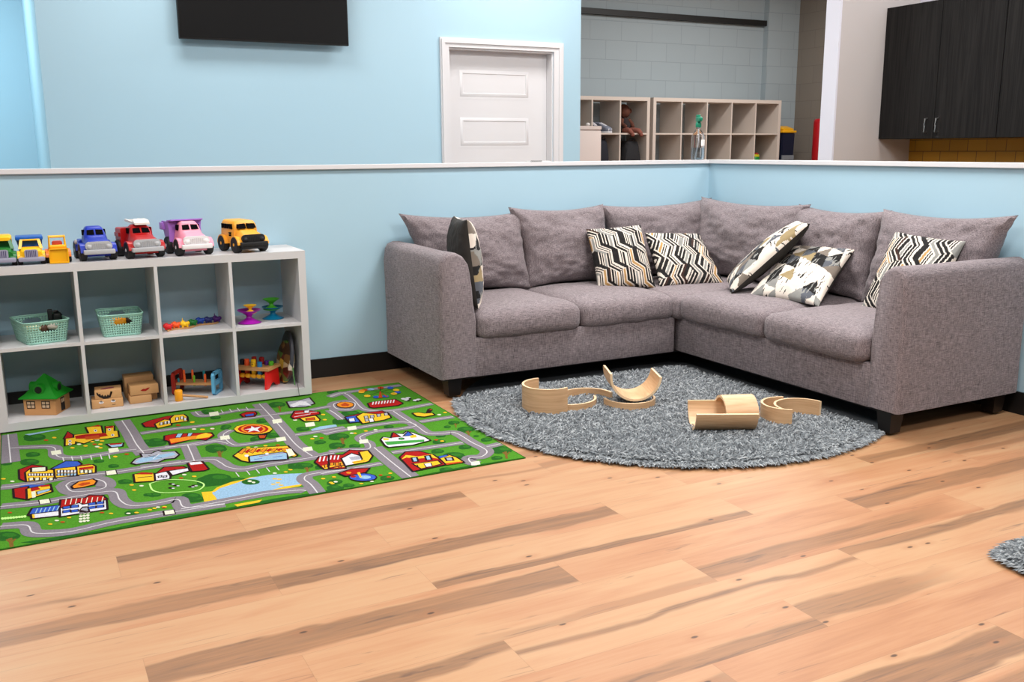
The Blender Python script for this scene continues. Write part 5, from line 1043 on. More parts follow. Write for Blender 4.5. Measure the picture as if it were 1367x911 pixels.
(0, 13, 0.0, 145, 757, 150, 756, 150, 729, 144, 730),
(0, 13, 0.0, 155, 751, 160, 750, 160, 724, 154, 725),
(0, 13, 0.0, 165, 746, 170, 745, 170, 719, 164, 720),
(0, 13, 0.0, 175, 740, 180, 739, 180, 713, 174, 714),
(0, 13, 0.0, 185, 735, 191, 734, 190, 708, 184, 709),
(0, 12, 0.0, 106, 720, 118, 720, 118, 688, 106, 688),
(0, 12, 0.0, 127, 709, 139, 709, 138, 677, 126, 677),
(0, 12, 0.0, 153, 695, 165, 695, 164, 663, 152, 663),
(0, 12, 0.0, 176, 682, 188, 682, 187, 650, 175, 650),
(1, 14, 0.0, 191, 804, 245, 877, 288, 853, 298, 807, 277, 780, 201, 790),
(1, 7, 0.0, 201, 790, 280, 779, 276, 663, 200, 678),
(0, 8, 0.0, 284, 791, 331, 794, 345, 727, 281, 732),
(1, 7, 0.0, 283, 777, 339, 775, 347, 750, 341, 668, 280, 671),
(0, 8, 0.0, 289, 760, 343, 754, 341, 723, 287, 729),
(0, 13, 0.0, 209, 767, 217, 767, 215, 736, 208, 736),
(0, 6, 0.0, 207, 722, 215, 723, 214, 697, 206, 696),
(0, 13, 0.0, 221, 760, 228, 761, 227, 730, 220, 729),
(0, 6, 0.0, 219, 716, 227, 717, 225, 690, 218, 690),
(0, 13, 0.0, 233, 754, 240, 754, 239, 723, 232, 723),
(0, 6, 0.0, 231, 710, 238, 710, 237, 684, 230, 683),
(0, 13, 0.0, 245, 747, 252, 748, 251, 717, 243, 716),
(0, 6, 0.0, 243, 703, 250, 704, 249, 678, 242, 677),
(0, 13, 0.0, 257, 741, 264, 741, 263, 710, 255, 710),
(0, 6, 0.0, 255, 697, 262, 697, 260, 671, 253, 671),
(0, 13, 0.0, 269, 734, 276, 735, 274, 704, 267, 703),
(0, 6, 0.0, 266, 690, 274, 691, 272, 665, 265, 664),
(0, 12, 0.0, 292, 721, 302, 723, 300, 688, 290, 686),
(0, 12, 0.0, 307, 713, 317, 715, 315, 680, 305, 678),
(0, 12, 0.0, 322, 705, 332, 707, 330, 671, 320, 670),
(0, 14, 0.0, 68, 630, 96, 638, 159, 604, 144, 591, 99, 585),
(1, 8, 0.0, 52, 610, 96, 611, 96, 461, 54, 509),
(1, 7, 0.0, 97, 585, 173, 596, 177, 509, 97, 466),
(0, 8, 0.0, 107, 588, 133, 591, 141, 556, 109, 546),
(0, 12, 0.0, 109, 542, 123, 545, 123, 471, 111, 467),
(0, 6, 0.0, 129, 532, 172, 545, 172, 524, 130, 501),
(0, 8, 0.0, 139, 604, 173, 598, 173, 577, 144, 581),
(1, 14, 0.0, 98, 288, 111, 346, 197, 336, 196, 267, 104, 278),
(1, 13, 0.0, 107, 284, 195, 272, 196, 228, 109, 244),
(0, 7, 0.0, 107, 284, 115, 281, 115, 241, 108, 245),
(1, 8, 0.0, 201, 310, 208, 391, 288, 370, 304, 391, 345, 365, 355, 320, 324, 309, 273, 308, 264, 332, 218, 301),
(1, 13, 0.0, 201, 297, 263, 323, 273, 299, 352, 307, 347, 213, 257, 216, 199, 216),
(0, 17, 0.0, 259, 251, 272, 281, 293, 273, 294, 214, 258, 219),
(0, 15, 0.0, 264, 248, 273, 267, 287, 263, 287, 222),
(0, 14, 0.0, 210, 311, 231, 309, 230, 285, 209, 287),
(0, 14, 0.0, 208, 270, 229, 268, 228, 245, 207, 247),
(0, 14, 0.0, 237, 309, 258, 307, 257, 283, 236, 285),
(0, 14, 0.0, 235, 261, 255, 259, 254, 236, 234, 238),
(0, 14, 0.0, 295, 305, 316, 303, 315, 280, 294, 282),
(0, 14, 0.0, 293, 266, 314, 264, 312, 241, 291, 243),
(0, 14, 0.0, 323, 303, 344, 301, 342, 278, 321, 280),
(0, 14, 0.0, 320, 264, 341, 262, 339, 238, 318, 241),
(2, 12, 2.9, 217, 333, 224, 397),
(2, 12, 2.9, 234, 328, 242, 391),
(2, 12, 2.9, 251, 324, 259, 384),
(2, 12, 2.9, 269, 319, 277, 378),
(2, 12, 2.9, 286, 314, 295, 371),
(2, 12, 2.9, 304, 309, 312, 365),
(2, 12, 2.9, 322, 305, 330, 358),
(2, 12, 2.9, 339, 300, 348, 352),
(2, 6, 3.7, 118, 292, 126, 338),
(2, 6, 3.7, 132, 290, 140, 336),
(2, 6, 3.7, 145, 288, 154, 334),
(2, 6, 3.7, 159, 286, 168, 332),
(2, 6, 3.7, 173, 284, 182, 330),
(2, 6, 3.7, 187, 282, 197, 328),
(1, 10, 0.0, 252, 532, 278, 575, 326, 581, 337, 553, 327, 516, 285, 504, 256, 507),
(0, 9, 0.0, 270, 537, 289, 558, 315, 550, 316, 528, 286, 518),
(1, 8, 0.0, 600, 1317, 631, 1348, 708, 1387, 746, 1389, 748, 1348, 725, 1321, 654, 1297, 642, 1232, 605, 1252),
(1, 7, 0.0, 652, 1279, 700, 1335, 724, 1312, 713, 1223, 653, 1204),
(1, 7, 0.0, 730, 1341, 755, 1394, 796, 1388, 803, 1334, 794, 1258, 720, 1260),
(0, 13, 0.0, 676, 1291, 685, 1292, 679, 1246, 670, 1244),
(0, 13, 0.0, 696, 1299, 705, 1300, 698, 1253, 689, 1252),
(0, 13, 0.0, 711, 1303, 720, 1305, 714, 1257, 705, 1256),
(0, 13, 0.0, 755, 1344, 764, 1345, 757, 1297, 748, 1296),
(0, 13, 0.0, 779, 1351, 788, 1352, 781, 1304, 772, 1302),
(0, 13, 0.0, 789, 1318, 799, 1320, 791, 1272, 782, 1271),
(2, 17, 3.7, 660, 1253, 715, 1276),
(1, 8, 0.0, 666, 1055, 706, 1062, 857, 1003, 858, 950, 817, 901, 776, 952, 670, 908, 671, 962, 656, 990),
(0, 10, 0.0, 675, 993, 782, 992, 857, 965, 837, 933, 752, 937, 673, 926),
(0, 7, 0.0, 796, 990, 837, 1014, 859, 972, 838, 938, 780, 936),
(0, 6, 0.0, 721, 1060, 741, 1054, 722, 996, 704, 1006),
(0, 6, 0.0, 765, 1044, 783, 1040, 765, 995, 755, 1001),
(1, 15, 0.0, 489, 719, 511, 768, 539, 782, 538, 828, 575, 808, 606, 837, 619, 809, 668, 796, 676, 740, 654, 702, 616, 711, 585, 679, 549, 699, 503, 695),
(0, 6, 0.0, 500, 725, 531, 769, 591, 774, 659, 782, 667, 745, 618, 729, 570, 711, 517, 704),
(2, 17, 3.7, 543, 763, 599, 782),
(2, 13, 4.4, 573, 734, 606, 791),
(2, 17, 2.9, 560, 791, 608, 727),
(1, 7, 0.0, 481, 562, 507, 563, 551, 535, 546, 446, 475, 467),
(2, 17, 5.8, 487, 515, 541, 503),
(0, 8, 0.0, 485, 560, 509, 576, 549, 547, 544, 528),
(1, 13, 0.0, 557, 532, 598, 532, 602, 474, 597, 444, 549, 448),
(1, 8, 0.0, 563, 533, 600, 595, 667, 568, 683, 526, 623, 530, 603, 547),
(1, 13, 0.0, 611, 536, 682, 536, 680, 505, 616, 482),
(1, 8, 0.0, 695, 600, 720, 610, 747, 595, 753, 488, 737, 479, 694, 491),
(0, 13, 0.0, 700, 611, 744, 599, 747, 566, 700, 573),
(0, 15, 0.0, 564, 494, 574, 496, 571, 475, 562, 474),
(0, 15, 0.0, 582, 485, 592, 486, 589, 466, 579, 464),
(1, 15, 0.0, 1308, 1373, 1373, 1372, 1429, 1395, 1420, 1276, 1368, 1236, 1295, 1260),
(0, 13, 0.0, 1303, 1307, 1369, 1357, 1393, 1326, 1397, 1238, 1348, 1281, 1308, 1253),
(2, 13, 6.6, 1345, 1328, 1420, 1336),
(1, 8, 0.0, 1047, 1249, 1081, 1279, 1116, 1266, 1115, 1228, 1094, 1183, 1049, 1201),
(0, 14, 0.0, 1063, 1231, 1105, 1234, 1097, 1200, 1060, 1201),
(0, 17, 0.0, 1125, 920, 1103, 880, 1065, 863, 1022, 873, 985, 907, 962, 957, 961, 1011, 982, 1052, 1020, 1071, 1064, 1061, 1103, 1025, 1125, 973),
(0, 7, 0.0, 1122, 925, 1101, 889, 1066, 875, 1025, 885, 989, 917, 967, 963, 965, 1011, 984, 1048, 1020, 1064, 1063, 1053, 1100, 1020, 1121, 973),
(0, 8, 0.0, 1108, 933, 1090, 900, 1061, 885, 1027, 893, 997, 920, 980, 960, 979, 1003, 996, 1037, 1026, 1053, 1061, 1046, 1091, 1017, 1108, 976),
(0, 10, 0.0, 1095, 940, 1080, 909, 1056, 895, 1028, 900, 1005, 923, 992, 958, 992, 996, 1006, 1027, 1031, 1042, 1059, 1038, 1083, 1014, 1096, 978),
(0, 8, 0.0, 1085, 945, 1072, 919, 1053, 907, 1031, 910, 1012, 929, 1002, 958, 1002, 990, 1014, 1017, 1034, 1031, 1057, 1027, 1076, 1008, 1086, 978),
(0, 13, 0.0, 1005, 980, 1037, 983, 1047, 1021, 1054, 982, 1085, 991, 1061, 955, 1060, 905, 1042, 943, 1010, 927, 1027, 965),
(0, 17, 0.0, 1043, 876, 1085, 858, 1057, 786, 1033, 800),
(0, 9, 0.0, 1043, 854, 1074, 842, 1057, 800, 1038, 810),
(2, 17, 2.9, 1011, 893, 1042, 841),
(2, 17, 2.9, 1060, 872, 1070, 825),
(1, 8, 0.0, 1256, 1087, 1296, 1177, 1348, 1164, 1395, 1106, 1388, 1071, 1343, 1064, 1259, 1039),
(2, 13, 6.6, 1265, 1076, 1351, 1091),
(2, 13, 6.6, 1285, 1134, 1388, 1110),
(0, 13, 0.0, 1340, 1162, 1362, 1157, 1347, 1116, 1330, 1126),
(1, 7, 0.0, 1286, 1039, 1361, 1045, 1360, 974, 1351, 955, 1291, 985),
(0, 9, 0.0, 1310, 1026, 1347, 1021, 1339, 980, 1303, 990),
(1, 7, 0.0, 884, 610, 940, 689, 1117, 634, 1119, 486, 1107, 476, 1075, 524, 1058, 456, 924, 495, 900, 531),
(1, 6, 0.0, 940, 567, 1077, 557, 1088, 534, 1071, 460, 928, 499),
(0, 10, 0.0, 910, 643, 934, 680, 947, 677, 918, 620),
(0, 8, 0.0, 931, 638, 955, 671, 967, 669, 940, 614),
(0, 10, 0.0, 953, 632, 975, 662, 988, 660, 961, 608),
(0, 8, 0.0, 974, 626, 996, 653, 1009, 651, 982, 602),
(0, 10, 0.0, 995, 620, 1017, 644, 1030, 642, 1003, 596),
(0, 8, 0.0, 1017, 614, 1038, 635, 1051, 633, 1025, 590),
(0, 10, 0.0, 1038, 608, 1059, 626, 1072, 624, 1046, 584),
(0, 8, 0.0, 1060, 602, 1080, 617, 1093, 615, 1068, 578),
(0, 10, 0.0, 1082, 596, 1101, 608, 1114, 606, 1089, 572),
(2, 8, 4.4, 975, 548, 1088, 546),
(2, 14, 5.8, 945, 517, 980, 515),
(2, 14, 5.8, 1025, 509, 1064, 506),
(2, 17, 3.7, 941, 574, 1081, 574),
(0, 12, 0.0, 1099, 589, 1123, 588, 1115, 495, 1086, 487),
(0, 13, 0.0, 1020, 564, 1017, 558, 1014, 555, 1010, 555, 1007, 559, 1005, 565, 1006, 572, 1008, 578, 1012, 581, 1016, 581, 1019, 577, 1020, 571),
(0, 13, 0.0, 939, 580, 936, 572, 931, 567, 927, 567, 923, 572, 922, 580, 922, 589, 925, 597, 930, 601, 934, 601, 938, 597, 939, 589),
(1, 8, 0.0, 1166, 362, 1203, 423, 1303, 400, 1248, 228, 1174, 258, 1171, 292),
(2, 13, 5.8, 1181, 359, 1205, 422),
(2, 13, 5.8, 1197, 356, 1221, 417),
(2, 13, 5.8, 1214, 353, 1236, 411),
(2, 13, 5.8, 1230, 350, 1252, 405),
(2, 13, 5.8, 1247, 347, 1268, 400),
(2, 13, 5.8, 1263, 344, 1285, 394),
(2, 13, 5.8, 1280, 341, 1301, 388),
(0, 7, 0.0, 1174, 302, 1271, 300, 1253, 243, 1174, 258),
(0, 10, 0.0, 1188, 305, 1198, 307, 1190, 277, 1181, 276),
(0, 10, 0.0, 1205, 296, 1215, 297, 1207, 268, 1197, 267),
(0, 10, 0.0, 1222, 287, 1232, 288, 1224, 259, 1214, 257),
(0, 10, 0.0, 1239, 277, 1249, 279, 1241, 250, 1231, 248),
(1, 8, 0.0, 1244, 421, 1294, 394, 1342, 443, 1363, 424, 1397, 406, 1361, 379, 1276, 348, 1259, 266, 1195, 259),
(2, 13, 5.1, 1229, 362, 1248, 412),
(2, 13, 5.1, 1243, 355, 1262, 404),
(2, 13, 5.1, 1256, 347, 1276, 397),
(0, 7, 0.0, 1212, 317, 1267, 309, 1259, 275, 1197, 267),
(0, 10, 0.0, 1216, 320, 1228, 317, 1219, 288, 1207, 290),
(0, 10, 0.0, 1235, 309, 1247, 307, 1238, 278, 1226, 280),
(0, 10, 0.0, 1254, 299, 1266, 297, 1257, 267, 1245, 270),
(1, 13, 0.0, 1277, 351, 1333, 395, 1356, 337, 1344, 262, 1263, 258),
(1, 7, 0.0, 1370, 397, 1405, 401, 1398, 325, 1363, 267, 1344, 262),
(0, 15, 0.0, 1306, 353, 1351, 351, 1346, 305, 1305, 310),
(0, 7, 0.0, 1299, 291, 1366, 298, 1353, 262, 1298, 260),
(2, 8, 3.7, 1296, 282, 1353, 279),
(0, 7, 0.0, 1725, 1372, 1719, 1361, 1711, 1356, 1702, 1357, 1695, 1364, 1693, 1376, 1695, 1389, 1701, 1400, 1710, 1406, 1718, 1405, 1725, 1398, 1728, 1386),
(0, 9, 0.0, 1753, 1404, 1747, 1393, 1738, 1387, 1729, 1388, 1723, 1396, 1720, 1408, 1722, 1421, 1728, 1432, 1737, 1438, 1746, 1437, 1753, 1430, 1755, 1418),
(0, 6, 0.0, 1790, 1402, 1784, 1391, 1775, 1385, 1766, 1386, 1759, 1394, 1757, 1406, 1759, 1419, 1765, 1430, 1774, 1436, 1783, 1435, 1790, 1428, 1792, 1415),
(0, 9, 0.0, 1847, 1407, 1841, 1396, 1832, 1390, 1823, 1391, 1816, 1399, 1814, 1411, 1816, 1425, 1823, 1436, 1832, 1442, 1841, 1441, 1847, 1433, 1850, 1421),
(0, 14, 0.0, 1893, 1382, 1887, 1371, 1878, 1365, 1869, 1366, 1862, 1373, 1860, 1385, 1862, 1399, 1869, 1410, 1878, 1416, 1887, 1415, 1893, 1407, 1896, 1395),
(0, 7, 0.0, 1904, 1320, 1898, 1309, 1889, 1304, 1880, 1305, 1873, 1312, 1871, 1324, 1873, 1337, 1880, 1348, 1889, 1354, 1898, 1353, 1904, 1346, 1907, 1334),
(0, 14, 0.0, 1894, 1272, 1887, 1261, 1879, 1256, 1870, 1257, 1863, 1264, 1861, 1276, 1863, 1289, 1870, 1299, 1879, 1305, 1888, 1304, 1894, 1297, 1896, 1285),
(0, 7, 0.0, 1865, 1252, 1859, 1241, 1850, 1236, 1841, 1237, 1835, 1244, 1833, 1256, 1835, 1269, 1841, 1279, 1850, 1285, 1859, 1284, 1866, 1277, 1868, 1265),
(0, 14, 0.0, 1807, 1221, 1800, 1211, 1792, 1206, 1783, 1207, 1777, 1214, 1774, 1225, 1776, 1238, 1783, 1249, 1791, 1254, 1800, 1253, 1806, 1246, 1809, 1234),
(0, 14, 0.0, 1759, 1234, 1753, 1223, 1745, 1218, 1736, 1219, 1730, 1226, 1727, 1238, 1729, 1250, 1735, 1261, 1744, 1266, 1753, 1265, 1759, 1258, 1761, 1246),
(0, 7, 0.0, 1725, 1277, 1719, 1266, 1711, 1261, 1702, 1262, 1696, 1269, 1693, 1281, 1695, 1294, 1701, 1304, 1710, 1310, 1718, 1309, 1725, 1301, 1727, 1290),
(0, 10, 0.0, 1737, 1395, 1731, 1384, 1722, 1378, 1714, 1379, 1707, 1386, 1704, 1398, 1706, 1412, 1713, 1423, 1721, 1429, 1730, 1428, 1737, 1420, 1739, 1408),
(2, 17, 2.9, 1797, 1332, 1761, 1418),
(2, 17, 2.9, 1797, 1332, 1837, 1431),
(2, 17, 2.9, 1797, 1332, 1886, 1367),
(2, 17, 2.9, 1797, 1332, 1856, 1264),
(2, 17, 2.9, 1797, 1332, 1717, 1292),
(0, 9, 0.0, 1746, 1213, 1799, 1342, 1805, 1339, 1767, 1209),
(0, 9, 0.0, 1799, 1325, 1803, 1223, 1792, 1216),
(1, 8, 0.0, 1666, 1141, 1701, 1154, 1813, 1150, 1818, 1057, 1785, 1033, 1663, 1046, 1651, 1068),
(2, 13, 5.8, 1675, 1103, 1698, 1156),
(2, 13, 5.8, 1690, 1101, 1714, 1154),
(2, 13, 5.8, 1705, 1099, 1729, 1152),
(2, 13, 5.8, 1721, 1097, 1745, 1150),
(2, 13, 5.8, 1736, 1096, 1760, 1148),
(2, 13, 5.8, 1751, 1094, 1776, 1147),
(2, 13, 5.8, 1767, 1092, 1791, 1145),
(2, 13, 5.8, 1782, 1090, 1807, 1143),
(0, 13, 0.0, 1869, 1129, 1864, 1121, 1857, 1118, 1850, 1119, 1845, 1124, 1843, 1133, 1844, 1142, 1849, 1150, 1856, 1154, 1863, 1152, 1868, 1147, 1870, 1138),
(0, 17, 0.0, 1868, 1116, 1865, 1111, 1861, 1108, 1857, 1108, 1855, 1111, 1854, 1117, 1855, 1123, 1858, 1128, 1862, 1130, 1866, 1130, 1868, 1127, 1869, 1122),
(0, 13, 0.0, 1875, 1102, 1870, 1095, 1863, 1091, 1856, 1092, 1851, 1098, 1849, 1106, 1850, 1115, 1855, 1123, 1862, 1126, 1869, 1125, 1874, 1120, 1876, 1111),
(0, 17, 0.0, 1874, 1089, 1871, 1084, 1867, 1081, 1863, 1081, 1861, 1085, 1860, 1090, 1861, 1096, 1864, 1101, 1868, 1104, 1872, 1103, 1874, 1100, 1875, 1095),
(0, 13, 0.0, 1894, 1132, 1890, 1124, 1883, 1120, 1876, 1122, 1870, 1127, 1868, 1136, 1870, 1145, 1875, 1153, 1882, 1156, 1889, 1155, 1894, 1150, 1896, 1141),
(0, 17, 0.0, 1893, 1118, 1890, 1113, 1887, 1111, 1883, 1111, 1880, 1114, 1880, 1119, 1881, 1125, 1884, 1130, 1888, 1133, 1892, 1133, 1894, 1130, 1895, 1125),
(0, 13, 0.0, 1912, 1071, 1907, 1064, 1900, 1060, 1893, 1062, 1888, 1067, 1886, 1076, 1887, 1085, 1892, 1092, 1899, 1096, 1906, 1095, 1911, 1089, 1913, 1080),
(0, 17, 0.0, 1911, 1059, 1908, 1054, 1904, 1051, 1900, 1051, 1898, 1054, 1897, 1059, 1898, 1065, 1901, 1070, 1905, 1073, 1909, 1073, 1911, 1070, 1912, 1064),
(0, 13, 0.0, 1931, 1078, 1926, 1070, 1919, 1067, 1912, 1068, 1907, 1073, 1905, 1082, 1906, 1091, 1911, 1098, 1918, 1102, 1925, 1101, 1930, 1095, 1932, 1087),
(0, 17, 0.0, 1930, 1065, 1927, 1060, 1923, 1057, 1919, 1057, 1917, 1060, 1916, 1066, 1917, 1071, 1920, 1076, 1924, 1079, 1928, 1079, 1930, 1076, 1931, 1071),
(0, 17, 0.0, 1594, 1148, 1578, 1121, 1556, 1108, 1533, 1111, 1515, 1130, 1507, 1160, 1511, 1194, 1526, 1221, 1549, 1236, 1572, 1232, 1590, 1213, 1598, 1182),
(0, 10, 0.0, 1590, 1150, 1576, 1127, 1556, 1116, 1536, 1119, 1520, 1136, 1512, 1163, 1515, 1191, 1528, 1215, 1548, 1227, 1569, 1224, 1586, 1206, 1593, 1179),
(0, 9, 0.0, 1533, 1182, 1566, 1213, 1572, 1160, 1557, 1136, 1530, 1151),
(1, 8, 0.0, 1488, 959, 1584, 975, 1674, 968, 1687, 918, 1636, 907, 1554, 952),
(1, 14, 0.0, 1484, 946, 1542, 950, 1516, 842, 1475, 850),
(1, 7, 0.0, 1536, 932, 1581, 976, 1641, 919, 1687, 930, 1674, 842, 1635, 819, 1524, 809),
(0, 15, 0.0, 1570, 922, 1585, 923, 1574, 882, 1559, 881),
(0, 15, 0.0, 1600, 921, 1615, 921, 1604, 880, 1588, 880),
(0, 15, 0.0, 1635, 923, 1650, 923, 1638, 882, 1623, 881),
(0, 15, 0.0, 1674, 925, 1689, 926, 1677, 884, 1662, 884),
(0, 15, 0.0, 1556, 871, 1571, 872, 1560, 832, 1545, 831),
(0, 13, 0.0, 1574, 868, 1594, 871, 1580, 812, 1561, 811),
(0, 13, 0.0, 1489, 914, 1515, 915, 1502, 864, 1478, 869),
(1, 7, 0.0, 1799, 856, 1825, 854, 1844, 822, 1879, 812, 1878, 782, 1824, 774, 1797, 803),
(0, 17, 0.0, 1853, 826, 1888, 890, 1908, 901, 1898, 854, 1872, 816),
(0, 9, 0.0, 1888, 875, 1907, 880, 1900, 862),
(1, 13, 0.0, 1513, 523, 1533, 550, 1560, 517, 1593, 587, 1629, 549, 1655, 579, 1673, 550, 1695, 461, 1698, 409, 1607, 385, 1505, 406, 1501, 432),
(1, 8, 0.0, 1566, 532, 1597, 592, 1599, 526),
(1, 14, 0.0, 1624, 526, 1661, 575, 1659, 514),
(0, 3, 0.0, 1513, 486, 1682, 430, 1669, 400, 1508, 433),
(0, 7, 0.0, 1526, 541, 1548, 524, 1538, 497, 1518, 508),
(0, 7, 0.0, 1644, 514, 1674, 516, 1665, 477, 1638, 480),
(0, 17, 0.0, 1609, 483, 1604, 476, 1597, 472, 1589, 474, 1584, 479, 1581, 488, 1583, 497, 1588, 505, 1595, 508, 1602, 507, 1608, 501, 1610, 492),
(0, 3, 0.0, 1604, 486, 1601, 481, 1596, 479, 1592, 480, 1588, 483, 1587, 489, 1588, 495, 1591, 499, 1595, 501, 1600, 501, 1603, 497, 1605, 492),
(1, 8, 0.0, 1498, 248, 1544, 302, 1595, 286, 1631, 209, 1627, 74, 1482, 62),
(0, 7, 0.0, 1491, 219, 1529, 265, 1569, 221, 1630, 221, 1631, 153, 1609, 188, 1558, 194, 1520, 232),
(0, 8, 0.0, 1533, 274, 1578, 295, 1594, 268, 1630, 221, 1574, 234),
(1, 7, 0.0, 1516, 140, 1617, 128, 1613, 88, 1522, 74),
(0, 13, 0.0, 1554, 120, 1581, 120, 1570, 79, 1548, 81),
(2, 17, 4.4, 1524, 126, 1514, 85),
(1, 6, 0.0, 1539, 215, 1554, 213, 1541, 166, 1528, 169),
(1, 6, 0.0, 1598, 209, 1612, 208, 1599, 160, 1585, 163),
(1, 7, 0.0, 1641, 165, 1687, 179, 1702, 137, 1704, 66, 1634, 82),
(0, 14, 0.0, 1643, 180, 1681, 182, 1683, 170, 1640, 157),
(1, 15, 0.0, 1664, 146, 1685, 141, 1675, 107, 1656, 113),
(0, 9, 0.0, 1636, 86, 1704, 74, 1700, 59, 1629, 64),
(0, 17, 0.0, 1329, 59, 1314, 40, 1290, 34, 1262, 41, 1239, 61, 1227, 88, 1227, 115, 1242, 134, 1266, 141, 1294, 134, 1317, 113, 1330, 86),
(0, 14, 0.0, 1324, 61, 1311, 45, 1289, 40, 1265, 48, 1243, 65, 1231, 89, 1231, 112, 1244, 129, 1266, 134, 1292, 127, 1313, 109, 1325, 85),
(0, 6, 0.0, 1306, 71, 1300, 63, 1290, 60, 1279, 63, 1270, 71, 1264, 83, 1265, 94, 1271, 102, 1281, 106, 1293, 103, 1302, 94, 1307, 83),
(1, 8, 0.0, 1212, 176, 1270, 202, 1332, 178, 1306, 141, 1261, 136, 1224, 136),
(0, 7, 0.0, 1274, 149, 1287, 151, 1274, 89, 1266, 88),
(0, 8, 0.0, 1257, 108, 1254, 102, 1248, 99, 1243, 100, 1238, 105, 1236, 112, 1237, 119, 1240, 125, 1246, 128, 1251, 127, 1256, 122, 1258, 115),
(0, 10, 0.0, 1255, 159, 1252, 155, 1247, 153, 1242, 154, 1238, 158, 1235, 164, 1236, 169, 1239, 174, 1243, 176, 1249, 175, 1253, 171, 1255, 165),
]
RC = dict(base=(70, 130, 34), dkgreen=(32, 86, 28), midgreen=(44, 104, 30), green=(60, 140, 60), road=(121, 115, 122), line=(196, 194, 196), lake=(134, 168, 194), yellow=(214, 172, 40),
          red=(152, 24, 22), rust=(168, 66, 24), orange=(208, 126, 32), brown=(112, 84, 36), cream=(206, 208, 186), white=(202, 202, 208), blue=(48, 82, 170), gray=(150, 152, 162), lime=(176, 226, 130), outline=(36, 20, 24), edge=(40, 96, 22))
def play_rug():
    names = list(RC); mats = [mat('rug_' + k, rgb(*RC[k]), .95, bump=.5, bscale=1200, spec=.1, var=.16, vscale=160) for k in names]
    mb = MB(); W, D = 1.965, 1.497
    mb.box(0, 0, .0005, W, D, .0040, names.index('edge')); z = [.0042]
    def poly(c, pts, inset=0):
        z[0] += .0000045
        area = sum(pts[i - 1][0] * pts[i][1] - pts[i][0] * pts[i - 1][1] for i in range(len(pts)))
        if area < 0: pts = pts[::-1]
        mb.add([(x, y, z[0]) for x, y in pts], [list(range(len(pts)))], names.index(c))
    def stroke(c, w, pts):
        z[0] += .0000045; n = len(pts); closed = math.dist(pts[0], pts[-1]) < .004; L = []; R_ = []
        for i, (x, y) in enumerate(pts):
            a = pts[i - 1] if i > 0 else (pts[-2] if closed else None); b = pts[i + 1] if i < n - 1 else (pts[1] if closed else None)
            d1 = (Vector((x - a[0], y - a[1])).normalized() if a else None); d2 = (Vector((b[0] - x, b[1] - y)).normalized() if b else None)
            d1 = d1 or d2; d2 = d2 or d1; t = (d1 + d2)
            if t.length < 1e-4: t = d1
            t.normalize(); nrm = Vector((-t.y, t.x)); k = w / 2 / max(.5, abs(nrm.dot(Vector((-d1.y, d1.x)))))
            cl = lambda q: (max(.004, min(W - .004, q[0])), max(.004, min(D - .004, q[1])))
            L.append(cl((x + nrm.x * k, y + nrm.y * k))); R_.append(cl((x - nrm.x * k, y - nrm.y * k)))
        vs = [(p[0], p[1], z[0]) for p in L + R_]
        mb.add(vs, [[n + i, n + i + 1, i + 1, i] for i in range(n - 1)], names.index(c))
    def smooth(pts, k=6):
        out = []
        for i in range(len(pts) - 1):
            p0 = pts[max(0, i - 1)]; p1 = pts[i]; p2 = pts[i + 1]; p3 = pts[min(len(pts) - 1, i + 2)]
            for s in range(k):
                t = s / k; out.append(tuple(.5 * (2 * p1[j] + (p2[j] - p0[j]) * t + (2 * p0[j] - 5 * p1[j] + 4 * p2[j] - p3[j]) * t * t + (3 * p1[j] - p0[j] - 3 * p2[j] + p3[j]) * t ** 3) for j in (0, 1)))
        return out + [pts[-1]]
    poly('base', [(.006, .006), (W - .006, .006), (W - .006, D - .006), (.006, D - .006)])
    for ln in RUG:
        k, col, w = 'POSC'[ln[0]], names[ln[1]], ln[2] / 1000; c = [q / 1000 for q in ln[3:]]; pts = list(zip(c[::2], c[1::2]))
        if k == 'P':
            if len(pts) <= 5 and col in ('white', 'lake', 'gray', 'cream', 'blue', 'orange', 'rust') and (max(q[0] for q in pts) - min(q[0] for q in pts)) < .045 and (max(q[1] for q in pts) - min(q[1] for q in pts)) < .07 and not (col == 'cream' and len(pts) == 4 and max(q[0] for q in pts) - min(q[0] for q in pts) > .04): stroke('outline', .008, pts + [pts[0]])
            poly(col, pts)
        elif k == 'O': stroke('outline', .017, pts + [pts[0]]); poly(col, pts)
        elif k == 'S': stroke(col, w * 1.1, pts)
        elif k == 'C':
            if col == 'road': w = min(.074, max(.05, w * 1.4))
            elif col == 'line': w = .005
            stroke(col, w, smooth(pts))
    o = mb.build('play_rug', mats, loc=(-4.395, -1.842, 0)); tag(o, 'green play rug printed with grey roads and little buildings', 'rug')
play_rug()

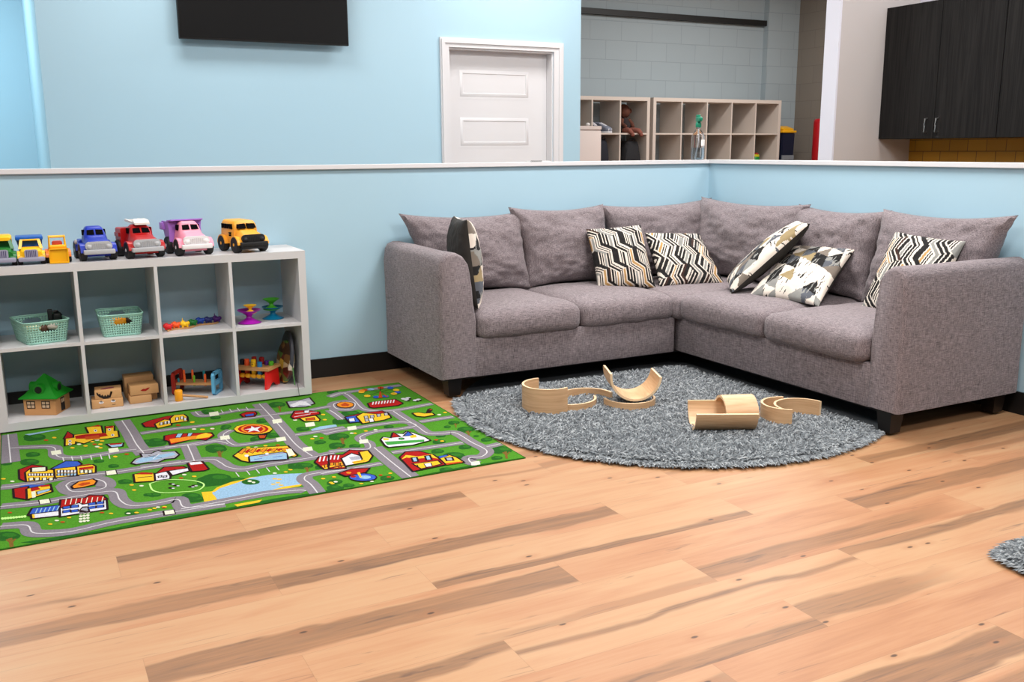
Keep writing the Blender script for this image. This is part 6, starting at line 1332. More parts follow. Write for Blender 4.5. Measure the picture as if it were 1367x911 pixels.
# ------------------------------------------------------------------ shag rugs
def shag_mat():
    m, n, l, b = nodes_of('blue_grey_shag_yarn')
    a = nn(n, 'ShaderNodeAttribute', attribute_name='tone'); r = ramp(n, [(0, rgb(84, 88, 93)), (.5, rgb(132, 138, 142)), (1, rgb(192, 197, 200))])
    l.new(a.outputs['Fac'], r.inputs[0]); l.new(r.outputs[0], b.inputs['Base Color']); b.inputs['Roughness'].default_value = .9; b.inputs['Specular IOR Level'].default_value = .2
    return m
M_shag = shag_mat()
def shag(name, label, cx, cy, R, count, keep, seed, avoid=(), pe=2):
    rnd = random.Random(seed); vs = []; fs = []; tone = []
    N = 72; vs += [(R * cos(2 * pi * k / N) * .985 * q, R * sin(2 * pi * k / N) * .985 * q, z) for z in (.001, .011) for k in range(N) for q in [(abs(cos(2 * pi * k / N)) ** pe + abs(sin(2 * pi * k / N)) ** pe) ** (-1 / pe)]]
    fs += [list(range(N))[::-1], list(range(N, 2 * N))] + [[k, (k + 1) % N, N + (k + 1) % N, N + k] for k in range(N)]; tone += [.15] * (N + 2)
    made = 0
    while made < count:
        x = rnd.uniform(-1, 1) * R; y = rnd.uniform(-1, 1) * R
        d = (abs(x) ** pe + abs(y) ** pe) ** (1 / pe)
        if d > R or not keep(cx + x, cy + y): continue
        made += 1
        hgt = rnd.uniform(.022, .042) * (1 - .35 * (d / R) ** 8); ln = rnd.uniform(.018, .045)
        a = noise3(x * 3.1, y * 3.1, seed) * 7 + rnd.gauss(0, .9)
        if d > R * .96: a = math.atan2(y, x) + rnd.gauss(0, .5); hgt *= .7
        dx, dy = cos(a), sin(a); w = rnd.uniform(.0018, .0032); px, py = -dy * w, dx * w
        for ax, ay, ar, ah in avoid:
            if (cx + x - ax) ** 2 + (cy + y - ay) ** 2 < ar * ar: hgt = min(hgt, ah)
        p0 = Vector((x, y, .010)); p1 = Vector((x + dx * ln * .25, y + dy * ln * .25, hgt * .75)); p2 = Vector((x + dx * ln * .75, y + dy * ln * .75, hgt)); p3 = Vector((x + dx * ln, y + dy * ln, hgt * .82))
        o = len(vs); up = Vector((0, 0, w * 1.3))
        for p, s in ((p0, 1), (p1, 1), (p2, .9)):
            vs.append((p.x + px * s, p.y + py * s, p.z)); vs.append((p.x - px * s, p.y - py * s, p.z)); vs.append(tuple(p + up * s + Vector((dx, dy, 0)) * -w))
        vs.append(tuple(p3))
        for q in (0, 3):
            for i in range(3): j = (i + 1) % 3; fs.append([o + q + i, o + q + j, o + q + 3 + j, o + q + 3 + i])
        for i in range(3): fs.append([o + 6 + i, o + 6 + (i + 1) % 3, o + 9])
        t = min(1, max(0, .5 + rnd.gauss(0, .25))); tone += [t] * 9
    me = bpy.data.meshes.new(name); me.from_pydata(vs, [], fs); me.materials.append(M_shag)
    at = me.attributes.new('tone', 'FLOAT', 'FACE'); at.data.foreach_set('value', tone)
    o = bpy.data.objects.new(name, me); COL.objects.link(o); o.location = (cx, cy, 0); tag(o, label, 'rug'); return o
clear_of_sofa = lambda x, y: y < -.86 and x < -.88 or (x < -.85 and y < -2.3) or (y < -2.42)  # no strands under the sofa; bare dark backing stands in for shade there
shag('shag_rug', 'round grey shag rug lying in front of the corner sofa', -1.35, -1.36, 1.075, 62000, clear_of_sofa, 3)
shag('shag_rug', 'grey shag rug mostly outside the frame at the right edge', -1.02, -4.00, .60, 16000, lambda x, y: x < -1.2 and y > -4.1, 5, pe=14)

# ------------------------------------------------------------------ bent plywood arches
def arch(label, r, width, a0, a1, M, t=.011, group='bent plywood half rings on the shag rug'):
    mb = MB(); n = 28; secs = []
    o = thing('plywood_arch', label, 'toy', M.translation[:], 0, None)
    for i in range(n + 1):
        a = radians(a0 + (a1 - a0) * i / n); c, s = cos(a), sin(a)
        secs.append([(r * c, r * s, -width / 2), (r * c, r * s, width / 2), ((r - t) * c, (r - t) * s, width / 2), ((r - t) * c, (r - t) * s, -width / 2)])
    body = MB()
    vs = [p for q in secs for p in q]; fs = []; ms = []
    for i in range(n):
        for k in range(4):
            k2 = (k + 1) % 4; fs.append([i * 4 + k, i * 4 + k2, (i + 1) * 4 + k2, (i + 1) * 4 + k]); ms.append(0 if k in (0, 2) else 1)
    fs += [[3, 2, 1, 0], [n * 4 + k for k in range(4)]]; ms += [1, 1]
    body.add(vs, fs, 0, True); body.m = ms
    R3 = M.to_3x3().to_4x4(); body.v = [tuple(R3 @ Vector(v)) for v in body.v]
    bpy.data.objects.remove(o)
    ob = body.build('plywood_arch', [M_ply, M_plyedge], loc=M.translation[:]); tag(ob, label, 'toy'); return ob
def upright(cx, cy, zc): return Matrix.Translation((cx, cy, zc))
def lying(c, axis, roll=0):
    z = Vector(axis).normalized(); y = (Vector((0, 0, 1)) - z * z.z).normalized(); x = y.cross(z)
    m = Matrix((x, y, z)).transposed().to_4x4(); m.translation = c
    return m @ Matrix.Rotation(radians(roll), 4, 'Z')
B0 = .016
arch('tall plywood half ring standing on edge, leftmost of the wooden pieces', .125, .138, 82, 292, upright(-2.01, -1.29, B0 + .069))
arch('narrow plywood half ring standing behind the low front one at left', .135, .052, -12, 178, upright(-1.775, -1.285, B0 + .026))
arch('narrow plywood half ring beside the tall leftmost one, curved towards the camera', .148, .048, 232, 345, upright(-1.885, -1.268, B0 + .024))
arch('narrow plywood half ring lying under the upturned cradle piece', .13, .05, 160, 342, upright(-1.615, -1.42, B0 + .025))
arch('upturned plywood cradle resting on a narrow ring', .128, .20, 180, 360, lying((-1.607, -1.43, .198), (-.394, -.92, 0), -5))
arch('longest plywood half pipe, lying open side up nearest the camera', .112, .275, 180, 352, lying((-1.483, -1.966, .136), (.887, -.465, .0), 6))
arch('plywood arch set upside down into the long half pipe', .098, .15, 6, 172, lying((-1.40, -1.965, .075), (.93, -.37, 0)))
arch('outer plywood half ring of the nested pair at right', .120, .09, 55, 238, upright(-1.12, -1.995, B0 + .045))
arch('inner plywood half ring of the nested pair at right, reaching towards the sofa leg', .128, .09, 2, 185, upright(-1.085, -2.055, B0 + .045))

# ------------------------------------------------------------------ toy vehicles on the shelf (front looks along -y)
TOPZ = .0122 + .762
K_blk = flat('tyre_black', 20, 20, 22, .6); K_dark = flat('dark_window', 10, 8, 11, .8, spec=.05)
class Toy:
    def __init__(s, name, label, x, y, z, rz, sc, group=None, cat='toy'):
        s.t = thing(name, label, cat, (x, y, z), rz, group); s.sc = sc
    def part(s, mb, name, m, parent=None, **k):
        a, b, c = s.sc; mb.v = [(v[0] * a, v[1] * b, v[2] * c) for v in mb.v]
        return mb.build(name, m, parent or s.t, **k)
def wheels(T, x, ys, r, w, tyre, hub, seg=28):
    for sx in (-1, 1):
        for y in ys:
            M = Matrix.Translation((sx * x, y, r)) @ Matrix.Rotation(pi / 2, 4, 'Y')
            m = MB(); m.lathe([(r * .55, -w / 2), (r * .9, -w / 2), (r, -w * .35), (r, w * .35), (r * .9, w / 2), (r * .55, w / 2)], 0, seg, M)
            o = T.part(m, 'wheel', tyre)
            m = MB(); m.lathe([(r * .54, -w * .4), (r * .54, w * .4)], 0, 16, M); m.lathe([(r * .2, -w * .52), (r * .2, w * .52)], 0, 10, M); T.part(m, 'hub', hub, o)
def fender(m, x, y, r, w, mi=0):
    n = 12; secs = []
    for k in range(n + 1):
        a = pi * (.02 + .96 * k / n); c, s = cos(a), sin(a)
        secs.append([(x - w / 2, y - r * c, r * .8 + r * s * .98), (x + w / 2, y - r * c, r * .8 + r * s * .9), (x + w / 2, y - r * .82 * c, r * .8 + r * .82 * s), (x - w / 2, y - r * .82 * c, r * .8 + r * .82 * s)])
    m.loft(secs, mi)
def truck(name, label, x, W, H, body, trim, kind, hubm, second=None, rz=0, y=-.235):
    s = (W / .18, .24 / .25, H / .16); T = Toy(name, label, x, y, TOPZ, rz, s, None, 'toy vehicle')
    m = MB()
    cab = [rsec(-.124, .136, .046, .090, .016, wt=.112), rsec(-.112, .142, .042, .096, .02, wt=.110), rsec(-.085, .146, .042, .105, .025, wt=.102), rsec(-.058, .146, .040, .113, .025, wt=.098),
           rsec(-.050, .146, .040, .118, .022, wt=.096), rsec(-.030, .142, .040, .150, .022, wt=.086), rsec(-.015, .130, .040, .159, .022, wt=.082), rsec(.015, .130, .040, .160, .022, wt=.082), rsec(.030, .130, .040, .150, .02, wt=.086), rsec(.034, .12, .04, .13, .02, wt=.09)]
    m.loft(cab)
    for sx in (-1, 1):
        fender(m, sx * .0675, -.078, .049, .032)
        if kind in ('pickup', 'bus'): fender(m, sx * .0675, .075, .049, .032)
    m.box(-.055, -.11, .022, .055, .12, .046)
    if kind == 'pickup':
        m.loft([rsec(.034, .135, .04, .092, .012), rsec(.118, .135, .04, .092, .012), rsec(.124, .125, .045, .088, .012)])
    if kind == 'bus':
        m.loft([rsec(-.040, .136, .038, .140, .02, wt=.118), rsec(-.026, .140, .038, .160, .024, wt=.116), rsec(.11, .140, .038, .162, .024, wt=.116), rsec(.122, .13, .045, .15, .024, wt=.1)])
    if kind == 'fire': m.loft([rsec(.034, .150, .04, .142, .008, wt=.146), rsec(.12, .150, .04, .142, .008, wt=.146)]); m.box(-.079, .05, .10, .079, .118, .118)
    o = T.part(m, 'body', body)
    # split windscreen and side windows
    wide = 1.28 if kind == 'bus' else 1; back = -.010 if kind == 'bus' else 0
    for sx in (-1, 1):
        p = MB()
        q = [(sx * .004, .121), (sx * .039 * wide, .121), (sx * .036 * wide, .143), (sx * .004, .145)]
        p.add([(a, -.0525 + back + (zz - .112) * .66 - .004, zz) for a, zz in q] + [(a, -.0525 + back + (zz - .112) * .66 + .012, zz) for a, zz in q], [[0, 1, 2, 3], [7, 6, 5, 4], [0, 4, 5, 1], [1, 5, 6, 2], [2, 6, 7, 3], [3, 7, 4, 0]])
        T.part(p, 'windscreen_pane', K_dark, o)
        p = MB(); p.prism([(-.024, .118), (.012, .118), (.012, .143), (-.016, .143)], sx * (.040 if kind != 'bus' else .055), sx * (.0535 if kind != 'bus' else .0655), 'x'); T.part(p, 'side_window', K_dark, o)
    if kind == 'bus':
        for sx in (-1, 1):
            for k in range(3): p = MB(); p.prism([(.022 + k * .03, .118), (.043 + k * .03, .118), (.043 + k * .03, .142), (.022 + k * .03, .142)], sx * .055, sx * .0655, 'x'); T.part(p, 'side_window', K_dark, o)
            for a in (0, 1):
                for b in (0, 1): p = MB(); p.prism([(-.012 + a * .012, .082 + b * .011), (-.004 + a * .012, .082 + b * .011), (-.004 + a * .012, .090 + b * .011), (-.012 + a * .012, .090 + b * .011)], sx * .06, sx * .0705, 'x'); T.part(p, 'vent', K_dark, o)
    # grille with ribs, headlights, bumper
    g = MB(); out = [(a, z) for a, z in rrect(.124, .038, .017, 5, 0, .072)]; out = [(a, z + (1 - (a / .058) ** 2) * .006) for a, z in out]
    g.prism(out, -.130, -.118, 'y'); gm = T.part(g, 'grille', trim, bevel=0)
    rb = MB()
    for k in range(7): rb.box(-.031 + k * .0095, -.1325, .058, -.026 + k * .0095, -.1295, .086 - abs(k - 3) * .0012)
    T.part(rb, 'grille_ribs', mat('ribs', [c * .82 for c in trim.node_tree.nodes['Principled BSDF'].inputs['Base Color'].default_value[:3]] + [1], .4) if kind != 'bus' else K_blk, gm)
    for sx in (-1, 1): g = MB(); g.lathe([(.0115, 0), (.0115, .004), (.008, .007), (.0001, .008)], 0, 16, Matrix.Translation((sx * .044, -.129, .069)) @ Matrix.Rotation(pi / 2, 4, 'X')); T.part(g, 'headlight', trim, gm)
    b = MB(); b.box(-.072, -.144, .034, .072, -.118, .056, r=.004); 
    if kind == 'bus': b.box(-.068, -.138, .020, .068, -.11, .036, r=.004)
    T.part(b, 'bumper', trim)
    wheels(T, .0695, (-.078, .075), .042, .032, K_blk, hubm)
    if kind == 'pickup':
        for sx in (-1,): b = MB(); b.ball((sx * .082, .02, .085), (.008, .012, .012)); T.part(b, 'side_tank', trim)
    if kind == 'dump':
        b = MB(); secs = []
        sh = lambda y, w0, w1, z0, z1, t: [(-w1 / 2, y, z1), (-w0 / 2, y, z0), (w0 / 2, y, z0), (w1 / 2, y, z1), (w1 / 2 - t, y, z1), (w0 / 2 - t, y, z0 + t), (-w0 / 2 + t, y, z0 + t), (-w1 / 2 + t, y, z1)]
        b.loft([sh(.036, .135, .165, .055, .158, .007), sh(.135, .135, .165, .065, .158, .007)], smooth=False)
        b.box(-.078, .034, .06, .078, .044, .162); 
        # forward lip over the cab
        b.loft([[(-.078, -.002, .162), (.078, -.002, .162), (.078, -.002, .169), (-.078, -.002, .169)], [(-.085, .046, .156), (.085, .046, .156), (.085, .046, .164), (-.085, .046, .164)]], smooth=False)
        T.part(b, 'tipping_bed', second, bevel=.0015)
        b = MB(); b.box(-.09, .10, .115, -.074, .15, .15, r=.004); T.part(b, 'bed_hinge', second)
    if kind == 'fire':
        b = MB()
        for sx in (-1, 1): b.box(sx * .03 - .005, -.02, .162, sx * .03 + .005, .12, .172)
        for k in range(8): b.box(-.03, -.018 + k * .018, .164, .03, -.012 + k * .018, .170)
        b.loft([rsec(-.045, .07, .160, .170, .004), rsec(-.02, .075, .164, .182, .006), rsec(.0, .06, .168, .186, .006)])
        b.v = [(v[0] + .008, v[1], v[2] + (v[1] + .02) * .06) for v in b.v]
        T.part(b, 'ladder', flat('ladder_white', 222, 218, 212))
        for k in range(2): b = MB(); b.box(-.073, .04 + k * .04, .07, -.0695, .072 + k * .04, .12); T.part(b, 'locker_door', flat('locker_red', 120, 16, 20), o)
    return T
silver = flat('toy_silver', 176, 178, 182, .35); red = flat('toy_red', 172, 20, 22, .35); blue = flat('toy_blue', 26, 52, 168, .35)
pink = flat('toy_pink', 240, 150, 172, .4); purple = flat('toy_lilac', 172, 120, 214, .4); white = flat('toy_white', 232, 228, 230, .4)
busy = flat('toy_bus_yellow', 240, 168, 48, .4); yel = flat('toy_yellow', 246, 190, 30, .35); grn = flat('toy_green', 20, 110, 40, .35)
bb = flat('toy_bright_blue', 20, 90, 178, .35); gry = flat('toy_lavender_grey', 150, 150, 172, .4); org = flat('toy_orange', 236, 124, 30, .35)
truck('toy_pickup', 'blue toy pickup with silver bumper on the white shelf', -3.914, .172, .158, blue, silver, 'pickup', silver, rz=radians(5))
truck('toy_fire_engine', 'red toy fire engine with a white ladder on its roof', -3.712, .186, .158, red, silver, 'fire', white, rz=radians(11))
truck('toy_dump_truck', 'pink toy truck with a lilac tipping bed', -3.482, .186, .165, pink, white, 'dump', white, purple, rz=radians(10))
truck('toy_school_bus', 'yellow toy school bus with black bumper and grille', -3.213, .182, .158, busy, K_blk, 'bus', busy, rz=radians(14))

def small_truck(name, label, x, W, H, body, low, roof, kind, y=-.27, rz=0):
    s = (W / .12, 1, H / .125); T = Toy(name, label, x, y, TOPZ, rz, s, None, 'toy vehicle')
    m = MB()
    m.loft([rsec(-.088, .098, .030, .062, .012, wt=.085), rsec(-.07, .104, .028, .070, .015, wt=.088), rsec(-.05, .104, .028, .074, .012, wt=.086), rsec(-.048, .10, .028, .076, .01, wt=.088), rsec(-.02, .10, .028, .078, .01, wt=.088), rsec(.075, .10, .028, .07, .01)])
    # cab frame of posts with an open windscreen
    for sx in (-1, 1): m.loft([[(sx * .045 + a, -.052 + b, .072) for a, b in ((-.007, -.006), (.007, -.006), (.007, .006), (-.007, .006))], [(sx * .036 + a, -.028 + b, .112) for a, b in ((-.006, -.006), (.006, -.006), (.006, .006), (-.006, .006))]], smooth=False)
    m.box(-.042, .002, .07, .042, .012, .112); m.box(-.042, -.034, .106, .042, .012, .114, r=.003)
    for sx in (-1, 1): fender(m, sx * .047, -.055, .036, .022)
    o = T.part(m, 'body', body)
    b = MB(); b.box(-.056, -.1, .016, .056, -.075, .036, r=.006); b.box(-.054, -.075, .014, .054, .08, .03, r=.004)
    b.prism([(a, z) for a, z in rrect(.056, .036, .008, 4, 0, .052)], -.097, -.086, 'y'); bo = T.part(b, 'bumper', low)
    g = MB()
    for k in range(6): g.box(-.021 + k * .0075, -.0985, .038, -.018 + k * .0075, -.0965, .066)
    T.part(g, 'grille_ribs', flat('grille_indigo', 66, 60, 104), bo)
    wheels(T, .048, (-.055, .055), .026, .022, K_blk, low, 20)
    if kind == 'bed':
        b = MB(); b.box(-.060, -.030, .108, .056, .09, .125, r=.004); b.loft([[(-.05, .0, .076), (.05, .0, .076), (.05, .085, .076), (-.05, .085, .076)], [(-.058, -.0, .112), (.054, -.0, .112), (.054, .088, .112), (-.058, .088, .112)]], smooth=False); T.part(b, 'tipping_bed', roof)
    else:
        b = MB(); b.loft([rsec(-.038, .08, .105, .118, .012), rsec(-.02, .092, .104, .128, .016), rsec(.06, .092, .104, .128, .016), rsec(.078, .08, .105, .12, .012)]); b.box(-.046, .012, .07, .046, .076, .106); T.part(b, 'roof', roof)
small_truck('toy_truck', 'green toy truck with yellow roof, leftmost on the shelf top', -4.312, .128, .132, grn, gry, yel, 'roof')
small_truck('toy_dump_truck', 'small yellow toy truck with a blue tipping bed', -4.190, .118, .125, yel, gry, bb, 'bed')
# loader
T = Toy('toy_loader', 'small orange and yellow toy loader with a square front bucket', -4.077, -.275, TOPZ, 0, (1, 1, 1), None, 'toy vehicle')
m = MB(); m.loft([rsec(-.06, .07, .026, .064, .01), rsec(-.03, .08, .022, .072, .012), rsec(.06, .08, .022, .072, .012), rsec(.075, .07, .026, .06, .01)])
for sx in (-1, 1):
    fender(m, sx * .043, -.035, .033, .02); fender(m, sx * .043, .045, .033, .02)
T.part(m, 'body', org)
m = MB(); m.tube([(-.034, -.03, .068), (-.032, -.022, .118), (.032, -.022, .118), (.034, -.03, .068)], .005); m.tube([(-.034, .03, .068), (-.032, .025, .118), (.032, .025, .118), (.034, .03, .068)], .005)
m.tube([(-.032, -.022, .118), (-.032, .025, .118)], .005); m.tube([(.032, -.022, .118), (.032, .025, .118)], .005); m.box(-.036, -.045, .066, .036, -.02, .082, r=.006); T.part(m, 'roll_cage', yel)
m = MB(); m.box(-.022, -.01, .07, .022, .02, .098, r=.008); T.part(m, 'driver_seat', flat('toy_seat_red', 206, 70, 40))
m = MB(); m.box(-.040, -.088, .004, .040, -.08, .068); 
for sx in (-1, 1): m.box(sx * .038 - .003, -.098, .002, sx * .038 + .003, -.08, .07)
m.box(-.041, -.1, .002, .041, -.08, .008); m.box(-.041, -.095, .064, .041, -.08, .070)
bk = T.part(m, 'bucket', flat('bucket_yellow', 232, 172, 10), bevel=.001)
for sx in (-1, 1): m = MB(); m.tube([(sx * .03, -.08, .035), (sx * .034, -.05, .05), (sx * .034, -.01, .055)], .005); T.part(m, 'lift_arm', org, bk)
wheels(T, .044, (-.035, .045), .026, .02, K_blk, org, 20)

# ------------------------------------------------------------------ woven-look baskets
MIDZ = .0122 + .038 + .335 + .016; BOTZ = .0122 + .038
M_mint = flat('mint_plastic', 150, 200, 184, .45)
def basket(label, x, y, rz, w, d, h):
    t = thing('storage_basket', label, 'basket', (x, y, MIDZ), rz)
    n = 132; rows = 19; m = MB(); top = []
    def ring(z, k):
        s = .84 + .16 * z / h; per = rrect(w * s, d * s, .028 * s, 6)
        # resample
        L = [0]; P = per + [per[0]]
        for i in range(len(per)): L.append(L[-1] + math.dist(P[i], P[i + 1]))
        out = []
        for q in range(k):
            t_ = L[-1] * q / k; i = max(j for j in range(len(L) - 1) if L[j] <= t_); f = (t_ - L[i]) / (L[i + 1] - L[i] + 1e-9)
            out.append((P[i][0] + (P[i + 1][0] - P[i][0]) * f, P[i][1] + (P[i + 1][1] - P[i][1]) * f, z))
        return out
    rg = [ring(h * r / rows, n) for r in range(rows + 1)]; vs = [p for r in rg for p in r]; fs = []
    for r in range(rows):
        for k in range(n):
            p = rg[r][k]; z = h * (r + .5) / rows
            hole = 2 <= r <= rows - 3 and r % 2 == 0 and k % 2 == 0
            slot = abs(p[0]) < w * .19 and abs(p[1]) > d * .3 and abs(z - h * .70) < .014 * (1 - (abs(p[0]) / (w * .2)) ** 4) ** .5 + .001
            if hole or slot: continue
            fs.append([r * n + k, r * n + (k + 1) % n, (r + 1) * n + (k + 1) % n, (r + 1) * n + k])
    m.add(vs, fs, 0, False); m.v = list(m.v); m.build('basket_wall', M_mint, t, solid=.0022)
    b = MB(); b.prism([(p[0], p[1]) for p in ring(0, 60)], .0, .003, 'z'); b.build('basket_floor', M_mint, t)
    b = MB(); b.tube(ring(h, 64), .0036, closed=True); b.build('rim', M_mint, t)
    return t
basket('mint plastic basket on the middle shelf holding a black toy', -4.185, -.235, radians(14), .205, .255, .105)
basket('mint plastic basket in the second cubby, with orange pieces inside', -3.832, -.225, radians(0), .200, .235, .107)
def blob(name, label, cat, m, loc, r, sc=(1, 1, 1), seed=0, group=None):
    mb = MB(); mb.ball((0, 0, 0), 1, 0, 20); mb.v = [tuple(Vector(v) * r * (1 + .18 * noise3(v[0] * 2 + seed, v[1] * 2, v[2] * 2))) for v in mb.v]
    mb.v = [(v[0] * sc[0], v[1] * sc[1], v[2] * sc[2]) for v in mb.v]; o = mb.build(name, m, loc=loc); return tag(o, label, cat, group)
# contents
m = MB(); m.box(-.010, -.012, 0, .012, .012, .135, r=.004); m.box(.012, -.03, .06, .05, .02, .118, r=.01); m.tube([(.0, 0, .12), (.03, .0, .125), (.05, .01, .10)], .006)
tag(m.build('toy_figure', flat('toy_black', 18, 26, 26), loc=(-4.137, -.2, MIDZ + .004), bevel=0), 'black toy standing up out of the left mint basket', 'toy')
blob('toy_ball', 'cream toy seen through the handle slot of the left basket', 'toy', flat('toy_cream', 232, 222, 176), (-4.215, -.31, MIDZ + .072), .028, (1.2, .8, .7), 1)
blob('toy_block', 'white toy at the right of the handle slot in the left basket', 'toy', flat('toy_ivory', 222, 214, 200), (-4.13, -.31, MIDZ + .073), .022, (1.2, .8, .7), 2)
blob('toy_ball', 'brown toy in the middle of the left basket', 'toy', flat('toy_umber', 90, 62, 46), (-4.172, -.30, MIDZ + .062), .024, (1, .8, .9), 3)
blob('toy_ball', 'orange toy seen through the slot of the second basket', 'toy', flat('toy_amber', 226, 150, 30), (-3.845, -.285, MIDZ + .066), .034, (1.2, .7, .7), 4)
blob('toy_ball', 'dark toy beside the orange one in the second basket', 'toy', flat('toy_brown', 60, 36, 22), (-3.795, -.285, MIDZ + .068), .018, (1, .8, .9), 5)

# ------------------------------------------------------------------ caterpillar puzzle
t = thing('animal_puzzle', 'rainbow wooden animal train on a wavy board, in the third cubby', 'toy', (-3.49, -.24, MIDZ), 0)
path = [(-.135 + .27 * k / 16, -.055 + .13 * k / 16 + .016 * sin(k * .75)) for k in range(17)]
up = [(x, y + .022) for x, y in path]; dn = [(x, y - .026) for x, y in path][::-1]
b = MB(); b.prism(up + dn, 0, .007, 'z'); b.build('board', M_toywood, t, bevel=.001)
cols = [('red', 214, 24, 30), ('coral', 240, 90, 26), ('yellow', 246, 196, 20), ('green', 10, 110, 40), ('blue', 18, 62, 160), ('navy', 30, 40, 110), ('violet', 72, 22, 110)]
for k, c in enumerate(cols):
    f = k * 16 / 6; i = min(15, int(f)); px = path[i][0] + (path[i + 1][0] - path[i][0]) * (f - i); py = path[i][1]
    px = -.128 + .256 * k / 6
    m = MB(); m.ball((0, 0, .014), (.020, .013, .0135)); m.ball((-.013, -.002, .019), (.011, .010, .012)); m.ball((.015, 0, .018), (.010, .009, .010))
    if k in (2, 6): m.lathe([(.004, 0), (.002, .022), (.0001, .024)], 0, 8, Matrix.Translation((-.010, 0, .022)))
    m.ball((-.006, 0, .026), (.008, .008, .007))
    for a in (-.011, .011): m.lathe([(.005, -.003), (.005, .006)], 0, 8, Matrix.Translation((a, -.006, .003)))
    m.build('animal_piece', flat('puzzle_' + c[0], *c[1:]), t, loc=(px, py, .0075))

# ------------------------------------------------------------------ suction spinners
def spinner(label, x, y, z, r, h, m, rx=0):
    p = [(r * .90, .0), (r, .003), (r * .82, h * .12), (r * .5, h * .25), (r * .28, h * .38), (r * .23, h * .5), (r * .28, h * .6), (r * .55, h * .76), (r * .95, h * .94), (r, h), (r * .93, h * .985), (r * .5, h * .80), (.0001, h * .70)]
    b = MB(); b.lathe(p, 0, 36); o = b.build('suction_spinner', m, loc=(x, y, z)); o.rotation_euler = (rx, 0, 0); tag(o, label, 'toy')
spinner('magenta suction spinner standing on the middle shelf', -3.212, -.27, MIDZ, .060, .070, flat('spin_magenta', 156, 26, 160, .3))
spinner('small yellow spinner set in the top of the magenta one', -3.205, -.27, MIDZ + .052, .034, .042, flat('spin_yellow', 246, 200, 40, .3))
spinner('teal suction spinner standing behind at right in the middle shelf', -3.072, -.20, MIDZ, .056, .066, flat('spin_teal', 12, 110, 150, .3))
spinner('green spinner stacked on the teal one', -3.078, -.20, MIDZ + .050, .044, .058, flat('spin_green', 70, 170, 40, .3))

# ------------------------------------------------------------------ toy house
t = thing('toy_house', 'wooden toy house with a green roof and black drawn windows', 'toy', (-4.19, -.235, BOTZ), radians(-27))
M_hw = flat('house_wood', 206, 150, 96, .6); M_hg = flat('house_green', 16, 132, 24, .5); M_line = flat('marker_black', 24, 12, 10, .6); M_pane = flat('window_pale', 210, 178, 146, .6)
b = MB(); b.box(-.075, -.075, 0, .075, .075, .082); b.build('walls', M_hw, t, bevel=.001)
def hwin(cx, cz, w, h, face):
    q = MB()
    def bx(a0, z0, a1, z1, mi, e=0):
        if face == 'f': q.box(a0, -.0766 - e, z0, a1, -.0751, z1, mi)
        else: q.box(.0751, a0, z0, .0766 + e, a1, z1, mi)
    bx(cx - w / 2, cz - h / 2, cx + w / 2, cz + h / 2, 0)
    for i in (0, 1):
        for j in (0, 1): bx(cx - w / 2 + .0035 + i * (w / 2 - .0015), cz - h / 2 + .0035 + j * (h / 2 - .0015), cx - .002 + i * (w / 2 - .0015), cz - .002 + j * (h / 2 - .0015), 1, .0006)
    q.build('window', [M_line, M_pane], t)
hwin(-.040, .052, .040, .036, 'f'); hwin(.030, .052, .040, .036, 'f')
q = MB(); q.box(.0751, -.02, .006, .0766, .018, .07, 0); q.box(.0765, -.015, .046, .0772, -.003, .064, 1); q.box(.0765, .001, .046, .0772, .013, .064, 1); q.build('door', [M_line, M_pane], t)
r = MB(); secs = []
for w_, z in ((.09, .082), (.09, .086), (.066, .105), (.052, .122), (.040, .142), (.022, .165), (.002, .187)): secs.append([(-w_, -w_, z), (w_, -w_, z), (w_, w_, z), (-w_, w_, z)])
r.loft(secs, smooth=False); rf = r.build('roof', M_hg, t)
for a in range(4):
    Mx = Matrix.Rotation(a * pi / 2, 4, 'Z'); d = MB()
    d.lathe([(.026, .0), (.026, .034)], 0, 20, Mx @ Matrix.Translation((-.002, -.068, .122)) @ Matrix.Rotation(-pi / 2, 4, 'X'), False); dm = d.build('dormer', M_hg, rf)
    d = MB(); d.lathe([(.017, -.0006), (.017, .001)], 0, 20, Mx @ Matrix.Translation((-.002, -.068, .122)) @ Matrix.Rotation(-pi / 2, 4, 'X'), False); d.build('dormer_opening', flat('roof_hole_shade', 6, 20, 8), dm)  # dark disc on the dormer; shade inside the hole put into its colour

# ------------------------------------------------------------------ face blocks
def fblock(label, x, y, z, w, d, h, rz, art):
    t = thing('wooden_block', label, 'block', (x, y, z), rz)
    MB().box(-w / 2, -d / 2, 0, w / 2, d / 2, h, r=.004).build('block_body', flat('block_wood', 206, 158, 106, .55), t)
    for nm, mm, pts in art:
        q = MB(); q.prism(pts, -d / 2 - .0009, -d / 2 + .001, 'y'); q.build(nm, mm, t)
def ell(cx, cz, a, b, n=14): return [(cx + a * cos(2 * pi * k / n), cz + b * sin(2 * pi * k / n)) for k in range(n)]
M_lip = flat('lip_red', 160, 30, 20); 
eyes = [('eye_white', white, ell(-.028, .030, .011, .006)), ('eye', M_line, ell(-.028, .033, .006, .006)), ('eye_white', white, ell(.026, .032, .011, .006)), ('eye', M_line, ell(.026, .035, .007, .005)),
        ('mouth_line', M_line, [(-.035, .006), (-.015, .004), (-.015, .006), (-.035, .008)]), ('mouth_line', M_line, [(.02, .012), (.036, .014), (.036, .016), (.02, .014)])]
fblock('pale wooden block with two drawn eyes, under the toothy one', -3.925, -.265, BOTZ, .142, .10, .045, radians(-3), eyes)
teeth = [(-.052, .036), (-.046, .034), (-.042, .026), (-.036, .030), (-.032, .018), (-.026, .024), (-.020, .013), (-.014, .021), (-.008, .012), (-.002, .022), (.004, .014), (.010, .026), (.016, .020), (.02, .034), (.012, .036), (.016, .022), (.010, .006), (-.004, .002), (-.022, .002), (-.040, .012), (-.050, .024)]
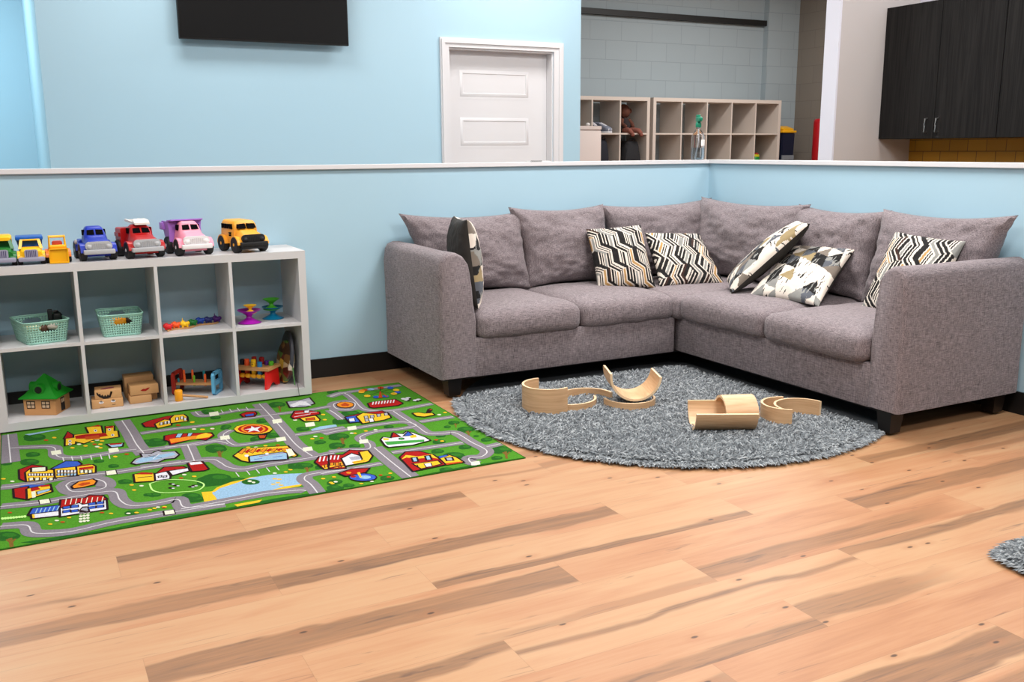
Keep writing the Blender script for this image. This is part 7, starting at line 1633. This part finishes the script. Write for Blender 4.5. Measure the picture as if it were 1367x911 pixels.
fblock('wooden block with a black grinning toothy mouth, on top of the eyed block', -3.918, -.265, BOTZ + .0452, .122, .095, .044, radians(-4), [('mouth', M_line, teeth)])
q = MB(); q.prism(ell(0, 0, .034, .012), 0, .001, 'z'); q.v = [tuple(Matrix.Rotation(.3, 3, 'Z') @ Vector(v)) for v in q.v]
tag(q.build('felt_mouth', flat('felt_plum', 130, 40, 70), loc=(-3.92, -.275, BOTZ + .0894)), 'plum mouth-shaped patch on the top of the toothy block', 'toy')
lips = [(-.018, .024), (-.004, .030), (.004, .028), (.016, .033), (.026, .033), (.018, .024), (.006, .017), (-.008, .018), (-.018, .022)]
fblock('pale wooden block under the red lips block', -3.775, -.25, BOTZ, .105, .10, .04, radians(2), [])
fblock('narrow wooden block lying at the back right of the second bottom cubby', -3.705, -.19, BOTZ, .032, .12, .042, 0, [])
fblock('wooden block with red lips, stacked in the second bottom cubby', -3.755, -.25, BOTZ + .0422, .135, .10, .048, radians(2), [('lips', M_lip, lips)])
fblock('tan wooden block stacked behind the lips block, topmost at the back', -3.762, -.115, BOTZ, .14, .10, .108, 0, [])

# ------------------------------------------------------------------ hammer bench
t = thing('hammer_bench', 'wooden peg hammering bench with red and light blue end frames', 'toy', (-3.487, -.222, BOTZ), radians(-30))
def frame_end(x, m, nm):
    o = [(y, z) for y, z in rrect(.125, .118, .024, 5, 0, .059)]; b = MB()
    n = len(o); inn1 = [(y * .74, z) for y, z in rrect(.125, .034, .010, 5, 0, .086)]; inn2 = [(y * .74, z) for y, z in rrect(.125, .036, .010, 5, 0, .030)]
    # assemble from bars so that both openings are real
    for y in (-.0535, .0535): b.box(x, y - .009, .012, x + .016, y + .009, .104)
    b.box(x, -.05, 0, x + .016, .05, .014); b.box(x, -.05, .048, x + .016, .05, .070); b.box(x, -.05, .102, x + .016, .05, .118)
    for sy in (-1, 1):
        for z0, s in ((.0, 1), (.118, -1)):
            pts = [(sy * .05, z0), (sy * .05, z0 + s * .02)] + [(sy * (.0385 + .024 * cos(a)), z0 + s * (.024 - .024 * sin(a))) for a in [k * pi / 2 / 5 for k in range(6)]]
            b.prism(pts, x, x + .016, 'x')
    b.build(nm, m, t)
frame_end(-.112, flat('frame_red', 168, 40, 24), 'end_frame'); frame_end(.096, flat('frame_sky', 96, 172, 212), 'end_frame')
b = MB(); b.box(-.096, -.045, .050, .096, .045, .062); b.build('peg_board', M_toywood, t, bevel=.002)
for x, y, z, c in [(-.075, .02, .055, 'o'), (-.058, -.02, .04, 'o'), (-.03, .02, .055, 'o'), (-.008, -.02, .035, 'g'), (.03, .02, .052, 'b'), (.05, -.02, .042, 'o'), (-.09, -.02, .02, 'b')]:
    b = MB(); b.lathe([(.006, -.02), (.006, z - .004), (.0045, z)], 0, 12); b.build('peg', {'o': flat('peg_orange', 232, 96, 34), 'g': flat('peg_green', 110, 180, 40), 'b': flat('peg_teal', 20, 120, 130)}[c], t, loc=(x, y, .062))
t = thing('toy_mallet', 'toy mallet with orange head and plain wooden handle, before the bench', 'toy', (-3.60, -.345, BOTZ), radians(-8))
b = MB(); b.lathe([(.016, 0), (.0195, .004), (.0195, .052), (.016, .056)], 0, 20); b.build('mallet_head', flat('mallet_amber', 240, 160, 24), t)
b = MB(); b.tube([(.012, 0, .028), (.14, 0, .006)], [.0065, .006], 0, 10); b.build('handle', M_toywood, t)

# ------------------------------------------------------------------ pounding bench
t = thing('pounding_bench', 'wooden pounding bench with a plain top and red ends', 'toy', (-3.183, -.227, BOTZ), radians(-42))
M_r2 = flat('bench_red', 222, 30, 26, .35)
b = MB(); b.box(-.108, -.068, .098, .108, .068, .113); b.build('top_board', M_toywood, t, bevel=.002)
for x in (-.095, .083):
    pts = [(-.072, 0), (-.045, 0)] + [(-.04 + .08 * k / 8, .004 + .022 * sin(pi * k / 8)) for k in range(9)] + [(.045, 0), (.072, 0), (.060, .0978), (-.060, .0978)]
    b = MB(); b.prism(pts, x, x + .012, 'x'); b.build('end_panel', M_r2, t)
b = MB(); b.tube([(-.083, -.03, .062), (.083, -.03, .062)], .006); b.build('rail', flat('rail_amber', 240, 150, 20), t)
for k in range(5): b = MB(); b.lathe([(.009, -.013), (.0125, -.008), (.0125, .008), (.009, .013)], 0, 14, Matrix.Translation((-.066 + k * .033, -.03, .062)) @ Matrix.Rotation(pi / 2, 4, 'Y')); b.build('roller', flat('roller_yellow', 246, 180, 24), t)
for x, y, z, c in [(-.080, .0, .030, (30, 30, 40)), (-.048, -.01, .034, (226, 84, 40)), (-.002, -.022, .036, (246, 196, 30)), (.035, -.025, .026, (40, 130, 190)), (.05, .025, .022, (80, 30, 120)), (.078, .02, .022, (90, 180, 40)), (-.03, .035, .038, (140, 24, 24)), (.012, .04, .036, (140, 24, 24))]:
    b = MB(); b.lathe([(.0125, -.05), (.0125, 0), (.0135, .0), (.0135, z - .003), (.010, z)], 0, 16); p = b.build('peg', flat('pound_%d_%d' % (c[0], c[1]), *c), t, loc=(x, y, .1131))
    if c[0] == 246:
        for ex, ez, rr in ((-.005, .024, .0022), (.005, .024, .0022), (0, .013, .0035)): b = MB(); b.lathe([(rr, 0), (rr, .001)], 0, 8, Matrix.Translation((ex, -.0127, ez)) @ Matrix.Rotation(pi / 2, 4, 'X')); b.build('face_mark', M_line, p)

# ------------------------------------------------------------------ disc leaning at the right
t = thing('toy_drum', 'tall oval grey toy disc with a brown and yellow picture face, by the right side', 'toy', (-3.012, -.215, BOTZ + .004), 0)
Mx = Matrix.Translation((0, 0, .142)) @ Matrix.Rotation(radians(6), 4, 'Y') @ Matrix.Diagonal((1, .80, 1, 1))
b = MB(); b.lathe([(.128, -.010), (.135, -.006), (.135, .006), (.128, .010)], 0, 40, Mx @ Matrix.Rotation(pi / 2, 4, 'Y')); b.build('disc_back', flat('drum_grey', 70, 72, 82, .4), t)
def drum_mat():
    m, n, l, b_ = nodes_of('picture_face'); tc = n.new('ShaderNodeTexCoord'); v = n.new('ShaderNodeTexVoronoi'); v.inputs['Scale'].default_value = 26; v.inputs['Randomness'].default_value = 1
    l.new(tc.outputs['Object'], v.inputs['Vector']); s = n.new('ShaderNodeSeparateColor'); l.new(v.outputs['Color'], s.inputs[0])
    r = ramp(n, [(0, rgb(64, 40, 26)), (.22, rgb(120, 84, 44)), (.4, rgb(200, 160, 60)), (.52, rgb(80, 110, 50)), (.66, rgb(190, 170, 130)), (.8, rgb(96, 44, 34)), (.92, rgb(230, 220, 200))], 'CONSTANT')
    l.new(s.outputs[0], r.inputs[0]); l.new(r.outputs[0], b_.inputs['Base Color']); b_.inputs['Roughness'].default_value = .3; return m
Mf = Matrix.Translation((-.02, -.035, .118)) @ Matrix.Rotation(radians(8), 4, 'Y') @ Matrix.Rotation(radians(18), 4, 'Z') @ Matrix.Diagonal((1, .62, 1, 1))
b = MB(); b.lathe([(.108, -.012), (.114, -.008), (.114, .008), (.106, .014)], 0, 40, Mf @ Matrix.Rotation(pi / 2, 4, 'Y')); b.build('picture_disc', drum_mat(), t)
b = MB(); b.tube([(-.006, -.128, .10), (-.004, -.134, .05), (-.002, -.139, .008)], .0035); b.build('drumstick', flat('stick_green', 90, 140, 80), t)
b = MB(); b.tube([(.004, -.12, .11), (.006, -.14, .05), (.005, -.18, -.004), (.005, -.19, -.040)], .0014); b.build('cord', M_line, t)

# ------------------------------------------------------------------ things in the background
# spray bottle on the cap
t = thing('spray_bottle', 'clear spray bottle with green sprayer standing on the half wall', 'bottle', (-.055, .062, CAPT), radians(-20))
M_glass = mat('clear_plastic', (.95, .97, .98, 1), .08, trans=1, ior=1.38)
M_sprg = flat('sprayer_green', 14, 122, 92, .35)
b = MB(); b.lathe([(.040, 0), (.044, .006), (.0455, .02), (.0455, .10), (.044, .135), (.045, .150), (.041, .168), (.026, .190), (.016, .205), (.015, .222)], 0, 28); b.build('bottle_body', M_glass, t)
b = MB(); b.lathe([(.0405, .004), (.0425, .02), (.0425, .082), (.0001, .082)], 0, 28); b.build('liquid', mat('blue_tinted_liquid', (.55, .66, .74, 1), .02, trans=1, ior=1.33), t)
b = MB(); b.lathe([(.018, .218), (.0195, .222), (.0195, .245), (.014, .252), (.012, .262)], 0, 18); b.box(-.013, -.045, .255, .013, .03, .288, r=.006); b.box(-.008, -.062, .262, .008, -.044, .282, r=.003); b.box(-.012, -.012, .285, .012, .028, .302, r=.005)
s = b.build('sprayer_head', M_sprg, t)
b = MB(); b.tube([(0, -.035, .258), (0, -.045, .235), (0, -.036, .215)], .004); b.build('trigger', M_sprg, s)
b = MB(); b.tube([(0, 0, .22), (.003, 0, .12), (-.01, 0, .006)], .004); b.build('dip_tube', flat('tube_white', 225, 225, 228), t)
b = MB(); n = 8
b.loft([[(.0462 * sin(a), -.0462 * cos(a), z) for z in (.095, .135)] for a in [radians(8 + 10 * k) for k in range(7)]], closed=False, caps=False); b.build('paper_label', flat('label_white', 230, 230, 228), t)

LX = .092; CB = lambda c, r: (LX + .038 + c * .351, .038 + r * .351)
# trainers
def shoe(label, x, y, z, rz, m):
    t = thing('trainer', label, 'shoe', (x, y, z), rz)
    secs = [rsec(-.135, .03, 0, .022, .01), rsec(-.125, .065, 0, .035, .015), rsec(-.09, .088, 0, .05, .02), rsec(-.03, .084, 0, .072, .025), rsec(.02, .074, 0, .095, .025, wt=.05), rsec(.08, .074, 0, .10, .025, wt=.052), rsec(.115, .066, 0, .105, .02, wt=.045), rsec(.128, .045, 0, .09, .015, wt=.035)]
    b = MB(); b.loft(secs); b.v = [(v[0], v[1], v[2] + .018) for v in b.v]; b.build('upper', m, t)
    b = MB(); b.prism([(v[0] * 1.04, v[1]) for v in [(.0, -.138), (.03, -.128), (.046, -.09), (.044, -.03), (.038, .03), (.04, .09), (.03, .13), (0, .138), (-.03, .13), (-.04, .09), (-.038, .03), (-.044, -.03), (-.046, -.09), (-.03, -.128)]], 0, .02, 'z'); b.build('sole', flat('sole_white', 210, 210, 214), t, bevel=.003)
    b = MB(); b.box(-.028, -.132, .02, .028, -.095, .048, r=.008); b.build('toe_cap', flat('sole_white', 210, 210, 214), t)
    for k in range(4): b = MB(); b.tube([(-.025, -.06 + k * .022, .074 + k * .008), (0, -.064 + k * .022, .082 + k * .009), (.025, -.06 + k * .022, .074 + k * .008)], .0035); b.build('lace', white, t)
X3, Z4 = CB(3, 4)
shoe('grey and white trainer at the front of the far shelf, right of its pair', X3 + .20, 3.49, Z4 + .0, radians(12), flat('shoe_grey', 120, 124, 138))
shoe('navy trainer beside the grey one on the far shelf', X3 + .10, 3.50, Z4, radians(-8), flat('shoe_navy', 34, 38, 56))
# doll
X4, _ = CB(4, 4)
t = thing('rag_doll', 'brown soft doll in a dark dress slumped on the far shelf', 'doll', (X4 + .15, 3.51, Z4), 0)
M_skin = mat('doll_brown', rgb(84, 46, 32), .9, var=.2, vscale=40); M_dress = mat('doll_dress', rgb(38, 28, 28), .9, var=.3, vscale=30); M_cloth = mat('doll_legs', rgb(120, 70, 58), .9, var=.2, vscale=30)
b = MB(); b.lathe([(.07, 0), (.085, .03), (.075, .09), (.05, .14), (.03, .165), (.0001, .17)], 0, 18); b.build('dress', M_dress, t)
b = MB(); b.ball((0, -.01, .225), (.062, .055, .066)); h = b.build('head', M_skin, t)
b = MB(); b.ball((0, .012, .243), (.070, .056, .064)); b.ball((-.062, 0, .235), .03); b.ball((.062, 0, .235), .03); b.build('hair', mat('doll_hair', rgb(92, 50, 30), .95, bump=1, bscale=80), h)
for sx in (-1, 1):
    b = MB(); b.tube([(sx * .04, -.02, .14), (sx * .066, -.05, .10), (sx * .05, -.09, .075)], [.024, .021, .018], 0, 10); b.ball((sx * .048, -.095, .07), .02); b.build('arm', M_skin, t)
    b = MB(); b.tube([(sx * .03, -.04, .03), (sx * .045, -.12, .03), (sx * .06 + .02, -.165, .024), (sx * .055 + .04, -.185, -.012)], [.032, .030, .027, .022], 0, 10); b.ball((sx * .055 + .04, -.188, -.02), (.022, .022, .02)); b.build('leg', M_cloth, t)
# bags in the row below
_, Z3 = CB(0, 3)
def bag(label, x, w, h, m):
    t = thing('bag', label, 'bag', (x, 3.48, Z3), 0)
    b = MB(); b.loft([rsec(-.09, w * .8, 0, h * .8, .05, wt=w * .5), rsec(-.06, w, 0, h, .06, wt=w * .6), rsec(.06, w, 0, h, .06, wt=w * .6), rsec(.09, w * .85, 0, h * .9, .05, wt=w * .5)]); b.build('bag_body', m, t)
    b = MB(); b.tube([(-w * .2, -.05, h * .9), (-w * .12, -.07, h * 1.05), (w * .12, -.07, h * 1.05), (w * .2, -.05, h * .9)], .008); b.build('strap', m, t)
bag('black rucksack in the bottom right visible cubby of the left far shelf', X4 + .19, .27, .27, flat('bag_black', 20, 20, 24, .8))
bag('dark upright bag in the cubby right of the pale cabinet', X3 + .17, .17, .29, flat('bag_navy', 16, 18, 30, .8))
# pale cabinet in front
t = thing('low_cabinet', 'pale pinkish cabinet end standing before the far shelf', 'cabinet', (.199, 2.80, 0), 0)
M_pc = flat('pale_laminate', 204, 190, 184, .5)
MB().box(0, 0, 0, .725, .30, 1.462).build('carcass', M_pc, t); b = MB(); b.box(-.006, -.012, 1.4622, .731, .306, 1.497); b.build('cabinet_top', M_pc, t, bevel=.003)
MB().box(.004, -.018, .06, .36, -.0002, 1.45, r=.002).build('door', M_pc, t); MB().box(.364, -.018, .06, .721, -.0002, 1.45, r=.002).build('door', M_pc, t)
tag(blob('small_cup', '', '', flat('cup_white', 205, 200, 196), (.84, 2.9, 1.497 + .017), .02, (1, 1, .85)), 'tiny pale knob-like cup on top of the pale cabinet', 'cup')
# jar in the lower right cubby of the right shelf
RX = 1.951; x = RX + .038 + 4 * .351
t = thing('snack_jar', 'green jar with yellow and red top in the far right cubby', 'jar', (x + .14, 3.50, Z3), 0)
b = MB(); b.lathe([(.050, 0), (.054, .006), (.054, .075), (.048, .085)], 0, 22); b.build('jar_body', flat('jar_green', 20, 120, 44), t)
b = MB(); b.lathe([(.05, .085), (.052, .09), (.052, .105), (.046, .11)], 0, 22); b.build('lid', flat('jar_lid_yellow', 196, 190, 30), t)
b = MB(); b.ball((.02, 0, .118), (.03, .025, .014)); b.build('topper', flat('jar_red', 150, 40, 20), t)
t = thing('sponge_ball', 'dark red ball lying left of the green jar on the far shelf', 'ball', (x + .055, 3.50, Z3), 0)
b = MB(); b.ball((0, 0, .028), .028); b.build('ball_body', flat('ball_maroon', 88, 14, 18), t)
t = thing('paper_roll', 'dark box at the back of the far right cubby behind the green jar', 'box', (x + .10, 3.62, Z3), 0)
b = MB(); b.box(-.09, -.05, 0, .09, .05, .26, r=.01); b.build('box_body', flat('box_ink', 22, 24, 30), t); t.name = 'storage_box'
# yellow lidded bin
t = thing('lidded_bin', 'navy bin with a yellow lid in the far right corner', 'bin', (3.925, 3.50, 0), 0)
b = MB(); b.loft([[(a * .07, c * .10, 0) for a, c in ((-1, -1), (1, -1), (1, 1), (-1, 1))], [(a * .10, c * .13, 1.45) for a, c in ((-1, -1), (1, -1), (1, 1), (-1, 1))]], smooth=False); b.build('bin_body', flat('bin_navy', 22, 26, 46), t, bevel=.01)
b = MB(); b.box(-.11, -.14, 1.4502, .11, .14, 1.475, r=.004); b.loft([rsec(-.12, .16, 1.475, 1.50, .012), rsec(0, .19, 1.475, 1.532, .02), rsec(.12, .16, 1.475, 1.50, .012)]); b.build('lid', flat('lid_yellow', 216, 158, 20), t)
b = MB(); b.box(-.09, -.134, 1.14, .09, -.118, 1.19); b.build('handle', flat('bin_grip', 120, 124, 130), t)
# red post
t = thing('padded_post', 'glossy red upright cylinder beside the white end of the beige wall', 'post', (4.08, 3.02, 0), 0)
b = MB(); b.lathe([(.12, 0), (.12, .04), (.085, .05), (.085, .052)], 0, 28); b.build('base', flat('post_base', 30, 30, 34), t)
b = MB(); b.lathe([(.085, .0525), (.09, .06), (.09, 1.56), (.085, 1.585), (.07, 1.60), (.0001, 1.605)], 0, 28); b.build('padding', flat('post_red', 150, 10, 20, .3), t)

t = thing('spiral_notebook', 'thin white notebook with black spiral binding lying on the half wall, below the door', 'notebook', (-1.35, .105, CAPT), 0)
MB().box(0, -.03, .0005, .14, .04, .006).build('pages', flat('paper_white', 220, 220, 218), t)
b = MB()
for k in range(9): b.tube([(.002 + k * .009 + .004 * cos(a), -.032 + .0001 * k, .0052 + .004 * sin(a)) for a in [2 * pi * q / 8 for q in range(8)]], .0011, 0, 5, closed=True)
b.build('spiral_binding', flat('binding_black', 24, 24, 28), t)

# ------------------------------------------------------------------ throw pillows placed
throw((-1.175, -.30, .80), (-.845, -.40, .82), (-.865, -.60, .455), (-1.195, -.47, .455), .15, maze(4), 1, 'black, white and gold maze-patterned pillow, left one of the leaning pair', pinch=.05)
throw((-.79, -.37, .765), (-.40, -.41, .745), (-.405, -.68, .455), (-.835, -.60, .455), .14, maze(9, .5), 2, 'maze-patterned pillow nearest the sofa corner, right one of the pair', pinch=.05)
throw((-.31, -1.16, .725), (-.235, -1.53, .735), (-.59, -1.64, .47), (-.66, -1.19, .47), .14, tris(3, .3), 3, 'triangle-patterned pillow lying back on the right seat, face up', pinch=.05)
throw((-.52, -.83, .50), (-.20, -1.08, .86), (-.43, -1.387, .875), (-.735, -1.12, .475), .13, tris(8, .2), 4, 'triangle-patterned pillow tipped on edge showing its black back', pinch=.05)
throw((-.245, -1.80, .855), (-.235, -2.20, .835), (-.43, -2.19, .46), (-.435, -1.775, .46), .14, maze(12, .2), 5, 'maze-patterned pillow half hidden behind the right sofa arm', backmi=6, pinch=.05)
throw((-2.175, -.74, .925), (-2.06, -.32, .915), (-2.05, -.36, .46), (-2.14, -.79, .46), .17, tris(21, .1), 6, 'triangle-patterned pillow standing against the left sofa arm', pinch=.05)

# ------------------------------------------------------------------ lamps: recessed ceiling panels
def lamp(x, y, p, sx=1.15, sy=.55, col=(1, .975, .955), z=CH - .02):
    l = bpy.data.lights.new('panel', 'AREA'); l.shape = 'RECTANGLE'; l.size = sx; l.size_y = sy; l.energy = p; l.color = col
    o = bpy.data.objects.new('ceiling_panel_light', l); COL.objects.link(o); o.location = (x, y, z); return o
P = 64
for x, y, e in ((-4.6, -3.9, 58), (-1.7, -3.9, 68), (-4.3, -1.7, 52), (-1.1, -1.5, 88)): lamp(x, y, e)
for x, y in ((-3.2, -5.9), (-.6, -5.9)): lamp(x, y, 42)
for x, y, e in ((-3.2, .75, 30), (-.6, .75, 40), (2.2, 1.6, 85), (2.2, -3.0, 40), (1.2, -1.6, 40)): lamp(x, y, e)
lamp(-5.3, 3.2, 100, col=(.78, .95, 1)); lamp(3.4, 2.0, 20)
w = bpy.data.worlds.new('World'); SC.world = w; w.use_nodes = True
w.node_tree.nodes['Background'].inputs[0].default_value = (.85, .92, 1, 1); w.node_tree.nodes['Background'].inputs[1].default_value = .06

# ------------------------------------------------------------------ camera
f, pit, roll, yaw = 1256.8985507230886, 0.20094573272091976, -0.006370674250259262, 0.4808057764870607
fw = Vector((sin(yaw) * cos(pit), cos(yaw) * cos(pit), -sin(pit))); r = Vector((cos(yaw), -sin(yaw), 0)); u = r.cross(fw)
r2 = r * cos(roll) + u * sin(roll); u2 = -r * sin(roll) + u * cos(roll)
cd = bpy.data.cameras.new('camera'); cam = bpy.data.objects.new('camera', cd); COL.objects.link(cam)
cam.matrix_world = Matrix.Translation((-4.232313300001547, -5.178850517392833, 1.2788079528595286)) @ Matrix((r2, u2, -fw)).transposed().to_4x4()
cd.sensor_width = 36; cd.lens = f * 36 / 1367; cd.clip_start = .05; SC.camera = cam
SC.view_settings.view_transform = 'Standard'; SC.view_settings.look = 'None'; SC.view_settings.gamma = 1; SC.view_settings.use_curve_mapping = False
SC.view_settings.exposure = 0
SC.cycles.use_denoising = True
try: SC.cycles.denoiser = 'OPENIMAGEDENOISE'
except Exception: pass
SC.cycles.max_bounces = 6; SC.cycles.diffuse_bounces = 4; SC.cycles.transmission_bounces = 6; SC.cycles.sample_clamp_indirect = 6
# repeats share a group phrase
GR = {'throw_pillow': 'patterned throw pillows on the sofa', 'plywood_arch': 'bent plywood half rings on the shag rug', 'wooden_block': 'wooden face blocks in the second bottom cubby',
      'suction_spinner': 'suction spinners on the middle shelf', 'storage_basket': 'mint baskets on the middle shelf', 'trainer': 'trainers on the far shelf', 'bag': 'dark bags on the far shelf',
      'shag_rug': 'grey shag rugs on the floor', 'wall_cabinet': 'charcoal wall cabinets'}
for o in bpy.data.objects:
    if o.parent or 'label' not in o: continue
    k = o.name.split('.')[0]
    if k in GR: o['group'] = GR[k]
    elif o.get('category') == 'toy vehicle': o['group'] = 'toy vehicles along the shelf top'
    elif k == 'cube_shelf' and o.location.y > 0: o['group'] = 'tall cube shelves at the far wall'
    elif k in ('toy_ball', 'toy_block', 'toy_figure'): o['group'] = 'loose toys inside the mint baskets'
